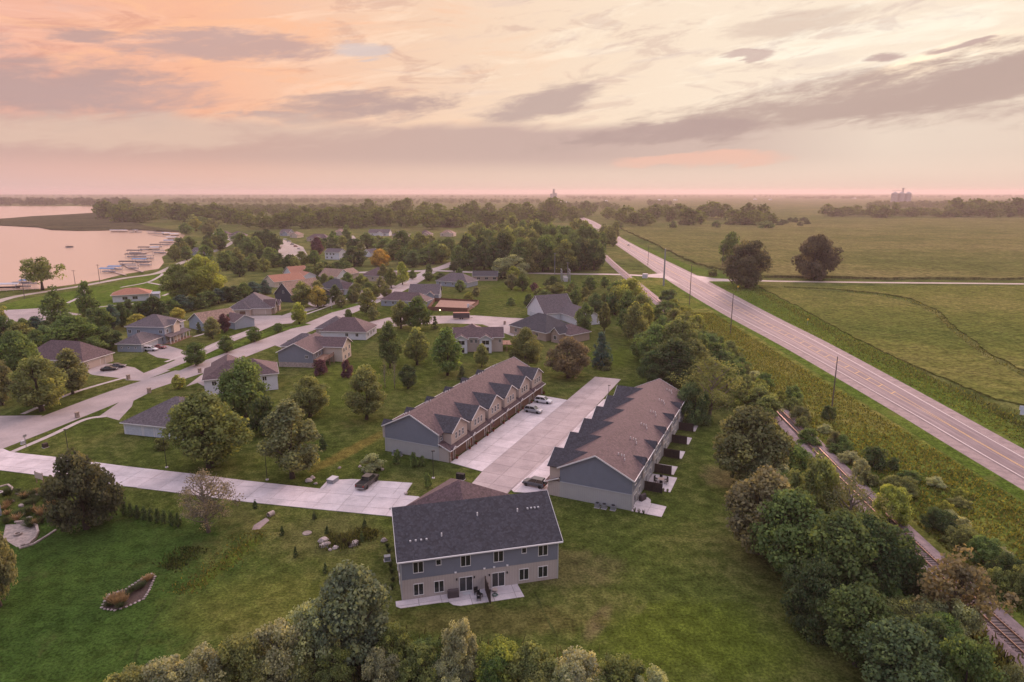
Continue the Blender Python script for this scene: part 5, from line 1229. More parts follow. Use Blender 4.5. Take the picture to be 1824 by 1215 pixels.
# patios, screens and furniture on the garden side of the right row
names_k = ['farthest', 'fifth from the near end', 'fourth from the near end', 'third from the near end', 'second from the near end', 'nearest']
def rowpoly(pts): return [in_row(row_right, *p) for p in pts]
for k in range(NU):
    y0 = k * UNIT
    if k == 4: pts = [(-0.05, y0 + 0.6), (-4.9, y0 + 0.6), (-4.9, y0 + 7.6), (-0.05, y0 + 7.6)]
    elif k == 5: pts = [(-0.05, y0 + 2.6), (-1.6, y0 + 2.6), (-2.3, y0 + 3.4), (-2.5, y0 + 4.6), (-5.4, y0 + 4.8), (-5.4, y0 + 9.0), (-0.05, y0 + 9.0)]
    else: pts = [(-0.05, y0 + 4.0), (-4.0, y0 + 4.0), (-4.0, y0 + 8.3), (-0.05, y0 + 8.3)]
    paving('patio', rowpoly(pts), AZ_ROW, 2.7, 2.7, 0.08)
    if k < 5:
        q = in_row(row_right, 0, y0 + UNIT - 0.1); o = thing('privacy_fence', f'dark brown privacy screen on the garden side of the right row, {names_k[k + 1] if k < 4 else "nearest"}' if False else f'dark brown privacy screen between patios, {["farthest", "fourth", "third", "second", "nearest"][k]} from the viewer', 'fence', q, row_right.rotation_euler.z)
        b = MB()
        for j in range(21): b.box(-0.35 - j * 0.15 - 0.145, -0.35 - j * 0.15, -0.02, 0.02, 0.12, 1.95 + 0.0)
        b.build('board_panel', M['fence_brown'], o); o.children[0]['kind'] = 'stuff'
        for x in (-0.3, -1.95, -3.58):
            b = MB(); b.box(x - 0.06, x + 0.06, 0.024, 0.14, 0, 2.05); b.build('post', M['fence_brown'], o)
        b = MB(); b.box(-3.6, -0.3, -0.05, 0.05, 1.955, 2.01); b.build('cap_rail', M['fence_brown'], o)
# patio furniture
def chair(label, q, rz, mat='dark_metal', group=None):
    o = thing('patio_chair', label, 'chair', q, rz, group)
    b = MB(); b.box(-0.28, 0.28, -0.28, 0.28, 0.40, 0.46); b.build('seat', M[mat], o); b = MB(); b.box(-0.28, 0.28, 0.24, 0.30, 0.46, 0.95); b.build('backrest', M[mat], o)
    for x in (-0.25, 0.25):
        for y in (-0.25, 0.25): b = MB(); b.box(x - 0.025, x + 0.025, y - 0.025, y + 0.025, 0, 0.40); b.build('leg', M[mat], o)
tq = in_row(row_right, -2.4, 4 * UNIT + 3.9, 0.085)
o = thing('patio_table', 'round pale table on the second patio from the near end', 'table', tq); b = MB(); b.lathe([(0.65, 0.70), (0.65, 0.75)], 20); b.build('table_top', M['canvas_tan'], o); b = MB(); b.lathe([(0.25, 0), (0.06, 0.05), (0.06, 0.70)], 10); b.build('pedestal', M['dark_metal'], o)
for k in range(6):
    a = k * math.pi / 3 + 0.3; q = tq + Vector((math.cos(a) * 1.15, math.sin(a) * 1.15, 0)); chair(f'dark chair at the round patio table, {["far right", "far", "far left", "near left", "near", "near right"][k]} seat', q, a - math.pi / 2, group='chairs round the patio table')
def grill(label, q, rz):
    o = thing('covered_grill', label, 'grill', q, rz); b = MB(); b.prism([(-0.75, -0.34), (0.75, -0.34), (0.8, 0), (0.75, 0.34), (-0.75, 0.34), (-0.8, 0)], 0.02, 0.85); b.build('cover_skirt', M['canvas_dark'], o)
    b = MB(); st = [[(x, -0.34 * s, 0.85), (x, -0.28 * s, 1.08), (x, 0, 1.18), (x, 0.28 * s, 1.08), (x, 0.34 * s, 0.85)] for x, s in ((-0.72, 0.8), (-0.55, 1), (0.55, 1), (0.72, 0.8))]; loft(st).build('cover_top', M['canvas_dark'], o, fix=True)
grill('dark covered grill on the nearest patio of the right row', in_row(row_right, -0.9, 5 * UNIT + 4.0, 0.085), row_right.rotation_euler.z + 1.2)
def grass_tuft(label, q, h=0.9, group=None, mat='meadow', n=40, sp=0.35):
    o = thing('ornamental_grass', label, 'plant', q, 0, group); b = MB(); r_ = random.Random(int(q.x * 97 + q.y * 31))
    for _ in range(n):
        a = r_.uniform(0, 6.28); d = r_.uniform(0.05, sp); b.bar((math.cos(a) * 0.06, math.sin(a) * 0.06, 0), (math.cos(a) * d, math.sin(a) * d, h * r_.uniform(0.6, 1)), 0.05, 0.012)
    b.build('blades', M[mat], o)
for k in range(4): grass_tuft('grass clump at the outer edge of the second patio', in_row(row_right, -2.0 - k * 0.8, 4 * UNIT + 7.9, 0), 0.9, 'grass clumps at the second patio')
for k in range(3): grass_tuft('grass clump at the near edge of the nearest patio', in_row(row_right, -0.7 - k * 0.8, 5 * UNIT + 9.2, 0), 0.9, 'grass clumps at the nearest patio')
# front patio
def in_front(x, y, z=0.0): c, s = math.cos(f_rz), math.sin(f_rz); return Vector((fr.location.x + c * x - s * y, fr.location.y + s * x + c * y, z))
pz = [in_front(*q) for q in ((-0.9, -0.05), (6.2, -0.05), (6.2, -1.9), (4.6, -1.75), (-0.3, -1.75), (-0.9, -1.2))]
paving('patio', pz, -f_rz, 3.1, 3.1, 0.07)
pz = [in_front(*q) for q in ((6.2, -0.05), (16.4, -0.05), (16.6, -3.2), (11.6, -3.2), (7.6, -3.15), (6.7, -2.7), (6.2, -1.9))]
paving('patio', pz, -f_rz, 3.1, 3.1, 0.07)
o = thing('privacy_fence', 'dark screen fence dividing the front patio of the duplex', 'fence', in_front(11.6, -0.1), f_rz)
b = MB()
for j in range(21): b.box(-0.02, 0.02, -0.3 - j * 0.15 - 0.145, -0.3 - j * 0.15, 0.1, 2.1)
m = b.build('board_panel', M['fence_brown'], o); m['kind'] = 'stuff'
for y in (-0.25, -1.9, -3.5): b = MB(); b.box(0.024, 0.15, y - 0.06, y + 0.06, 0, 2.2); b.build('post', M['fence_brown'], o)
b = MB(); b.box(-0.05, 0.05, -3.5, -0.25, 2.105, 2.16); b.build('cap_rail', M['fence_brown'], o)
grill('black covered grill by the left sliding door of the duplex', in_front(7.0, -0.9, 0.075), f_rz)
for k, (x, y) in enumerate(((10.2, -1.0), (10.6, -1.8), (10.3, -2.5))): chair(f'dark folded patio chair left of the duplex screen, {["nearest the wall", "middle", "outermost"][k]}', in_front(x, y, 0.075), f_rz + k * 0.7)
o = thing('garden_hose', 'coiled green hose right of the duplex screen', 'hose', in_front(12.7, -2.0, 0.09))
b = MB(); pts = [(math.cos(t_ * 0.5) * (0.42 - 0.004 * t_), math.sin(t_ * 0.5) * (0.42 - 0.004 * t_), 0.03 + 0.006 * t_) for t_ in range(40)]; b.tube(pts, 0.035, 6); b.build('coil', M['paint_hose'] if 'paint_hose' in M else material('paint_hose', (0.05, 0.12, 0.10), None, rough=0.6), o)
o = thing('doormat', 'flat mat before the left sliding door of the duplex', 'mat', in_front(8.95, -0.55, 0.075), f_rz); b = MB(); b.box(-0.55, 0.55, -0.3, 0.3, 0, 0.02); b.build('mat', M['grey_trim'], o)
o = thing('fire_bowl', 'small round orange bowl right of the duplex screen', 'bowl', in_front(12.9, -1.0, 0.075)); b = MB(); b.lathe([(0.12, 0), (0.35, 0.16), (0.42, 0.3), (0.36, 0.3)], 14); b.build('bowl', M['garage_tan'], o)
# stones with planting beside the duplex
material('boulder', (0.40, 0.34, 0.32), (0.25, 0.21, 0.20), 1.2, 0.9, 0.7, 3, local=True, rnd=0.5)
_st = []
for s in range(4):
    bm = bmesh.new(); bmesh.ops.create_icosphere(bm, subdivisions=2, radius=1.0); r_ = random.Random(s)
    ph = [r_.uniform(0, 6.28) for _ in range(6)]
    for v in bm.verts:
        k = 1 + 0.16 * math.sin(3 * v.co.x + ph[0]) + 0.14 * math.sin(4 * v.co.y + ph[1]) + 0.12 * math.sin(5 * v.co.z + ph[2]); v.co *= k; v.co.z *= 0.62
    m = bpy.data.meshes.new('boulder'); bm.to_mesh(m); bm.free(); m.materials.append(M['boulder']); _st.append(m)
def stone(parent_or_label, px, py, size, group=None, z=0.0):
    o = put('boulder', _st[random.Random(int(px * 7 + py)).randrange(4)], None, None, G(px, py) + Vector((0, 0, z + size * 0.3)), px * 1.7); o.scale = (size, size * random.Random(int(px)).uniform(0.6, 1), size)
    return tag(o, parent_or_label, 'stone', group)
for k, (x, y, s) in enumerate(((578, 966, 0.9), (583, 972, 0.7), (576, 973, 0.6), (598, 977, 0.5), (588, 980, 0.35), (632, 970, 0.7), (625, 973, 0.5))):
    stone(['tall upright grey stone at the planted mound', 'second grey stone at the mound', 'third grey stone left of the mound', 'pale flat stone on the mound', 'small white stone on the mound', 'flat tan stone right of the mound', 'stone under the right mound grass'][k], x, y, s)
for x, y, h in ((615, 968, 0.9), (622, 975, 1.0), (605, 960, 0.7)): grass_tuft('dry grass clump on the planted mound beside the duplex', G(x, y), h, 'grasses on the planted mound', 'reeds', 60, 0.6)
for k in range(9): stone(f'pale edging stone of the dwarf tree bed, {ORD_[k]}', 641 + k * 5 + (k % 2) * 2, 832 + 7 * math.sin(k * 0.7) + k * 1.2, 0.42, 'edging stones of the dwarf tree bed')
for k, (x, y, s) in enumerate(((550, 857, 0.7), (556, 853, 0.6), (562, 862, 0.35), (605, 834, 0.4), (723, 880, 0.4), (600, 857, 0.3))): stone(['flat pale stone on the grass left of the pickup pad', 'second flat pale stone left of the pickup pad', 'small pale stone near the drive edge', 'pale block on the grass above the pad', 'stone at the pad corner by the garage wing', 'stone by the covered crate'][k], x, y, s)
o = thing('well_cover', 'round concrete cover in the grass left of the duplex', 'cover', G(547, 950)); b = MB(); b.lathe([(0.75, 0), (0.75, 0.1), (0.7, 0.12)], 18); b.build('lid', M['stone'], o)
# culvert with stones
o = thing('culvert_pipe', 'concrete culvert mouth in the ditch below the drive', 'pipe', G(478, 921), azr(210)); b = MB(); n = 16
pr = [[(x, math.cos(2 * math.pi * k / n) * r_, 0.45 + math.sin(2 * math.pi * k / n) * r_) for k in range(n)] for x, r_ in ((-1.5, 0.6), (0, 0.6), (0, 0.48), (-1.45, 0.48))]
loft(pr).build('pipe', M['stone'], o, fix=True); o.scale = (0.75, 0.75, 0.75)
sheet('riprap', PX((474, 922), (480, 927), (462, 943), (449, 944), (452, 936)), 0.03, 'gravel')
# round planted bed on the lush lawn
bed = PX((181, 1083), (186, 1086), (205, 1088), (225, 1082), (256, 1068), (266, 1052), (276, 1028), (270, 1023), (252, 1032), (225, 1050), (195, 1060), (186, 1072))
o = sheet('planting_bed', bed, 0.05, 'mulch', None); o = tag(o, 'long stone-edged flower bed with orange grasses on the lush lawn', 'flower bed')
ring_ = bed + [bed[0]]
k = 0
for a, c in zip(ring_, ring_[1:]):
    n = max(1, int((c - a).length / 0.5))
    for j in range(n):
        q = a + (c - a) * (j / n); e = put('edging_stone', _st[k % 4], None, o, (q.x, q.y, 0.10), k); e.scale = (0.20, 0.16, 0.16); k += 1
material('orange_grass', (0.36, 0.24, 0.10), (0.26, 0.17, 0.08), 2, 0.9); material('sedge', (0.07, 0.09, 0.03), (0.05, 0.065, 0.022), 2, 0.9)
for k, (x, y, h, mt, sp) in enumerate(((200, 1074, 1.3, 'orange_grass', 0.7), (208, 1078, 1.2, 'orange_grass', 0.7), (214, 1070, 1.3, 'orange_grass', 0.7), (221, 1074, 1.1, 'orange_grass', 0.6), (262, 1036, 0.9, 'orange_grass', 0.6), (268, 1032, 0.8, 'orange_grass', 0.5), (236, 1054, 0.8, 'sedge', 0.6), (246, 1050, 0.7, 'sedge', 0.6), (194, 1080, 0.7, 'sedge', 0.6), (216, 1082, 0.7, 'sedge', 0.6), (254, 1046, 0.8, 'sedge', 0.6), (228, 1062, 0.7, 'sedge', 0.5))):
    grass_tuft('orange flowering grass clump in the lawn flower bed' if mt == 'orange_grass' else 'green sedge clump in the lawn flower bed', G(x, y, 0.05), h, 'orange grasses in the bed' if mt == 'orange_grass' else 'sedges in the bed', mt, 150, sp * 1.5)
# terraced garden at the left edge
def wall_ring(label, pts, h, t=0.35, name='garden_wall'):
    o = thing(name, label, 'garden wall', pts[0]); k = 0
    for a, c in zip(pts, pts[1:]):
        n = max(1, int((c - a).length / 0.55)); d = (c - a).normalized()
        for j in range(n):
            for lv in range(max(1, int(h / 0.25))):
                q = a + (c - a) * ((j + 0.5 + 0.5 * (lv % 2)) / n) - pts[0]; L = (c - a).length / n
                b = MB(); b.box(-L * 0.47, L * 0.47, -t / 2, t / 2, 0.015, 0.235); e = b.build('stone_block', M['stone'], o, (q.x, q.y, lv * 0.25), math.atan2(d.y, d.x)); k += 1
    return o
wall_ring('curved stone seat wall round the fire pit in the left garden', PX((33, 976), (50, 972), (62, 962), (68, 950), (66, 940), (56, 934), (44, 932), (30, 933)), 0.5)
wall_ring('long low stone edging along the garden path', PX((28, 880), (50, 883), (70, 882), (88, 879)), 0.25); wall_ring('round stone planter ring by the house corner', PX((0, 868), (14, 864), (22, 870), (18, 878), (4, 882)), 0.25); wall_ring('stone kerb along the foot of the garden', PX((34, 978), (60, 970), (85, 955), (100, 945)), 0.25)
sheet('garden_patio', PX((10, 935), (44, 933), (66, 941), (67, 951), (50, 971), (30, 975), (5, 960)), 0.04, 'stone')
o = thing('fire_pit', 'round stone fire pit inside the seat wall', 'fire pit', G(32, 953)); b = MB(); b.lathe([(0.6, 0), (0.6, 0.35), (0.35, 0.35), (0.35, 0.1)], 16); b.build('ring', M['stone'], o)
gcol = {'sedge': 'green', 'orange_grass': 'orange', 'meadow': 'yellow-green'}
rg = random.Random(11)
for k in range(56):
    x, y = rg.uniform(8, 125), rg.uniform(878, 940); mt = rg.choice(['sedge', 'sedge', 'sedge', 'orange_grass', 'meadow']); grass_tuft(f'{gcol[mt]} garden plant in the terraced garden at the left', G(x, y), rg.uniform(0.7, 1.6), f'{gcol[mt]} garden plants at the left', mt, 100, rg.uniform(0.7, 1.4))
for k in range(10): stone(f'garden stone among the terraced plants, {ORD_[k]}', 20 + k * 8 + rg.uniform(0, 6), rg.uniform(885, 935), rg.uniform(0.3, 0.55), 'garden stones at the left')
# things beside the duplex's left wall
box_thing('garden_box', 'small grey garden box at the left wall of the duplex', 'box', 690, 998, 0.9, 0.7, 0.7, 'grey_metal', 76); stone('grey decorative stone by the left wall of the duplex', 684, 964, 0.6)
for k, (x, y) in enumerate(((690, 975), (693, 985), (696, 1010), (698, 1022), (700, 1036), (698, 1050))): grass_tuft('dark foundation plant along the left wall of the duplex', G(x, y), 0.8, 'foundation plants by the duplex', 'sedge', 60, 0.5)

# ---------------------------------------------------------------- fenced pool, trailer, substation
a, b_, c, d_ = G(762, 553), G(832, 556), G(853, 541), G(775, 537); o = thing('pool_enclosure', 'reddish wooden fence enclosing a raised pool deck', 'fence', a)
for k, (p0, p1) in enumerate(((a, b_), (b_, c), (c, d_), (d_, a))):
    n = max(1, int((p1 - p0).length / 2.4)); dd = (p1 - p0) / n
    for j in range(n):
        q = p0 + dd * (j + 0.5) - a; bb = MB(); L = dd.length; bb.box(-L / 2 + 0.03, L / 2 - 0.03, -0.04, 0.04, 0.05, 1.9); bb.box(-L / 2 + 0.06, L / 2 - 0.06, -0.06, 0.06, 1.7, 1.8); bb.build('fence_panel', M['fence_red'], o, (q.x, q.y, 0), math.atan2(dd.y, dd.x))
mb = MB(); q = [(p_ - a) * 0.86 + Vector((3.0, 0.9, 0)) for p_ in (a, b_, c, d_)]; mb.prism([(v_.x, v_.y) for v_ in q], 0, 1.25); mb.build('deck', M['deck_wood'], o)
o = thing('water_slide', 'white pool slide at the right corner of the fenced deck', 'slide', G(834, 549, 1.25), azr(60)); b = MB(); b.box(-0.4, 0.4, -0.4, 0.4, 0, 2.0); b.build('tower', M['lap_white'], o); b = MB(); b.bar((0.4, 0, 1.9), (3.2, 0, 0.2), 0.7, 0.12); b.build('chute', M['white_trim'], o); b = MB(); b.bar((0.5, 0, 0), (1.9, 0, 1.3), 0.1, 0.1); b.build('brace', M['white_trim'], o)
o = thing('enclosed_trailer', 'dark enclosed trailer with orange top at the turning circle', 'trailer', G(822, 568), azr(88)); b = MB(); b.box(-3.6, 3.6, -1.2, 1.2, 0.55, 2.75); b.build('box', M['canvas_dark'], o); b = MB(); b.box(-3.62, 3.62, -1.22, 1.22, 2.752, 2.9); b.build('roof', M['tile_roof'], o)
for x in (-0.5, 0.5):
    for s in (-1, 1): wo = put('wheel', wheel_meshes(0.36)[0], None, o, (x, s * 1.25, 0.36)); wo.rotation_euler = (math.pi / 2, 0, 0)
b = MB(); b.bar((3.6, 0, 0.6), (5.0, 0, 0.5), 0.12, 0.12); b.build('tow_bar', M['dark_metal'], o)
o = thing('substation', 'small steel electrical substation beside the crossing road', 'substation', G(1000, 500), azr(90))
for x in (-6, 0, 6):
    for y in (0, 5): b = MB(); b.box(y - 0.15, y + 0.15, x - 0.15, x + 0.15, 0, 7); b.build('column', M['grey_metal'], o)
for z in (5.0, 6.8):
    for y in (0, 5): b = MB(); b.box(y - 0.12, y + 0.12, -6.5, 6.5, z, z + 0.3); b.build('beam', M['grey_metal'], o)
for x in (-3.5, 3.2): b = MB(); b.box(1.2, 3.8, x - 1.3, x + 1.3, 0, 2.6); b.build('transformer', M['grey_trim'], o)
box_thing('equipment_shed', 'small white equipment hut right of the level crossing', 'hut', 1149, 495, 3, 3, 2.6, 'canvas_white')

# ---------------------------------------------------------------- lake: lifts, docks and the boat under way
LIFT = {}
def boat_lift(label, px, py, wpx, canvas, az):
    p = G(px, py); p.z = 0.1; s = max(6.5, min(13.0, wpx * 1.2 * mpp(p))); o = thing('boat_lift', label, 'boat lift', p, azr(az)); w = 1.9; L = s / 2
    for x in (-L * 0.8, L * 0.8):
        for y in (-w, w): b = MB(); b.box(x - 0.08, x + 0.08, y - 0.08, y + 0.08, -0.3, 2.9); b.build('post', M['grey_metal'], o)
    st = [[(x, -w * 1.1, 2.75), (x, -w * 1.1, 2.95), (x, 0, 3.6), (x, w * 1.1, 2.95), (x, w * 1.1, 2.75), (x, 0, 3.4)] for x in (-L, L)]
    loft(st).build('canopy', M[canvas], o, fix=True)
    hl_ = [[(x, -hw, 0.75), (x, -hw * 0.95, 1.35), (x, hw * 0.95, 1.35), (x, hw, 0.75), (x, 0, 0.4)] for x, hw in ((-L * 0.75, 0.9), (L * 0.2, 1.1), (L * 0.75, 0.7), (L * 0.98, 0.1))]
    loft(hl_).build('hull', M['canvas_white' if canvas != 'canvas_white' else 'canvas_dark'], o, fix=True); return o
lifts = [(205, 414, 14, 'canvas_white', 90), (219, 414, 14, 'canvas_white', 90), (235, 414.5, 8, 'canvas_dark', 80), (241, 414, 8, 'canvas_white', 80), (248, 414.5, 8, 'canvas_dark', 80), (270, 416.5, 14, 'canvas_tan', 95), (284, 417.5, 14, 'canvas_dark', 95), (296, 419, 12, 'canvas_white', 95), (311, 421, 14, 'canvas_white', 95),
         (306, 427, 16, 'canvas_white', 95), (302, 433, 16, 'canvas_blue', 95), (296, 437, 18, 'canvas_dark', 95), (279, 441, 18, 'canvas_dark', 95), (273, 446, 20, 'canvas_white', 92), (284, 452, 20, 'canvas_tan', 92), (240, 452, 27, 'canvas_dark', 95), (234, 459, 16, 'canvas_dark', 92), (248, 459, 22, 'canvas_dark', 92), (250, 468, 22, 'canvas_blue', 92), (228, 473, 24, 'canvas_dark', 92), (236, 480, 18, 'canvas_tan', 92), (258, 474, 20, 'canvas_dark', 92), (262, 462, 20, 'canvas_tan', 92), (258, 446, 18, 'canvas_dark', 92),
         (206, 482, 20, 'canvas_blue', 92), (193, 486, 22, 'canvas_blue', 92), (14, 515, 34, 'canvas_white', 80), (52, 508, 22, 'canvas_blue', 80), (40, 513, 24, 'canvas_dark', 80)]
cname = {'canvas_white': 'white', 'canvas_dark': 'dark', 'canvas_tan': 'tan', 'canvas_blue': 'blue'}
seen_l = {}
for k, (x, y, w_, cv, a_) in enumerate(lifts):
    where = 'by the reed bed' if k < 5 else 'along the curve of the far shore' if k < 9 else 'at the inner shore' if k < 15 else 'before the shore pole' if k < 26 else 'left of the cottonwood'
    o = boat_lift(f'{cname[cv]} canopied boat lift {where}', x, y, w_, cv, a_); seen_l.setdefault((cv, where), []).append((x, o))
for (cv, where), v in seen_l.items():
    if len(v) > 1:
        for k, (x, o) in enumerate(sorted(v, key=lambda q: q[0])): o['label'] += f', {ORD_[k]}'
def dock(label, pts):
    o = thing('dock', label, 'dock', pts[0])
    for a, c in zip(pts, pts[1:]):
        d = c - a; n = max(1, int(d.length / 3.0)); an = math.atan2(d.y, d.x)
        for j in range(n):
            q = a + d * ((j + 0.5) / n) - pts[0]; L = d.length / n; b = MB(); b.box(-L / 2 + 0.05, L / 2 - 0.05, -0.7, 0.7, 0.55, 0.68); b.build('deck_panel', M['canvas_tan'], o, (q.x, q.y, 0), an)
            b = MB(); b.box(-0.06, 0.06, -0.6, -0.48, -0.2, 0.55); b.box(-0.06, 0.06, 0.48, 0.6, -0.2, 0.55); b.build('dock_leg', M['grey_metal'], o, (q.x, q.y, 0), an)
dock('dock reaching out before the shore pole', PX((255, 486), (228, 477), (215, 470))); dock('dock beside the blue boat lifts', PX((225, 492), (200, 485), (188, 482))); dock('long dock at the inner shore', PX((300, 453), (270, 449), (238, 455))); dock('dock left of the cottonwood', PX((70, 516), (30, 518), (-20, 521)))
dock('dock at the far curve of the shore', PX((325, 424), (300, 423), (270, 419)))
p = G(124, 441); p.z = 0.1; o = thing('pontoon_boat', 'pontoon boat under way alone on the lake', 'boat', p, azr(92))
for y in (-1.0, 1.0): b = MB(); b.tube([(-3.4, y, 0.25), (2.8, y, 0.25), (3.6, y, 0.45)], [0.33, 0.33, 0.1], 8); b.build('pontoon', M['grey_metal'], o)
b = MB(); b.box(-3.3, 3.2, -1.25, 1.25, 0.58, 0.7); b.build('deck', M['canvas_tan'], o)
for y in (-1.22, 1.22): b = MB(); b.box(-3.2, 3.1, y - 0.04, y + 0.04, 0.704, 1.3); b.build('side_rail', M['canvas_dark'], o)
b = MB(); b.box(-2.9, 0.6, -1.2, 1.2, 2.3, 2.4); b.build('sun_shade', M['canvas_tan'], o)
for x in (-2.8, 0.5):
    for y in (-1.1, 1.1): b = MB(); b.box(x - 0.03, x + 0.03, y - 0.03, y + 0.03, 0.70, 2.3); b.build('shade_post', M['grey_metal'], o)
b = MB(); b.box(-3.0, -1.4, -1.1, 1.1, 0.71, 1.15); b.build('bench', M['canvas_dark'], o)

# ---------------------------------------------------------------- far farms and grain stores
def grain_bin(label, px, py, r, h, group=None):
    o = thing('grain_bin', label, 'grain bin', G(px, py), 0, group); b = MB(); b.lathe([(r, 0), (r, h)], 20); b.build('bin_wall', M['bin_steel'], o, smooth=False); b = MB(); b.lathe([(r * 1.02, 0), (r * 0.2, r * 0.55), (0.4, r * 0.62)], 20, (0, 0, h + 0.01)); b.build('bin_roof', M['bin_steel'], o)
for k, (x, r, h) in enumerate(((1592, 15.5, 45), (1604, 15.5, 45), (1616, 15.5, 45))): grain_bin(['left', 'middle', 'right'][k] + ' one of three big grain bins on the horizon', x, 361, r, h)
o = thing('elevator_leg', 'tall grain elevator leg rising over the horizon bins', 'elevator', G(1606, 361)); b = MB(); b.box(-2.5, 2.5, -2.5, 2.5, 0, 66); b.build('leg', M['bin_steel'], o); b = MB(); b.box(-4, 4, -4, 4, 66.01, 72); b.build('head', M['bin_steel'], o); b = MB(); b.bar((0, 0, 60), (-56, 0, 58), 1.6, 1.6); b.build('conveyor', M['bin_steel'], o)
o = thing('grain_elevator', 'dark grain elevator where the highway meets the horizon', 'elevator', G(986, 358)); 
for x, hh in ((-14, 42), (0, 60), (12, 46)): b = MB(); b.box(x - 6, x + 6, -8, 8, 0, hh); b.build('silo', M['grey_metal'], o)
b = MB(); b.box(-5, 5, -6, 6, 60.01, 70); b.build('head_house', M['grey_metal'], o)
for k, (x, y, L, w_, l_) in enumerate(((1175, 357, 40, 14, 'long white farm shed before the horizon, left'), (1203, 357, 34, 14, 'long white farm shed before the horizon, right'), (1345, 356, 26, 14, 'white farm building on the far plain, left'), (1372, 356.5, 22, 14, 'white farm building on the far plain, right'), (1520, 354, 50, 20, 'white farm shed below the horizon bins'), (1010, 362, 30, 14, 'pale shed beside the far highway'), (1080, 359, 18, 12, 'small pale house on the far plain'), (545, 358, 16, 12, 'white speck of a farmhouse in the far wood'))):
    o = thing('farm_shed', l_, 'barn', G(x, y), azr(80)); add_block(o, -w_ / 2, w_ / 2, -L / 2, L / 2, 5.0, 'gy', 0.4, 'lap_white', 'canvas_white', over=0.4)

# ---------------------------------------------------------------- crops standing beside the highway
def crop(name, label, pts, h, step, mat, seed, jit=0.25):
    """standing crop: a bumpy canopy with leafy sides"""
    r = np.random.default_rng(seed); ps = [(p[0], p[1]) for p in pts]
    if area2(ps) < 0: ps = ps[::-1]
    m = bpy.data.meshes.new(name); bm = bmesh.new()
    xs_ = [p[0] for p in ps]; ys_ = [p[1] for p in ps]
    f = bm.faces.new([bm.verts.new((p[0], p[1], 0)) for p in ps])
    for ax in (0, 1):
        lo, hi = (min(xs_), max(xs_)) if ax == 0 else (min(ys_), max(ys_)); v = lo + step
        while v < hi:
            co = (v, 0, 0) if ax == 0 else (0, v, 0); no = (1, 0, 0) if ax == 0 else (0, 1, 0)
            bmesh.ops.bisect_plane(bm, geom=bm.verts[:] + bm.edges[:] + bm.faces[:], plane_co=co, plane_no=no); v += step * (1.0 if (v - lo) < 40 * step else 2.0)
    bmesh.ops.triangulate(bm, faces=bm.faces[:])
    top = bm.verts[:]
    for v in top:
        v.co.z = h + float(r.normal(0, jit)); v.co.x += float(r.normal(0, step * 0.12)); v.co.y += float(r.normal(0, step * 0.12))
    be = [e for e in bm.edges if e.is_boundary]
    ret = bmesh.ops.extrude_edge_only(bm, edges=be)
    for g in ret['geom']:
        if isinstance(g, bmesh.types.BMVert): g.co.z = 0.0
    bmesh.ops.recalc_face_normals(bm, faces=bm.faces); bm.to_mesh(m); bm.free()
    o = put(name, m, M[mat]); o['kind'] = 'stuff'; o['label'] = label; o['category'] = 'crop'; return o
crop('corn_crop', 'ripening corn field beyond the gravel road', PX((1106, 407), (1190, 448), (1241, 472), (1272, 479), (1340, 494), (1600, 498), (1900, 499), (1900, 389), (1500, 391), (1290, 400)), 1.5, 14, 'crop', 1, 0.2)
crop('bean_crop', 'near crop field left of the weedy waterway', PX((1352, 512), (1420, 546), (1456, 566), (1542, 613), (1634, 655), (1770, 712), (1810, 720), (1880, 740), (1880, 700), (1822, 672), (1756, 640), (1686, 585), (1665, 562), (1615, 539), (1560, 527), (1480, 520)), 0.5, 3.0, 'crop_near', 2, 0.10)
crop('bean_crop', 'near crop field right of the weedy waterway', PX((1400, 512), (1490, 516), (1566, 523), (1623, 533), (1676, 557), (1696, 579), (1764, 632), (1828, 664), (1890, 690), (1890, 511), (1700, 510)), 0.5, 3.4, 'crop_near', 3, 0.10)
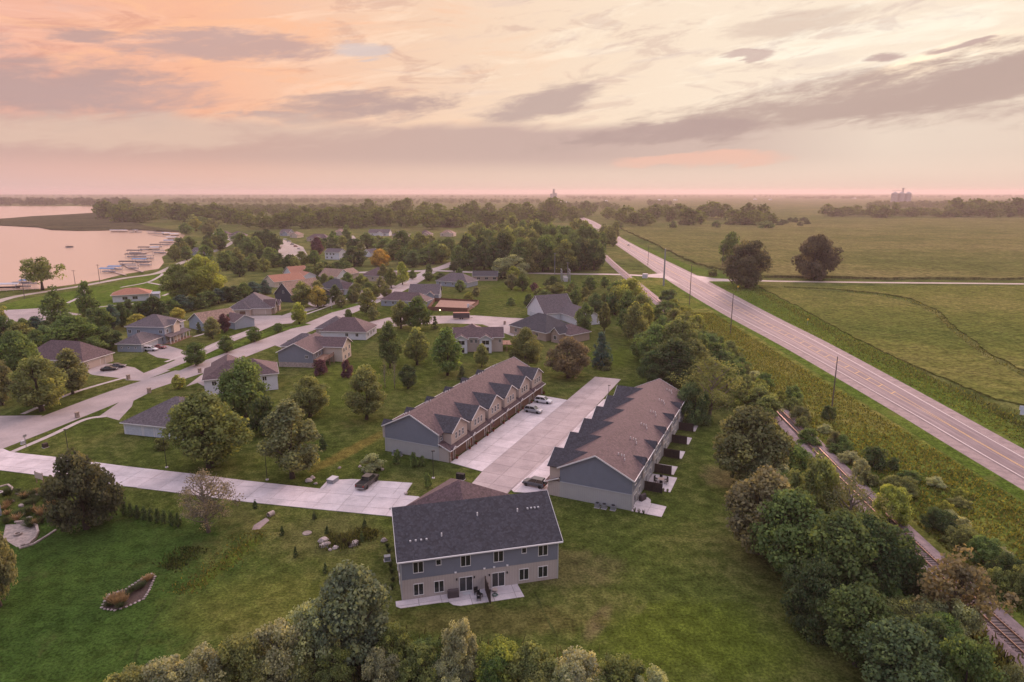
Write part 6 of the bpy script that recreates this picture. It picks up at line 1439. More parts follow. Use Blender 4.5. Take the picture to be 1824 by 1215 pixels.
# ================================================================ TREES AND PLANTS
def crown_mesh(name, seed, TH, cb, prof, nclump, nleaf, rc, ls, lobes=0.16, inner=0.35, flat=0.85, droop=0.0, shell=0.55, limbs=0):
    """leaf clumps spread through a crown; tree space: radius 1, height TH, crown from cb upward"""
    r = np.random.default_rng(seed)
    t = r.random(nclump * 3); w = np.array([prof(a) for a in t]); keep = r.random(nclump * 3) < (w + 0.15) / (w.max() + 0.15); t = t[keep][:nclump]
    n = len(t); ang = r.random(n) * 2 * np.pi; k1, k2 = r.integers(2, 5), r.integers(4, 8); p1, p2 = r.random(2) * 6.28
    lob = 1 + lobes * np.sin(k1 * ang + p1 + 3 * t) + lobes * 0.6 * np.sin(k2 * ang + p2 - 4 * t)
    rad = np.array([prof(a) for a in t]) * lob
    fr = np.sqrt(inner ** 2 + (1 - inner ** 2) * r.random(n))
    rcl = rc * (0.65 + 0.7 * r.random(n))
    rr = np.clip(rad * fr - rcl * 0.55, 0, None)
    cz = cb + (TH - cb) * (0.04 + 0.90 * t) - droop * rr
    C = np.stack([np.cos(ang) * rr, np.sin(ang) * rr, cz], 1)
    if limbs:                                     # gather the clumps on a dozen boughs, leaving hollows between them
        la = np.arange(limbs) * 2.4 + r.random(limbs) * 0.9; lt = (np.arange(limbs) + 0.4 + 0.4 * r.random(limbs)) / limbs; lt = r.permutation(lt)
        lr = np.array([prof(a) for a in lt]) * (0.50 + 0.26 * r.random(limbs))
        Lc = np.stack([np.cos(la) * lr, np.sin(la) * lr, cb + (TH - cb) * (0.06 + 0.84 * lt)], 1)
        D = np.linalg.norm((C[:, None, :] - Lc[None]) * np.array([1, 1, 1.25]), axis=2); near_ = D.argmin(1); dm = D.min(1)
        pull = np.clip((dm - 0.26) * 0.85, 0, 0.5) / np.maximum(dm, 1e-3)
        C = C + (Lc[near_] - C) * pull[:, None]
    ct = np.clip(r.normal(0.42, 0.22, n), 0, 1)
    ci = np.repeat(np.arange(n), nleaf); N = len(ci)
    d = r.normal(size=(N, 3)); d[:, 2] += 0.25; d /= np.linalg.norm(d, axis=1)[:, None]
    dist = rcl[ci] * (shell + (1.08 - shell) * r.random(N) ** 0.6)
    pos = C[ci] + d * dist[:, None] * np.array([1, 1, flat])
    pos[:, 2] = np.maximum(pos[:, 2], cb * 0.6 + 0.02)
    nrm = d * 0.8 + r.normal(size=(N, 3)) * 0.55; nrm[:, 2] += 0.15; nrm /= np.linalg.norm(nrm, axis=1)[:, None]
    a = np.cross(nrm, r.normal(size=(N, 3))); a /= np.linalg.norm(a, axis=1)[:, None]; b = np.cross(nrm, a)
    s = ls * (0.6 + 0.8 * r.random(N)); e = 0.65 + 0.5 * r.random(N)
    a = a * s[:, None]; b = b * (s * e)[:, None]; bend = nrm * (s * 0.25)[:, None]
    V = np.stack([pos - a, pos - b * 0.9 + bend, pos + a, pos + b * 0.9 + bend], 1)
    tint = np.clip(ct[ci] * 0.75 + r.random(N) * 0.35, 0, 1)
    return quad_mesh(name, V, tint, M['leaf'])
def trunk_mesh(name, seed, TH, cb, nlimb=6, r0=0.075, mat='bark', spread=0.75, top=0.8):
    r = random.Random(seed); mb = MB(); pts = []; x = y = 0
    for k in range(6):
        pts.append((x, y, TH * top * k / 5)); x += r.uniform(-0.05, 0.05); y += r.uniform(-0.05, 0.05)
    mb.tube(pts, [r0 * (1.35 if k == 0 else 1) * (1 - 0.16 * k) for k in range(6)], 7)
    for k in range(nlimb):
        z = max(cb * 0.8, 0.12 * TH) + (TH * top - cb) * (k + 0.3) / nlimb * 0.8; a = k * 2.4 + r.uniform(-0.4, 0.4); L = spread * (1 - 0.45 * k / nlimb)
        i = min(4, int(z / (TH * top) * 5)); p = Vector(pts[i]); p.z = z
        q = p + Vector((math.cos(a) * L * 0.5, math.sin(a) * L * 0.5, 0.22 * TH * 0.6)); s = q + Vector((math.cos(a) * L * 0.4, math.sin(a) * L * 0.4, 0.14 * TH))
        mb.tube([p, q, s], [r0 * 0.5, r0 * 0.3, r0 * 0.1], 5, False)
    return mb.mesh(name, M[mat], smooth=True)
sn = math.sin; PI = math.pi
PROF = {
    'round': lambda t: max(0.0, sn(PI * min(1, 0.10 + 0.88 * t))) ** 0.62,
    'oval': lambda t: max(0.0, sn(PI * (0.14 + 0.84 * t ** 0.85))) ** 0.7,
    'wide': lambda t: max(0.0, sn(PI * min(1, 0.16 + 0.80 * t))) ** 0.5,
    'cone': lambda t: (1 - t) ** 0.85 * (0.75 + 0.25 * min(1, t * 6)) + 0.03,
    'cedar': lambda t: max(0.0, (1 - t ** 1.7)) ** 0.8 * (0.7 + 0.3 * min(1, t * 4)),
    'bush': lambda t: max(0.0, 1 - (t * 0.92) ** 2) ** 0.5,
    'umbrella': lambda t: max(0.0, sn(PI * min(1, 0.30 + 0.62 * t))) ** 0.6,
}
SPEC = {  # type: (TH, crown bottom, profile, clumps, leaves, clump radius, leaf size, kw, trunk kw)
    'round': (2.15, 0.20, 'round', 150, 92, 0.22, 0.038, dict(lobes=0.14, limbs=13), {}),
    'oval': (2.9, 0.30, 'oval', 160, 92, 0.25, 0.041, dict(lobes=0.10, limbs=16), dict(r0=0.07)),
    'wide': (1.75, 0.08, 'wide', 170, 88, 0.20, 0.036, dict(lobes=0.18, limbs=14), {}),
    'willow': (2.0, 0.05, 'wide', 170, 84, 0.18, 0.032, dict(lobes=0.22, droop=0.25, limbs=12), {}),
    'cone': (3.3, 0.12, 'cone', 120, 44, 0.20, 0.055, dict(lobes=0.08, flat=0.5, droop=0.35), dict(nlimb=0, r0=0.06, top=0.95)),
    'cedar': (2.6, 0.06, 'cedar', 130, 52, 0.22, 0.046, dict(lobes=0.12), dict(nlimb=0, r0=0.06)),
    'bush': (1.25, 0.0, 'bush', 120, 80, 0.20, 0.038, dict(lobes=0.24, limbs=9), dict(nlimb=4, r0=0.05, top=0.5)),
    'shrub': (1.5, 0.0, 'bush', 190, 84, 0.16, 0.030, dict(lobes=0.28, shell=0.3, flat=1.0, limbs=12), dict(nlimb=5, r0=0.04, top=0.6)),
    'umbrella': (2.0, 0.62, 'umbrella', 70, 52, 0.22, 0.045, dict(lobes=0.30, shell=0.35), dict(nlimb=9, r0=0.07, spread=0.9)),
    'sparse': (2.3, 0.40, 'round', 90, 62, 0.22, 0.024, dict(lobes=0.25, shell=0.15, inner=0.3), dict(nlimb=16, r0=0.05, mat='bark_pale', spread=0.85, top=0.9)),
    'bare': (4.2, 0.5, 'oval', 60, 9, 0.22, 0.03, dict(shell=0.1), dict(nlimb=18, r0=0.05, mat='bark_pale', spread=0.6, top=0.95)),
}
PROTO = {}
def proto(kind, seed, lod):
    key = (kind, seed, lod)
    if key not in PROTO:
        TH, cb, pf_, nc, nl, rc, ls, kw, tk = SPEC[kind]
        f = (1.0, 0.5, 0.22)[lod]
        c = crown_mesh(f'{kind}_crown', hash((kind, seed)) % 9999 if False else seed * 31 + len(kind) * 7 + sum(map(ord, kind)), TH, cb, PROF[pf_], int(nc * (1, 0.75, 0.5)[lod]), max(6, int(nl * (1, 0.55, 0.30)[lod])), rc * (1, 1.08, 1.2)[lod], ls * (1, 1.4, 2.2)[lod], **kw)
        PROTO[key] = (c, trunk_mesh(f'{kind}_trunk', seed * 17 + 3, TH, cb, **tk), TH)
    return PROTO[key]
GREEN, OLIVE, DARK, PALE, YELL, BLUE, BROWN, GREY, LIME, PURP, TEAL = ((0.064, 0.096, 0.023), (0.092, 0.110, 0.028), (0.040, 0.060, 0.018), (0.128, 0.145, 0.058), (0.165, 0.158, 0.030), (0.038, 0.064, 0.038),
    (0.088, 0.100, 0.032), (0.165, 0.182, 0.068), (0.128, 0.150, 0.026), (0.062, 0.034, 0.030), (0.058, 0.088, 0.027))
_tc = random.Random(77); LEAF_K = 2.05
def plant(bx, by, topy, wpx, kind, col, label, cat='tree', name=None, group=None, lod=None, leaf_only=False):
    """a tree or bush standing at a surveyed spot: base, top and width fix its real size"""
    p = G(bx, by); s = mpp(p); R = wpx * s / 2 * 0.99; h = height_at(p, topy) * 0.96
    if lod is None: lod = 0 if wpx > 62 else (1 if wpx > 26 else 2)
    seeds = {0: 3, 1: 3, 2: 3}[lod]
    sd = _tc.randrange(seeds); c, tr, TH = proto(kind, sd, lod)
    nm = name or {'cone': 'spruce_tree', 'cedar': 'cedar_tree', 'bush': 'bush', 'shrub': 'bush', 'willow': 'willow_tree', 'bare': 'bare_tree', 'sparse': 'thin_tree'}.get(kind, 'broadleaf_tree')
    o = thing(nm, label, cat if kind not in ('bush', 'shrub') else ('bush' if cat == 'tree' else cat), p, _tc.uniform(0, 6.28), group)
    o.scale = (R, R, h / TH)
    t_ = put('trunk', tr, None, o); k = put('crown', c, None, o)
    v = _tc.uniform(0.86, 1.14); g = _tc.uniform(0.95, 1.06)
    k.color = (col[0] * v * LEAF_K, col[1] * v * g * LEAF_K, col[2] * v * LEAF_K * 1.75, 1)
    return o

def meadow_grass(name, label, area, n, h, col, seed, kind='grass', w=0.10, near=None):
    """tufts of blades over the land; area: function(rng, n) -> xy"""
    r = np.random.default_rng(seed); xy = area(r, n); n = len(xy)
    an = r.random(n) * 6.28; hh = h * (0.45 + 0.8 * r.random(n)); lean = r.normal(0, 0.28, (n, 2)) * hh[:, None]; ww = w * (0.6 + 0.9 * r.random(n)) * (hh / h) ** 0.5
    a = np.stack([np.cos(an) * ww, np.sin(an) * ww, np.zeros(n)], 1); p = np.concatenate([xy, np.zeros((n, 1))], 1); t = p + np.concatenate([lean, hh[:, None]], 1)
    V = np.stack([p - a, p + a, t + a * 0.55, t - a * 0.55], 1)
    o = put(name, quad_mesh(name, V, np.clip(r.normal(0.45, 0.25, n), 0, 1), M['leaf'])); o['kind'] = 'stuff'; o['label'] = label; o['category'] = kind; o.color = (*col, 1); return o
def quad_area(A, B, C, D, bias=1.0):
    A, B, C, D = (np.array(q[:2], float) for q in (A, B, C, D))
    def f(r, n):
        u = r.random(n)[:, None]; v = (r.random(n) ** bias)[:, None]; return (A * (1 - u) + B * u) * (1 - v) + (D * (1 - u) + C * u) * v
    return f
def line_area(pts, width):
    P = [np.array(q[:2], float) for q in pts]; L = np.cumsum([0] + [np.linalg.norm(b - a) for a, b in zip(P, P[1:])])
    def f(r, n):
        s = r.random(n) * L[-1]; k = np.clip(np.searchsorted(L, s) - 1, 0, len(P) - 2); out = np.empty((n, 2))
        for i in range(n):
            a, b = P[k[i]], P[k[i] + 1]; d = (b - a) / np.linalg.norm(b - a); out[i] = a + d * (s[i] - L[k[i]]) + np.array([d[1], -d[0]]) * r.normal(0, width / 2)
        return out
    return f
ORD = ['leftmost', 'second from left', 'third from left', 'fourth from left', 'fifth from left', 'sixth from left', 'seventh from left', 'eighth from left', 'ninth from left', 'tenth from left', 'eleventh from left', 'twelfth from left', 'thirteenth from left', 'fourteenth from left', 'fifteenth from left', 'sixteenth from left', 'seventeenth from left', 'eighteenth from left',
       'nineteenth from left', 'twentieth from left', 'twenty-first from left', 'twenty-second from left', 'twenty-third from left', 'twenty-fourth from left', 'twenty-fifth from left', 'twenty-sixth from left', 'twenty-seventh from left', 'twenty-eighth from left', 'twenty-ninth from left', 'thirtieth from left']
T = plant
rng_s = random.Random(21)
rng = random.Random(5)
FAR = []
def row(n, x0, x1, y0, y1, h0, h1, w0, w1, kinds, cols, label, group, lod=2, name='broadleaf_tree', mass=None):
    for k in range(n):
        f = (k + rng.random() * 0.8) / n; x = x0 + (x1 - x0) * f; y = y0 + (y1 - y0) * rng.random()
        hh = h0 + (h1 - h0) * rng.random()
        if mass: FAR.append((mass, x, y, hh, w0 + (w1 - w0) * rng.random(), rng.choice(cols))); continue
        T(x, y, y - hh, w0 + (w1 - w0) * rng.random(), rng.choice(kinds), rng.choice(cols), f'{label}, {ORD[k]}', group=group, lod=lod, name=name)
# ---- lawn trees between the drive and the townhouses
T(375, 832, 694, 152, 'round', OLIVE, 'big round green tree hiding the right half of the slate hip roofed low house')
T(521, 852, 708, 116, 'oval', (0.088, 0.096, 0.034), 'tall leafy tree on the lawn just above the private drive')
T(440, 748, 634, 102, 'round', GREEN, 'dark round tree in front of the brown hip roofed house with pale end walls')
T(653, 747, 648, 78, 'oval', OLIVE, 'pear-shaped tree standing alone left of the left townhouse row')
T(552, 742, 668, 76, 'round', OLIVE, 'broad tree behind the tall leafy tree above the drive')
T(470, 775, 705, 60, 'bush', DARK, 'dark shrubby mass behind the round and the tall lawn tree')
T(695, 655, 568, 50, 'oval', GREEN, 'left of three tall oval trees behind the left townhouse row')
T(743, 650, 580, 52, 'oval', OLIVE, 'middle of three tall oval trees, yellow-tinged', )
T(797, 669, 580, 60, 'oval', GREEN, 'right of three tall oval trees, standing nearest the white bay house')
T(935, 662, 580, 66, 'oval', OLIVE, 'tall oval tree behind the far end of the left townhouse row')
T(1012, 673, 598, 82, 'round', (0.105, 0.090, 0.040), 'broad olive-brown tree at the far end of the court lawn')
T(1070, 655, 587, 44, 'cedar', BLUE, 'dense dark cedar at the far end of the court lawn')
T(1076, 657, 636, 34, 'bush', BROWN, 'low brownish bush at the foot of the dense dark cedar')
T(858, 654, 610, 30, 'oval', OLIVE, 'slim young tree before the white bay house')
T(823, 676, 650, 22, 'cone', DARK, 'small dark spruce left of the townhouse roof ridge')
T(727, 692, 648, 40, 'round', DARK, 'dark round small tree on the open lawn left of the townhouses')
T(703, 692, 640, 26, 'bare', BROWN, 'bare pale poplar, right one of the pair before the oval trees'); T(686, 690, 636, 24, 'bare', BROWN, 'bare pale poplar, left one of the pair before the oval trees')
T(575, 801, 770, 20, 'cone', DARK, 'tiny spruce at the foot of the tall leafy lawn tree')
T(571, 668, 641, 26, 'bush', PURP, 'dark round shrub under the timber deck'); T(618, 672, 642, 24, 'bush', PURP, 'dark round shrub on the lawn right of the timber deck')
T(318, 692, 667, 26, 'oval', LIME, 'small bright young tree beside the low slate roofed house')
# ---- strip between street and lane
T(350, 651, 608, 48, 'round', GREEN, 'largest round tree of the strip between street and lane'); T(404, 628, 597, 34, 'round', GREEN, 'second round tree up the strip between street and lane')
T(454, 609, 581, 33, 'round', GREEN, 'third round tree up the strip between street and lane'); T(496, 591, 575, 21, 'round', GREEN, 'smallest round tree, fourth up the strip between street and lane')
T(533, 577, 537, 31, 'oval', LIME, 'bright oval tree at the upper end of the planting strip')
# ---- left edge
T(75, 732, 632, 100, 'round', OLIVE, 'big green tree at the left over the sidewalk of the wide street'); T(36, 692, 586, 88, 'round', GREEN, 'tall dark tree behind the big left sidewalk tree')
T(130, 702, 617, 62, 'oval', BROWN, 'brownish pear-shaped tree left of the tan garage doors'); T(4, 722, 636, 60, 'round', BROWN, 'brownish tree cut by the left edge beside the sidewalk tree')
T(137, 634, 560, 98, 'round', GREEN, 'broad green tree behind the brown hip roofed garage house'); T(192, 622, 580, 52, 'round', TEAL, 'dark tree between the brown garage house and the grey two-storey house')
T(-6, 600, 525, 50, 'oval', OLIVE, 'slim tree cut by the left edge beside the parking lot')
T(102, 576, 505, 56, 'cedar', GREEN, 'left one of the two large conical trees above the parking lot'); T(157, 562, 497, 46, 'cedar', GREEN, 'right one of the two large conical trees above the parking lot')
T(76, 517, 457, 72, 'umbrella', OLIVE, 'open-crowned cottonwood at the water beside the docks')
T(320, 536, 468, 66, 'round', OLIVE, 'grey-green round tree left in the pair on the lakeside path'); T(362, 530, 455, 78, 'wide', LIME, 'bright broad tree right in the pair on the lakeside path')
T(247, 585, 559, 42, 'round', YELL, 'yellow-green round tree behind the grey two-storey house'); T(317, 570, 548, 30, 'round', YELL, 'yellow-green tree left of the pale blue gable end')
T(400, 592, 558, 27, 'round', PURP, 'dark red small tree before the stone-fronted house'); T(379, 603, 563, 34, 'oval', BROWN, 'brown-green oval tree left of the dark red small tree')
T(408, 584, 558, 15, 'cone', DARK, 'narrow dark cypress behind the dark red tree'); T(432, 581, 558, 13, 'cone', DARK, 'narrow dark cypress at the white wall corner')
T(355, 594, 572, 14, 'cone', DARK, 'narrow dark cypress at the end of the white porch')
hed = [(22, 602, 568), (44, 600, 566), (66, 596, 562), (86, 603, 570), (165, 592, 545), (186, 596, 548), (203, 588, 540), (218, 582, 538), (233, 574, 530), (249, 568, 536), (262, 566, 534), (277, 566, 527), (293, 566, 535),
       (308, 560, 533), (325, 556, 524), (343, 553, 527), (358, 549, 520), (374, 544, 517), (390, 541, 512), (405, 538, 509), (419, 536, 506), (436, 533, 503), (452, 528, 500)]
for k, (x, y, tp) in enumerate(hed):
    T(x, y, tp, 30 + (k % 3) * 6, ('cone', 'round', 'oval', 'round')[k % 4], (TEAL, DARK, BLUE, GREEN)[(k * 7) % 4], f'evergreen of the dark shelter belt below the lakeside lawn, {ORD[k]}', group='shelter belt evergreens', lod=1, name='evergreen_tree')
for x, y, tp, w_, k_, c_, l_ in [
    (473, 524, 497, 30, 'cedar', BLUE, 'blue spruce left of the navy gabled house'), (539, 548, 501, 42, 'round', OLIVE, 'olive tree in front of the navy house roof'), (566, 548, 508, 36, 'round', YELL, 'yellowing tree right beside the olive tree before the navy house'),
    (577, 546, 514, 24, 'oval', DARK, 'dark oval street tree, left of two before the white gable'), (598, 541, 509, 24, 'round', DARK, 'dark street tree, right of two before the white gable'), (608, 548, 525, 22, 'oval', BROWN, 'brown-green tree on the second grass island'),
    (632, 539, 513, 22, 'oval', BROWN, 'brown-green tree at the end of the second grass island'), (656, 561, 511, 38, 'oval', OLIVE, 'tall street tree nearest the mauve hip house'), (665, 570, 545, 24, 'oval', BROWN, 'small tree at the foot of the tall street tree'),
    (621, 571, 550, 17, 'round', GREEN, 'small round tree behind the ranch house roof'), (679, 523, 491, 22, 'oval', BROWN, 'brown-green conical tree on the far sidewalk'), (697, 513, 476, 27, 'oval', OLIVE, 'light oval tree on the far sidewalk, left of two'),
    (717, 507, 465, 26, 'oval', LIME, 'light oval tree on the far sidewalk, right of two'), (735, 498, 480, 17, 'oval', GREEN, 'small tree near the street junction'), (764, 500, 483, 24, 'round', GREEN, 'round tree behind the blue-slate roof'), (785, 498, 486, 20, 'bush', DARK, 'low dark bush by the junction'),
    (620, 515, 484, 28, 'round', GREEN, 'dark green tree right of the pale blue gable'), (645, 514, 488, 28, 'round', OLIVE, 'olive tree before the mauve hip roof below the maple'), (550, 497, 475, 24, 'round', GREEN, 'round tree left of the dark broad tree'), (579, 494, 465, 40, 'round', DARK, 'dark broad round tree above the navy roof'),
    (632, 474, 437, 48, 'wide', DARK, 'wide dark tree right of the white two-storey house'), (678, 474, 443, 40, 'wide', (0.23, 0.165, 0.028), 'golden yellow maple among the houses'), (565, 458, 420, 28, 'oval', PURP, 'dark purple tree before the wide brown roof'),
    (594, 438, 410, 24, 'oval', GREEN, 'slim far tree left of the tan roof'), (618, 433, 400, 20, 'oval', GREEN, 'slim far tree right of the tan roof'), (654, 443, 414, 40, 'round', GREEN, 'round tree above the small pale blue house'), (690, 452, 422, 44, 'round', GREEN, 'round tree just above the golden maple'),
    (718, 462, 408, 52, 'round', GREEN, 'left of three large round trees above the street junction'), (748, 466, 412, 50, 'round', OLIVE, 'middle of three large round trees above the street junction'), (772, 470, 430, 40, 'round', GREEN, 'right of three large round trees above the street junction'), (735, 476, 446, 36, 'round', TEAL, 'grey-green tree in front of the three large round trees'),
    (799, 456, 421, 38, 'round', GREEN, 'round tree over the parked cars near the grove'), (809, 484, 465, 20, 'round', DARK, 'small dark tree left of the lit porch house'), (822, 480, 461, 20, 'round', DARK, 'second small dark tree left of the lit porch house'), (818, 497, 477, 20, 'bush', GREEN, 'bush left of the long dark roof'),
    (846, 497, 480, 16, 'cone', DARK, 'dark spruce at the end of the long dark roof'), (914, 496, 450, 64, 'willow', PALE, 'pale green willow in front of the grove'), (893, 495, 458, 44, 'willow', PALE, 'pale willow half at the left of the big one'), (914, 502, 474, 30, 'round', LIME, 'bright yellow-green tree in front of the willow'),
    (931, 518, 487, 30, 'round', GREEN, 'dark green round tree below the willow'), (911, 516, 486, 28, 'round', BROWN, 'olive-brown round tree below the willow'), (911, 544, 530, 18, 'bush', GREEN, 'single bush on the green meadow'), (848, 528, 510, 18, 'round', BROWN, 'brown-green small tree right of the slate and orange house'),
    (820, 520, 498, 23, 'round', GREEN, 'round tree hiding the cream end wall'), (835, 534, 521, 22, 'bush', LIME, 'bright bush at the fenced pool'), (942, 543, 524, 22, 'bush', DARK, 'dark bush left of the white gable house'), (775, 586, 562, 17, 'cone', DARK, 'dark spruce before the turning circle'),
    (745, 588, 527, 58, 'round', GREEN, 'large round tree beside the turning circle, left of the trailer'), (715, 585, 533, 44, 'round', OLIVE, 'tree left behind the large round tree at the turning circle'), (764, 486, 470, 14, 'bush', GREEN, 'bush at the junction pole'),
    (984, 518, 491, 36, 'round', DARK, 'dark round tree left of the substation'), (960, 531, 512, 26, 'round', OLIVE, 'olive tree above the white gable house, left'), (993, 528, 502, 32, 'round', OLIVE, 'olive tree above the white gable house, middle'), (1017, 530, 504, 24, 'oval', OLIVE, 'slim tree above the white gable house, right'),
    (1050, 520, 490, 34, 'round', GREEN, 'round tree right of the substation'), (1077, 512, 491, 20, 'oval', GREEN, 'slim dark tree near the level crossing'), (1042, 596, 537, 38, 'round', GREEN, 'tree right of the dark hip house'), (1076, 590, 537, 26, 'oval', OLIVE, 'slim tree with visible trunk right of the dark hip house'), (1060, 560, 520, 34, 'round', TEAL, 'dark tree behind the slim tree with visible trunk'),
    (1025, 548, 512, 26, 'round', GREEN, 'tree behind the white gable roof'), (952, 520, 503, 18, 'round', PURP, 'small reddish tree on the meadow edge')]:
    T(x, y, tp, w_, k_, c_, l_)
# ---- woodland belt beside the railway, far to near
belt = [(1100, 545, 500, 44, 'round', GREEN), (1118, 560, 494, 62, 'wide', LIME), (1140, 575, 520, 40, 'round', OLIVE), (1116, 598, 512, 42, 'oval', GREEN), (1130, 615, 533, 40, 'oval', OLIVE), (1150, 590, 540, 28, 'round', LIME), (1095, 560, 515, 36, 'round', TEAL), (1145, 640, 590, 44, 'round', GREEN),
        (1178, 600, 562, 40, 'bush', GREEN), (1168, 655, 575, 64, 'round', GREEN), (1205, 660, 568, 74, 'wide', OLIVE), (1195, 690, 600, 84, 'round', DARK), (1163, 690, 622, 56, 'round', DARK), (1232, 680, 600, 66, 'round', OLIVE), (1240, 640, 590, 40, 'bush', GREEN)]
names_b = ['at the crossing end', 'bright crowned, at the crossing end', 'beside the rails', 'tall, left side', 'tall, second on the left side', 'bright, by the rails', 'dark, behind the bright crowns', 'small, left side',
           'low, by the rails', 'above the court lawn', 'broad, in the middle', 'darkest, behind the right row roof', 'dark, left of the darkest', 'olive, right of the darkest', 'low, near the rails behind the olive one']
for a, nm in zip(belt, names_b): T(*a[:3], a[3] * 1.16, *a[4:], f'belt tree between court lawn and railway, {nm}', group='woodland belt by the railway')
thick = [(1262, 748, 632, 112, 'sparse', OLIVE, 'thin brownish tree through which the ballast shows beyond the right row'), (1290, 720, 650, 60, 'round', OLIVE, 'olive tree right behind the thin brownish tree'), (1232, 752, 680, 70, 'shrub', TEAL, 'shrubby tree at the end of the right townhouse row'),
         (1330, 868, 720, 130, 'round', (0.072, 0.080, 0.026), 'big round tree standing free at the thicket head'), (1408, 850, 790, 76, 'shrub', GREEN, 'bush right of the big round tree'),
         (1352, 985, 828, 132, 'round', (0.098, 0.100, 0.038), 'pale-topped tree at the thicket left edge'), (1440, 960, 806, 110, 'shrub', OLIVE, 'olive bushy tree in the thicket middle by the rails'), (1405, 1030, 870, 140, 'round', GREEN, 'dark tree below the pale-topped one'),
         (1500, 985, 842, 124, 'sparse', BROWN, 'thin brown tree in the thicket beside the rails'), (1484, 1075, 905, 140, 'round', GREEN, 'green tree at the thicket heart'), (1585, 935, 862, 72, 'shrub', LIME, 'yellow-green bush crossing the rail edge'),
         (1545, 1062, 915, 140, 'wide', DARK, 'darkest broad tree in the thicket by the rails'), (1448, 1120, 1000, 120, 'shrub', DARK, 'dark shrub at the lawn edge of the thicket'), (1525, 1185, 1040, 130, 'round', GREEN, 'round tree at the lower lawn edge'),
         (1628, 1150, 1065, 100, 'shrub', BROWN, 'brownish shrub right of the lower round tree'), (1690, 1130, 990, 128, 'umbrella', (0.088, 0.078, 0.030), 'brown-tinged tree leaning over the rails'), (1772, 1062, 1012, 50, 'shrub', OLIVE, 'bush beyond the rails near the right edge'),
         (1600, 1250, 1105, 150, 'round', TEAL, 'grey-green tree at the bottom of the thicket'), (1712, 1270, 1130, 130, 'shrub', GREEN, 'shrub at the bottom right corner'), (1645, 1215, 1095, 100, 'round', DARK, 'dark tree between the two bottom trees'), (1800, 1270, 1185, 80, 'shrub', BROWN, 'brownish bush in the bottom right corner'), (1345, 905, 850, 60, 'shrub', DARK, 'shrub under the big round tree'), (1625, 1085, 1010, 80, 'shrub', DARK, 'dark shrub under the tree leaning over the rails')]
for a in thick: T(*a[:3], a[3] * 1.12, *a[4:6], a[6])
for k in range(18):                               # undergrowth knitting the thicket together
    f_ = (k + 0.7 * rng_s.random()) / 18; y = 880 + 330 * f_; x = 1335 + (y - 880) * 0.92 + rng_s.uniform(-20, 110) * (0.4 + 0.6 * f_)
    T(x, y, y - rng_s.uniform(50, 95), rng_s.uniform(80, 120), rng_s.choice(['shrub', 'shrub', 'willow']), rng_s.choice([GREEN, OLIVE, GREEN, GREY]), f'undergrowth bush inside the near thicket, {ORD[k].replace("from left", "from the far end").replace("leftmost", "farthest")}', group='undergrowth of the near thicket', name='bush')
# ---- meadow bushes between railway and highway
for x, y, tp, w_, k_, c_, l_ in [(1556, 832, 795, 50, 'bush', DARK, 'dark round bush on the meadow by the highway'), (1590, 836, 815, 26, 'bush', DARK, 'small dark bush right of the round meadow bush'), (1412, 715, 686, 44, 'bush', GREEN, 'dark bush beside the rails near the thin tree'), (1475, 745, 722, 30, 'shrub', DARK, 'bush at the highway pole foot'),
        (1440, 790, 762, 46, 'shrub', GREEN, 'green bush right of the rails'), (1500, 800, 775, 40, 'shrub', GREEN, 'green bush left of the dark meadow bush'), (1600, 880, 848, 80, 'shrub', OLIVE, 'olive bush below the dark meadow bush'), (1672, 945, 905, 70, 'shrub', DARK, 'dark bush, first of the row along the rails'), (1710, 975, 935, 66, 'shrub', OLIVE, 'olive bush, second of the row along the rails'), (1752, 1000, 955, 74, 'shrub', GREEN, 'green bush, third of the row along the rails'),
        (1790, 1045, 985, 80, 'shrub', DARK, 'dark bush, fourth of the row along the rails'), (1822, 1075, 1010, 70, 'shrub', OLIVE, 'olive bush cut by the right edge beyond the rails'), (1216, 575, 545, 44, 'bush', LIME, 'yellow-green bush right of the rails'), (1240, 590, 560, 40, 'bush', LIME, 'second yellow-green bush right of the rails'),
        (1190, 540, 515, 40, 'bush', TEAL, 'grey-green bush near the steel pole'), (1265, 620, 590, 44, 'shrub', OLIVE, 'olive bush below the second highway pole'), (1320, 660, 636, 40, 'shrub', GREEN, 'green bush on the meadow slope'), (1360, 690, 664, 44, 'shrub', GREEN, 'green bush farther down the meadow slope'), (1300, 640, 606, 50, 'shrub', OLIVE, 'olive bush above the thin tree')]:
    T(x, y, tp, w_, k_, c_, l_)
for k in range(22):                               # scrub filling the ground on both sides of the rails
    f_ = (k + 0.5 * rng_s.random()) / 22; y = 545 + 330 * f_ ** 1.2; xr = 1180 + (y - 545) * 1.055
    T(xr + rng_s.uniform(14, 40) * (0.5 + f_), y + rng_s.uniform(-4, 8), y - 12 - 12 * f_ * rng_s.random() - 4, rng_s.uniform(26, 46) * (0.7 + 0.5 * f_), 'shrub', rng_s.choice([OLIVE, GREEN, LIME, GREY, BROWN]), f'scrub bush on the highway side of the rails, {ORD[k]}', group='scrub on the highway side of the rails', lod=1)
for k in range(14):
    f_ = (k + 0.6 * rng_s.random()) / 14; y = 560 + 190 * f_; xr = 1180 + (y - 545) * 1.055
    T(xr - rng_s.uniform(8, 20), y + 6, y - 30 - 22 * f_ * rng_s.random(), rng_s.uniform(44, 66), rng_s.choice(['shrub', 'round']), rng_s.choice([OLIVE, GREEN, TEAL]), f'tree crowding the court side of the rails, {ORD[k]}', group='trees on the court side of the rails', lod=1)
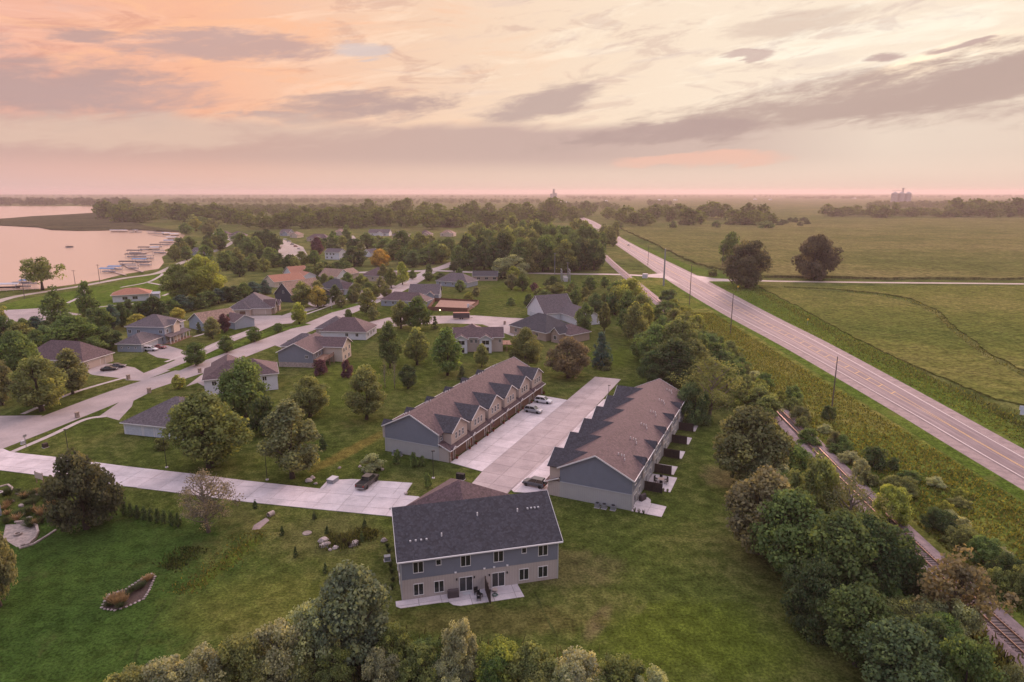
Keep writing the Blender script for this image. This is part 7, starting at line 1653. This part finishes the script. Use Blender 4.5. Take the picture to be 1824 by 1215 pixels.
for k in range(16):
    f_ = (k + 0.6 * rng_s.random()) / 16; y = 850 + 250 * f_; x = 1560 + (y - 850) * 1.0 + rng_s.uniform(50, 130)
    T(x, y, y - rng_s.uniform(12, 24), rng_s.uniform(24, 48), 'shrub', rng_s.choice([OLIVE, GREEN, LIME, GREY]), f'low scrub tuft on the meadow beside the near rails, {ORD[k].replace("from left", "from the far end").replace("leftmost", "farthest")}', group='low scrub on the near meadow', lod=1)
# ---- brush along the pond at the bottom
brush = [(632, 1176, 1000, 156, 'round', (0.068, 0.084, 0.036), 'tall dark willow at the pond before the duplex corner', 'willow_tree'), (562, 1190, 1070, 124, 'shrub', GREY, 'grey-green willow bush left of the tall dark willow', None), (505, 1212, 1104, 124, 'shrub', GREY, 'second grey-green willow bush to the left', None), (440, 1232, 1130, 124, 'shrub', OLIVE, 'third willow bush to the left, greener', None),
         (370, 1248, 1154, 124, 'shrub', GREY, 'fourth grey-green willow bush to the left', None), (300, 1262, 1174, 124, 'shrub', GREY, 'fifth grey-green willow bush to the left', None), (228, 1282, 1194, 124, 'shrub', OLIVE, 'last willow bush at the bottom left', None), (702, 1190, 1108, 84, 'shrub', OLIVE, 'bush right at the foot of the tall dark willow', None), (762, 1196, 1136, 84, 'shrub', GREEN, 'low bush in front of the patio lawn', None),
         (822, 1206, 1108, 88, 'shrub', GREY, 'upright willow bush below the privacy screen', None), (886, 1216, 1140, 110, 'shrub', LIME, 'yellow-tinged bush right of the upright willow bush', None), (956, 1230, 1156, 118, 'shrub', OLIVE, 'bush in the lower middle of the pond brush', None), (1030, 1240, 1160, 118, 'shrub', GREY, 'grey-green bush right of the lower middle', None), (1100, 1250, 1168, 118, 'shrub', OLIVE, 'bush near the right end of the pond brush', None), (1160, 1270, 1190, 84, 'shrub', GREY, 'last bush at the right end of the pond brush', None),
         (0, 1080, 930, 80, 'round', BROWN, 'brown-green tree cut by the left edge above the lush lawn', None)]
row(12, 560, 700, 498, 540, 22, 32, 20, 28, ['round', 'oval'], [GREEN, OLIVE, DARK], 'yard tree between the houses left of the upper street', 'yard trees left of the upper street', 1)
row(8, 10, 190, 602, 640, 34, 48, 44, 60, ['round'], [GREEN, TEAL, OLIVE], 'tree of the left grove behind the tan garage house', 'left grove behind the tan garage house', 1)
row(7, 955, 1090, 512, 560, 22, 34, 26, 36, ['round', 'oval'], [GREEN, OLIVE], 'tree behind the white gable house', 'trees behind the white gable house', 1)
for k in range(15):                               # low growth closing the gaps of the pond brush
    x = 200 + k * 68 + rng_s.uniform(-12, 12); yb = (1290 - (x - 200) * 0.27 if x < 560 else 1196 + max(0, x - 760) * 0.17) + 4
    T(x, yb + 14, yb - rng_s.uniform(34, 58), rng_s.uniform(70, 96), 'shrub', rng_s.choice([OLIVE, GREEN, GREY, OLIVE]), f'low bush filling the pond brush, {ORD[k]}', group='low bushes filling the pond brush')
for a in brush: T(*a[:6], a[6], name=a[7])
# ---- near drive and garden
T(155, 942, 800, 120, 'wide', (0.060, 0.068, 0.026), 'dark spreading tree in front of the private drive beside the garden')
T(372, 948, 834, 112, 'sparse', (0.12, 0.105, 0.055), 'thin see-through tree with pale trunk before the private drive')
for k in range(9):
    T(222 + k * 12, 918 + k * 2.6, 892 + k * 2.4, 15, 'cedar', DARK, f'small arborvitae of the hedge row below the private drive, {ORD[k]}', group='arborvitae hedge row', lod=2, name='arborvitae')
for k, (x, y, tp, l_) in enumerate(((455, 905, 888, 0), (503, 953, 935, 0), (583, 950, 935, 0), (560, 925, 908, 0), (527, 992, 972, 0), (650, 940, 920, 0), (645, 965, 944, 0), (580, 1020, 1000, 0))):
    T(x, y, tp, 12, 'cone', DARK, ['tiny spruce just below the drive, leftmost', 'tiny spruce left of the round cover', 'tiny spruce on the planted mound', 'tiny spruce between drive and round cover', 'tiny spruce alone on the lower slope', 'tiny spruce above the mound nearest the drive', 'tiny spruce behind the mound by the duplex', 'tiny spruce behind the tall dark willow'][k], group='tiny planted spruces', lod=2, name='spruce_sapling')
T(664, 838, 806, 46, 'willow', GREY, 'weeping dwarf tree over the stone bed beside the pickup', cat='tree')
for x, y, tp, w_, l_ in ((707, 825, 800, 18, 'small shrub left at the townhouse end wall'), (737, 832, 806, 18, 'small shrub in the middle of the townhouse end wall'), (752, 830, 812, 14, 'small shrub right at the townhouse end wall'), (762, 868, 842, 16, 'sapling on the grass left of the trash bins')):
    T(x, y, tp, w_, 'shrub', GREEN, l_, lod=2)
T(288, 800, 780, 30, 'bush', OLIVE, 'bush on the small stone bed by the pale garage doors')
# ---- field trees
T(1330, 512, 425, 80, 'wide', (0.060, 0.062, 0.026), 'large tree at the gravel road corner by the highway'); T(1300, 478, 410, 44, 'oval', GREEN, 'taller narrow tree behind the gravel road corner tree'); T(1452, 498, 417, 82, 'wide', (0.062, 0.062, 0.028), 'big field tree on the gravel road, right of the corner tree')
T(1338, 508, 470, 44, 'round', OLIVE, 'small tree under the gravel road corner tree'); T(1270, 492, 478, 24, 'bush', OLIVE, 'bush at the field corner')
# ---- trees in the middle distance that can still be told apart
KD = ['round', 'round', 'wide', 'oval']
row(13, 872, 1062, 476, 486, 52, 72, 38, 56, ['round', 'oval', 'wide'], [GREEN, GREEN, DARK, OLIVE], 'front-rank tree of the dense grove below the railway bend', 'grove front rank', 1)
row(12, 850, 1058, 455, 468, 50, 66, 36, 52, ['round', 'wide'], [GREEN, OLIVE, GREEN], 'second-rank tree of the dense grove, only its crown showing', 'grove second rank', 1)
row(12, 840, 1050, 432, 448, 40, 52, 34, 48, ['round', 'wide'], [OLIVE, OLIVE, GREEN], 'back-rank crown of the dense grove', 'grove back rank', 2)
row(5, 1040, 1068, 470, 488, 40, 60, 26, 36, ['round', 'oval'], [OLIVE, GREEN], 'tree at the right flank of the grove by the rails', 'grove right flank', 2)
row(6, 818, 870, 468, 482, 40, 56, 34, 46, ['round'], [GREEN, DARK], 'tree at the left flank of the grove behind the tan hip house', 'grove left flank', 2)
row(6, 1070, 1098, 425, 455, 26, 34, 18, 26, ['round'], [GREEN, OLIVE], 'tree between railway and highway beyond the crossing', 'trees between rails and highway', 2)
row(20, 362, 492, 440, 482, 26, 38, 26, 38, KD, [GREEN, OLIVE, DARK, GREEN], 'garden tree between the far shore houses', 'garden trees by the far shore', 2)
row(8, 425, 492, 430, 446, 16, 24, 24, 34, KD, [GREEN, OLIVE, TEAL, DARK], 'larger tree behind the boat trailer lot', 'larger trees behind the trailer lot', 2)
row(16, 395, 620, 474, 497, 22, 30, 24, 34, KD, [GREEN, OLIVE, DARK], 'garden tree above the orange roofs', 'garden trees above the orange roofs', 2)
row(11, 690, 800, 455, 472, 26, 36, 32, 44, KD, [GREEN, OLIVE, GREEN], 'tree right of the golden maple', 'trees right of the golden maple', 2)
row(6, 306, 345, 440, 466, 20, 30, 22, 30, KD, [GREEN, OLIVE], 'tree along the boat lift shore', 'trees along the boat lift shore', 2)
row(30, 405, 830, 396, 410, 22, 34, 30, 44, KD, [GREEN, OLIVE, GREEN, DARK], 'tree behind the far row of houses', 'trees among the far row of houses', 2, mass='village_wood')
row(26, 180, 420, 386, 404, 22, 34, 30, 44, KD, [OLIVE, GREEN, TEAL], 'lakeside tree beyond the boat lifts', 'lakeside trees beyond the boat lifts', 2, mass='lakeside_wood')
row(8, 330, 380, 404, 418, 16, 24, 22, 30, KD, [OLIVE, GREEN, LIME], 'shore tree above the inner boat lifts', 'shore trees above the inner lifts', 2)
row(16, 560, 810, 438, 452, 16, 22, 22, 32, KD, [GREEN, OLIVE, DARK], 'small garden tree below the far row of houses', 'small garden trees below the far row', 2)
row(22, 1080, 1380, 388, 404, 20, 34, 30, 46, KD, [GREEN, DARK, OLIVE], 'tree of the long clump right of the highway', 'clump right of the highway', 2, mass='field_wood')
row(8, 1100, 1400, 400, 408, 10, 16, 18, 34, ['bush'], [OLIVE, GREEN], 'low bush before the long clump', 'bushes before the long clump', 2, 'bush')
row(22, 1470, 1710, 383, 389, 10, 24, 20, 38, KD, [DARK, GREEN], 'tree in the field hedge before the far plain', 'field hedge trees', 2, mass='field_wood')
row(14, 1695, 1900, 384, 390, 24, 34, 32, 44, KD, [DARK, GREEN], 'tree of the dark wood at the right field edge', 'dark wood at the right field edge', 2, mass='field_wood')
row(9, 1385, 1440, 393, 404, 6, 10, 12, 22, ['bush'], [DARK], 'single bush on the far field', 'single bushes on the far field', 2, 'bush')
row(14, 960, 1060, 376, 402, 14, 30, 16, 30, KD, [GREEN, OLIVE], 'tree along the far highway left side', 'trees along the far highway', 2, mass='field_wood')
row(30, 600, 1000, 386, 406, 24, 36, 32, 48, KD, [GREEN, OLIVE, DARK], 'tree of the wood behind the far houses', 'wood behind the far houses', 2, mass='village_wood')
# ---- distant woods that read as one mass
def wood(name, label, quads, seed, col, h=12.0, step=9.0, kind='wood'):
    """joined crowns over a quadrilateral of land"""
    r = np.random.default_rng(seed); Vs, Ts = [], []
    c, _, TH = proto('round', 1, 2); nv = len(c.vertices); co = np.empty(nv * 3, np.float32); c.vertices.foreach_get('co', co); co = co.reshape(-1, 4, 3)
    tt = np.empty(len(co), np.float32); c.attributes['tint'].data.foreach_get('value', tt)
    for A, B, C, D, n in quads:
        A, B, C, D = (np.array(G(*q)) for q in (A, B, C, D))
        for _ in range(n):
            u, v = r.random(2); p = (A * (1 - u) + B * u) * (1 - v) + (D * (1 - u) + C * u) * v
            idx = r.choice(len(co), 110, replace=False); s = h * (0.7 + 0.6 * r.random()); R = s * (0.55 + 0.35 * r.random()); an = r.random() * 6.28
            q = co[idx].copy(); ctr = q.mean(1, keepdims=True); q = ctr + (q - ctr) * 2.1
            x = q[..., 0] * math.cos(an) - q[..., 1] * math.sin(an); y = q[..., 0] * math.sin(an) + q[..., 1] * math.cos(an)
            Vs.append(np.stack([x * R + p[0], y * R + p[1], q[..., 2] * s / TH], -1)); Ts.append(np.clip(tt[idx] * 0.7 + r.random() * 0.35, 0, 1))
    m = quad_mesh(name, np.concatenate(Vs), np.concatenate(Ts), M['leaf']); o = put(name, m); o['kind'] = 'stuff'; o['label'] = label; o['category'] = kind; o.color = (*col, 1); return o
def joined_wood(name, label):
    """far trees that run together: one mass of crowns, each with its own place and size"""
    r = np.random.default_rng(len(name)); Vs, Ts = [], []
    for kind, sd in (('round', 0), ('wide', 1), ('round', 2)): proto(kind, sd, 2)
    for nm, x, y, hh, w_, col in FAR:
        if nm != name: continue
        c, _, TH = PROTO[[('round', 0, 2), ('wide', 1, 2), ('round', 2, 2)][r.integers(3)]]; co = np.empty(len(c.vertices) * 3, np.float32); c.vertices.foreach_get('co', co); co = co.reshape(-1, 4, 3)
        tt = np.empty(len(co), np.float32); c.attributes['tint'].data.foreach_get('value', tt); idx = r.choice(len(co), 620, replace=False); q = co[idx]; ctr = q.mean(1, keepdims=True); q = ctr + (q - ctr) * 1.35
        p = G(x, y); R = w_ * mpp(p) / 2 * 1.07; h = height_at(p, y - hh); an = r.random() * 6.28
        X = q[..., 0] * math.cos(an) - q[..., 1] * math.sin(an); Y = q[..., 0] * math.sin(an) + q[..., 1] * math.cos(an)
        Vs.append(np.stack([X * R + p.x, Y * R + p.y, q[..., 2] * h / TH], -1)); Ts.append(np.clip(tt[idx] * 0.8 + r.random() * 0.3 - 0.05, 0, 1))
    o = put(name, quad_mesh(name, np.concatenate(Vs), np.concatenate(Ts), M['leaf'])); o['kind'] = 'stuff'; o['label'] = label; o['category'] = 'wood'; o.color = (GREEN[0] * 1.45, GREEN[1] * 1.4, GREEN[2] * 1.5, 1)
joined_wood('village_wood', 'wood running behind the far row of houses'); joined_wood('lakeside_wood', 'wood along the lake beyond the boat lifts'); joined_wood('field_wood', 'clumps and hedges on the far fields right of the highway')
wood('far_shore_wood', 'long wood on the far shore of the lake', [((-420, 366), (230, 368), (230, 360), (-420, 358), 420)], 1, DARK, 22)
wood('distant_wood', 'wooded plain behind the houses fading into haze', [((200, 385), (640, 388), (700, 372), (240, 366), 420), ((300, 362), (960, 364), (960, 357), (300, 356), 520), ((640, 400), (960, 398), (960, 386), (660, 382), 220)], 2, GREEN, 14)
wood('horizon_wood', 'dim tree lines along the horizon', [((-200, 350.5), (950, 352), (950, 350.5), (-200, 349), 380), ((1020, 356), (1130, 360), (1130, 352), (1000, 350), 90), ((1400, 355), (1560, 356), (1560, 353), (1400, 352), 90), ((1540, 372), (1860, 373), (1860, 365), (1560, 364), 240), ((1060, 352), (1500, 352), (1500, 350.5), (1060, 350.5), 60), ((1500, 352), (1900, 353), (1900, 350), (1500, 350), 150), ((1000, 372), (1100, 374), (1080, 366), (1000, 366), 40), ((1155, 366), (1195, 366), (1195, 363), (1155, 363), 24)], 3, GREEN, 16)

# ---- rough grass, weeds and brushwood too fine to count
meadow_grass('meadow_grass', 'rough tall grass between railway and highway', quad_area((67, 60), (92, 60), (93, 300), (76, 300), 1.5), 30000, 0.36, (0.130, 0.140, 0.036), 1, w=0.16)
meadow_grass('dry_grass', 'dry seed heads scattered through the railway meadow', quad_area((67, 60), (90, 60), (92, 260), (74, 260), 1.5), 2500, 0.55, (0.150, 0.150, 0.060), 2, w=0.10)
meadow_grass('verge_grass', 'grass on the field side of the highway', quad_area((112.5, 110), (121, 110), (146, 400), (125, 400), 1.4), 12000, 0.28, (0.105, 0.130, 0.034), 3, w=0.15)
meadow_grass('ditch_weeds', 'tall weeds along the highway ditch by the crop', line_area(PX((1345, 516), (1420, 556), (1540, 625), (1640, 672), (1760, 722), (1824, 760)), 4.0), 2200, 0.6, (0.100, 0.120, 0.042), 4, w=0.16)
meadow_grass('waterway_weeds', 'weeds in the waterway through the near crop', line_area(PX((1500, 518), (1564, 525), (1621, 536), (1672, 559), (1691, 581), (1760, 636), (1824, 668)), 3.0), 700, 0.5, (0.110, 0.125, 0.042), 5, w=0.2)
meadow_grass('gully_weeds', 'weeds along the small ditch on the lush lawn', line_area(PX((465, 945), (420, 980), (390, 1010), (350, 1035), (320, 1060)), 2.6), 900, 0.28, (0.110, 0.112, 0.040), 6, w=0.08)
meadow_grass('gully_weeds', 'darker weeds on the ditch bank of the lush lawn', line_area(PX((345, 975), (320, 1000), (295, 1015)), 2.4), 700, 0.4, (0.060, 0.080, 0.030), 7, w=0.09)
meadow_grass('rail_weeds', 'weeds along the left edge of the ballast', line_area([(58.6, 60), (58.8, 90), (60.5, 130), (64, 180), (68, 260)], 2.0), 7000, 0.9, (0.078, 0.088, 0.034), 8, w=0.12)
meadow_grass('pond_weeds', 'reeds and brush round the pond in the foreground', line_area(PX((500, 1215), (620, 1195), (720, 1190), (800, 1200), (900, 1225), (1100, 1240)), 5.0), 5000, 1.1, (0.080, 0.080, 0.040), 9, w=0.10)
sheet('pond', PX((520, 1300), (560, 1212), (640, 1196), (720, 1196), (790, 1212), (830, 1300)), 0.03, 'algae')
meadow_grass('mound_grass', 'long grass on the planted mound left of the duplex', line_area(PX((575, 965), (600, 968), (640, 962), (660, 945)), 2.2), 2200, 0.6, (0.080, 0.092, 0.038), 10, w=0.07)
# ================================================================ THE EVENING HAZE
def haze():
    m = bpy.data.materials.new('haze'); m.use_nodes = True; t = NT(m.node_tree)
    pv = t.node('ShaderNodeVolumePrincipled'); out = t.node('ShaderNodeOutputMaterial'); t.l.new(pv.outputs[0], out.inputs['Volume'])
    pv.inputs['Color'].default_value = (0.72, 0.61, 0.61, 1); pv.inputs['Density'].default_value = 0.00011; pv.inputs['Anisotropy'].default_value = 0.3
    mb = MB(); mb.box(-13200, 13200, -200, 13500, -1.5, 74.0); o = mb.build('haze', m); o['kind'] = 'stuff'; o['label'] = 'thin warm evening haze over the plain'; o['category'] = 'haze'
haze()
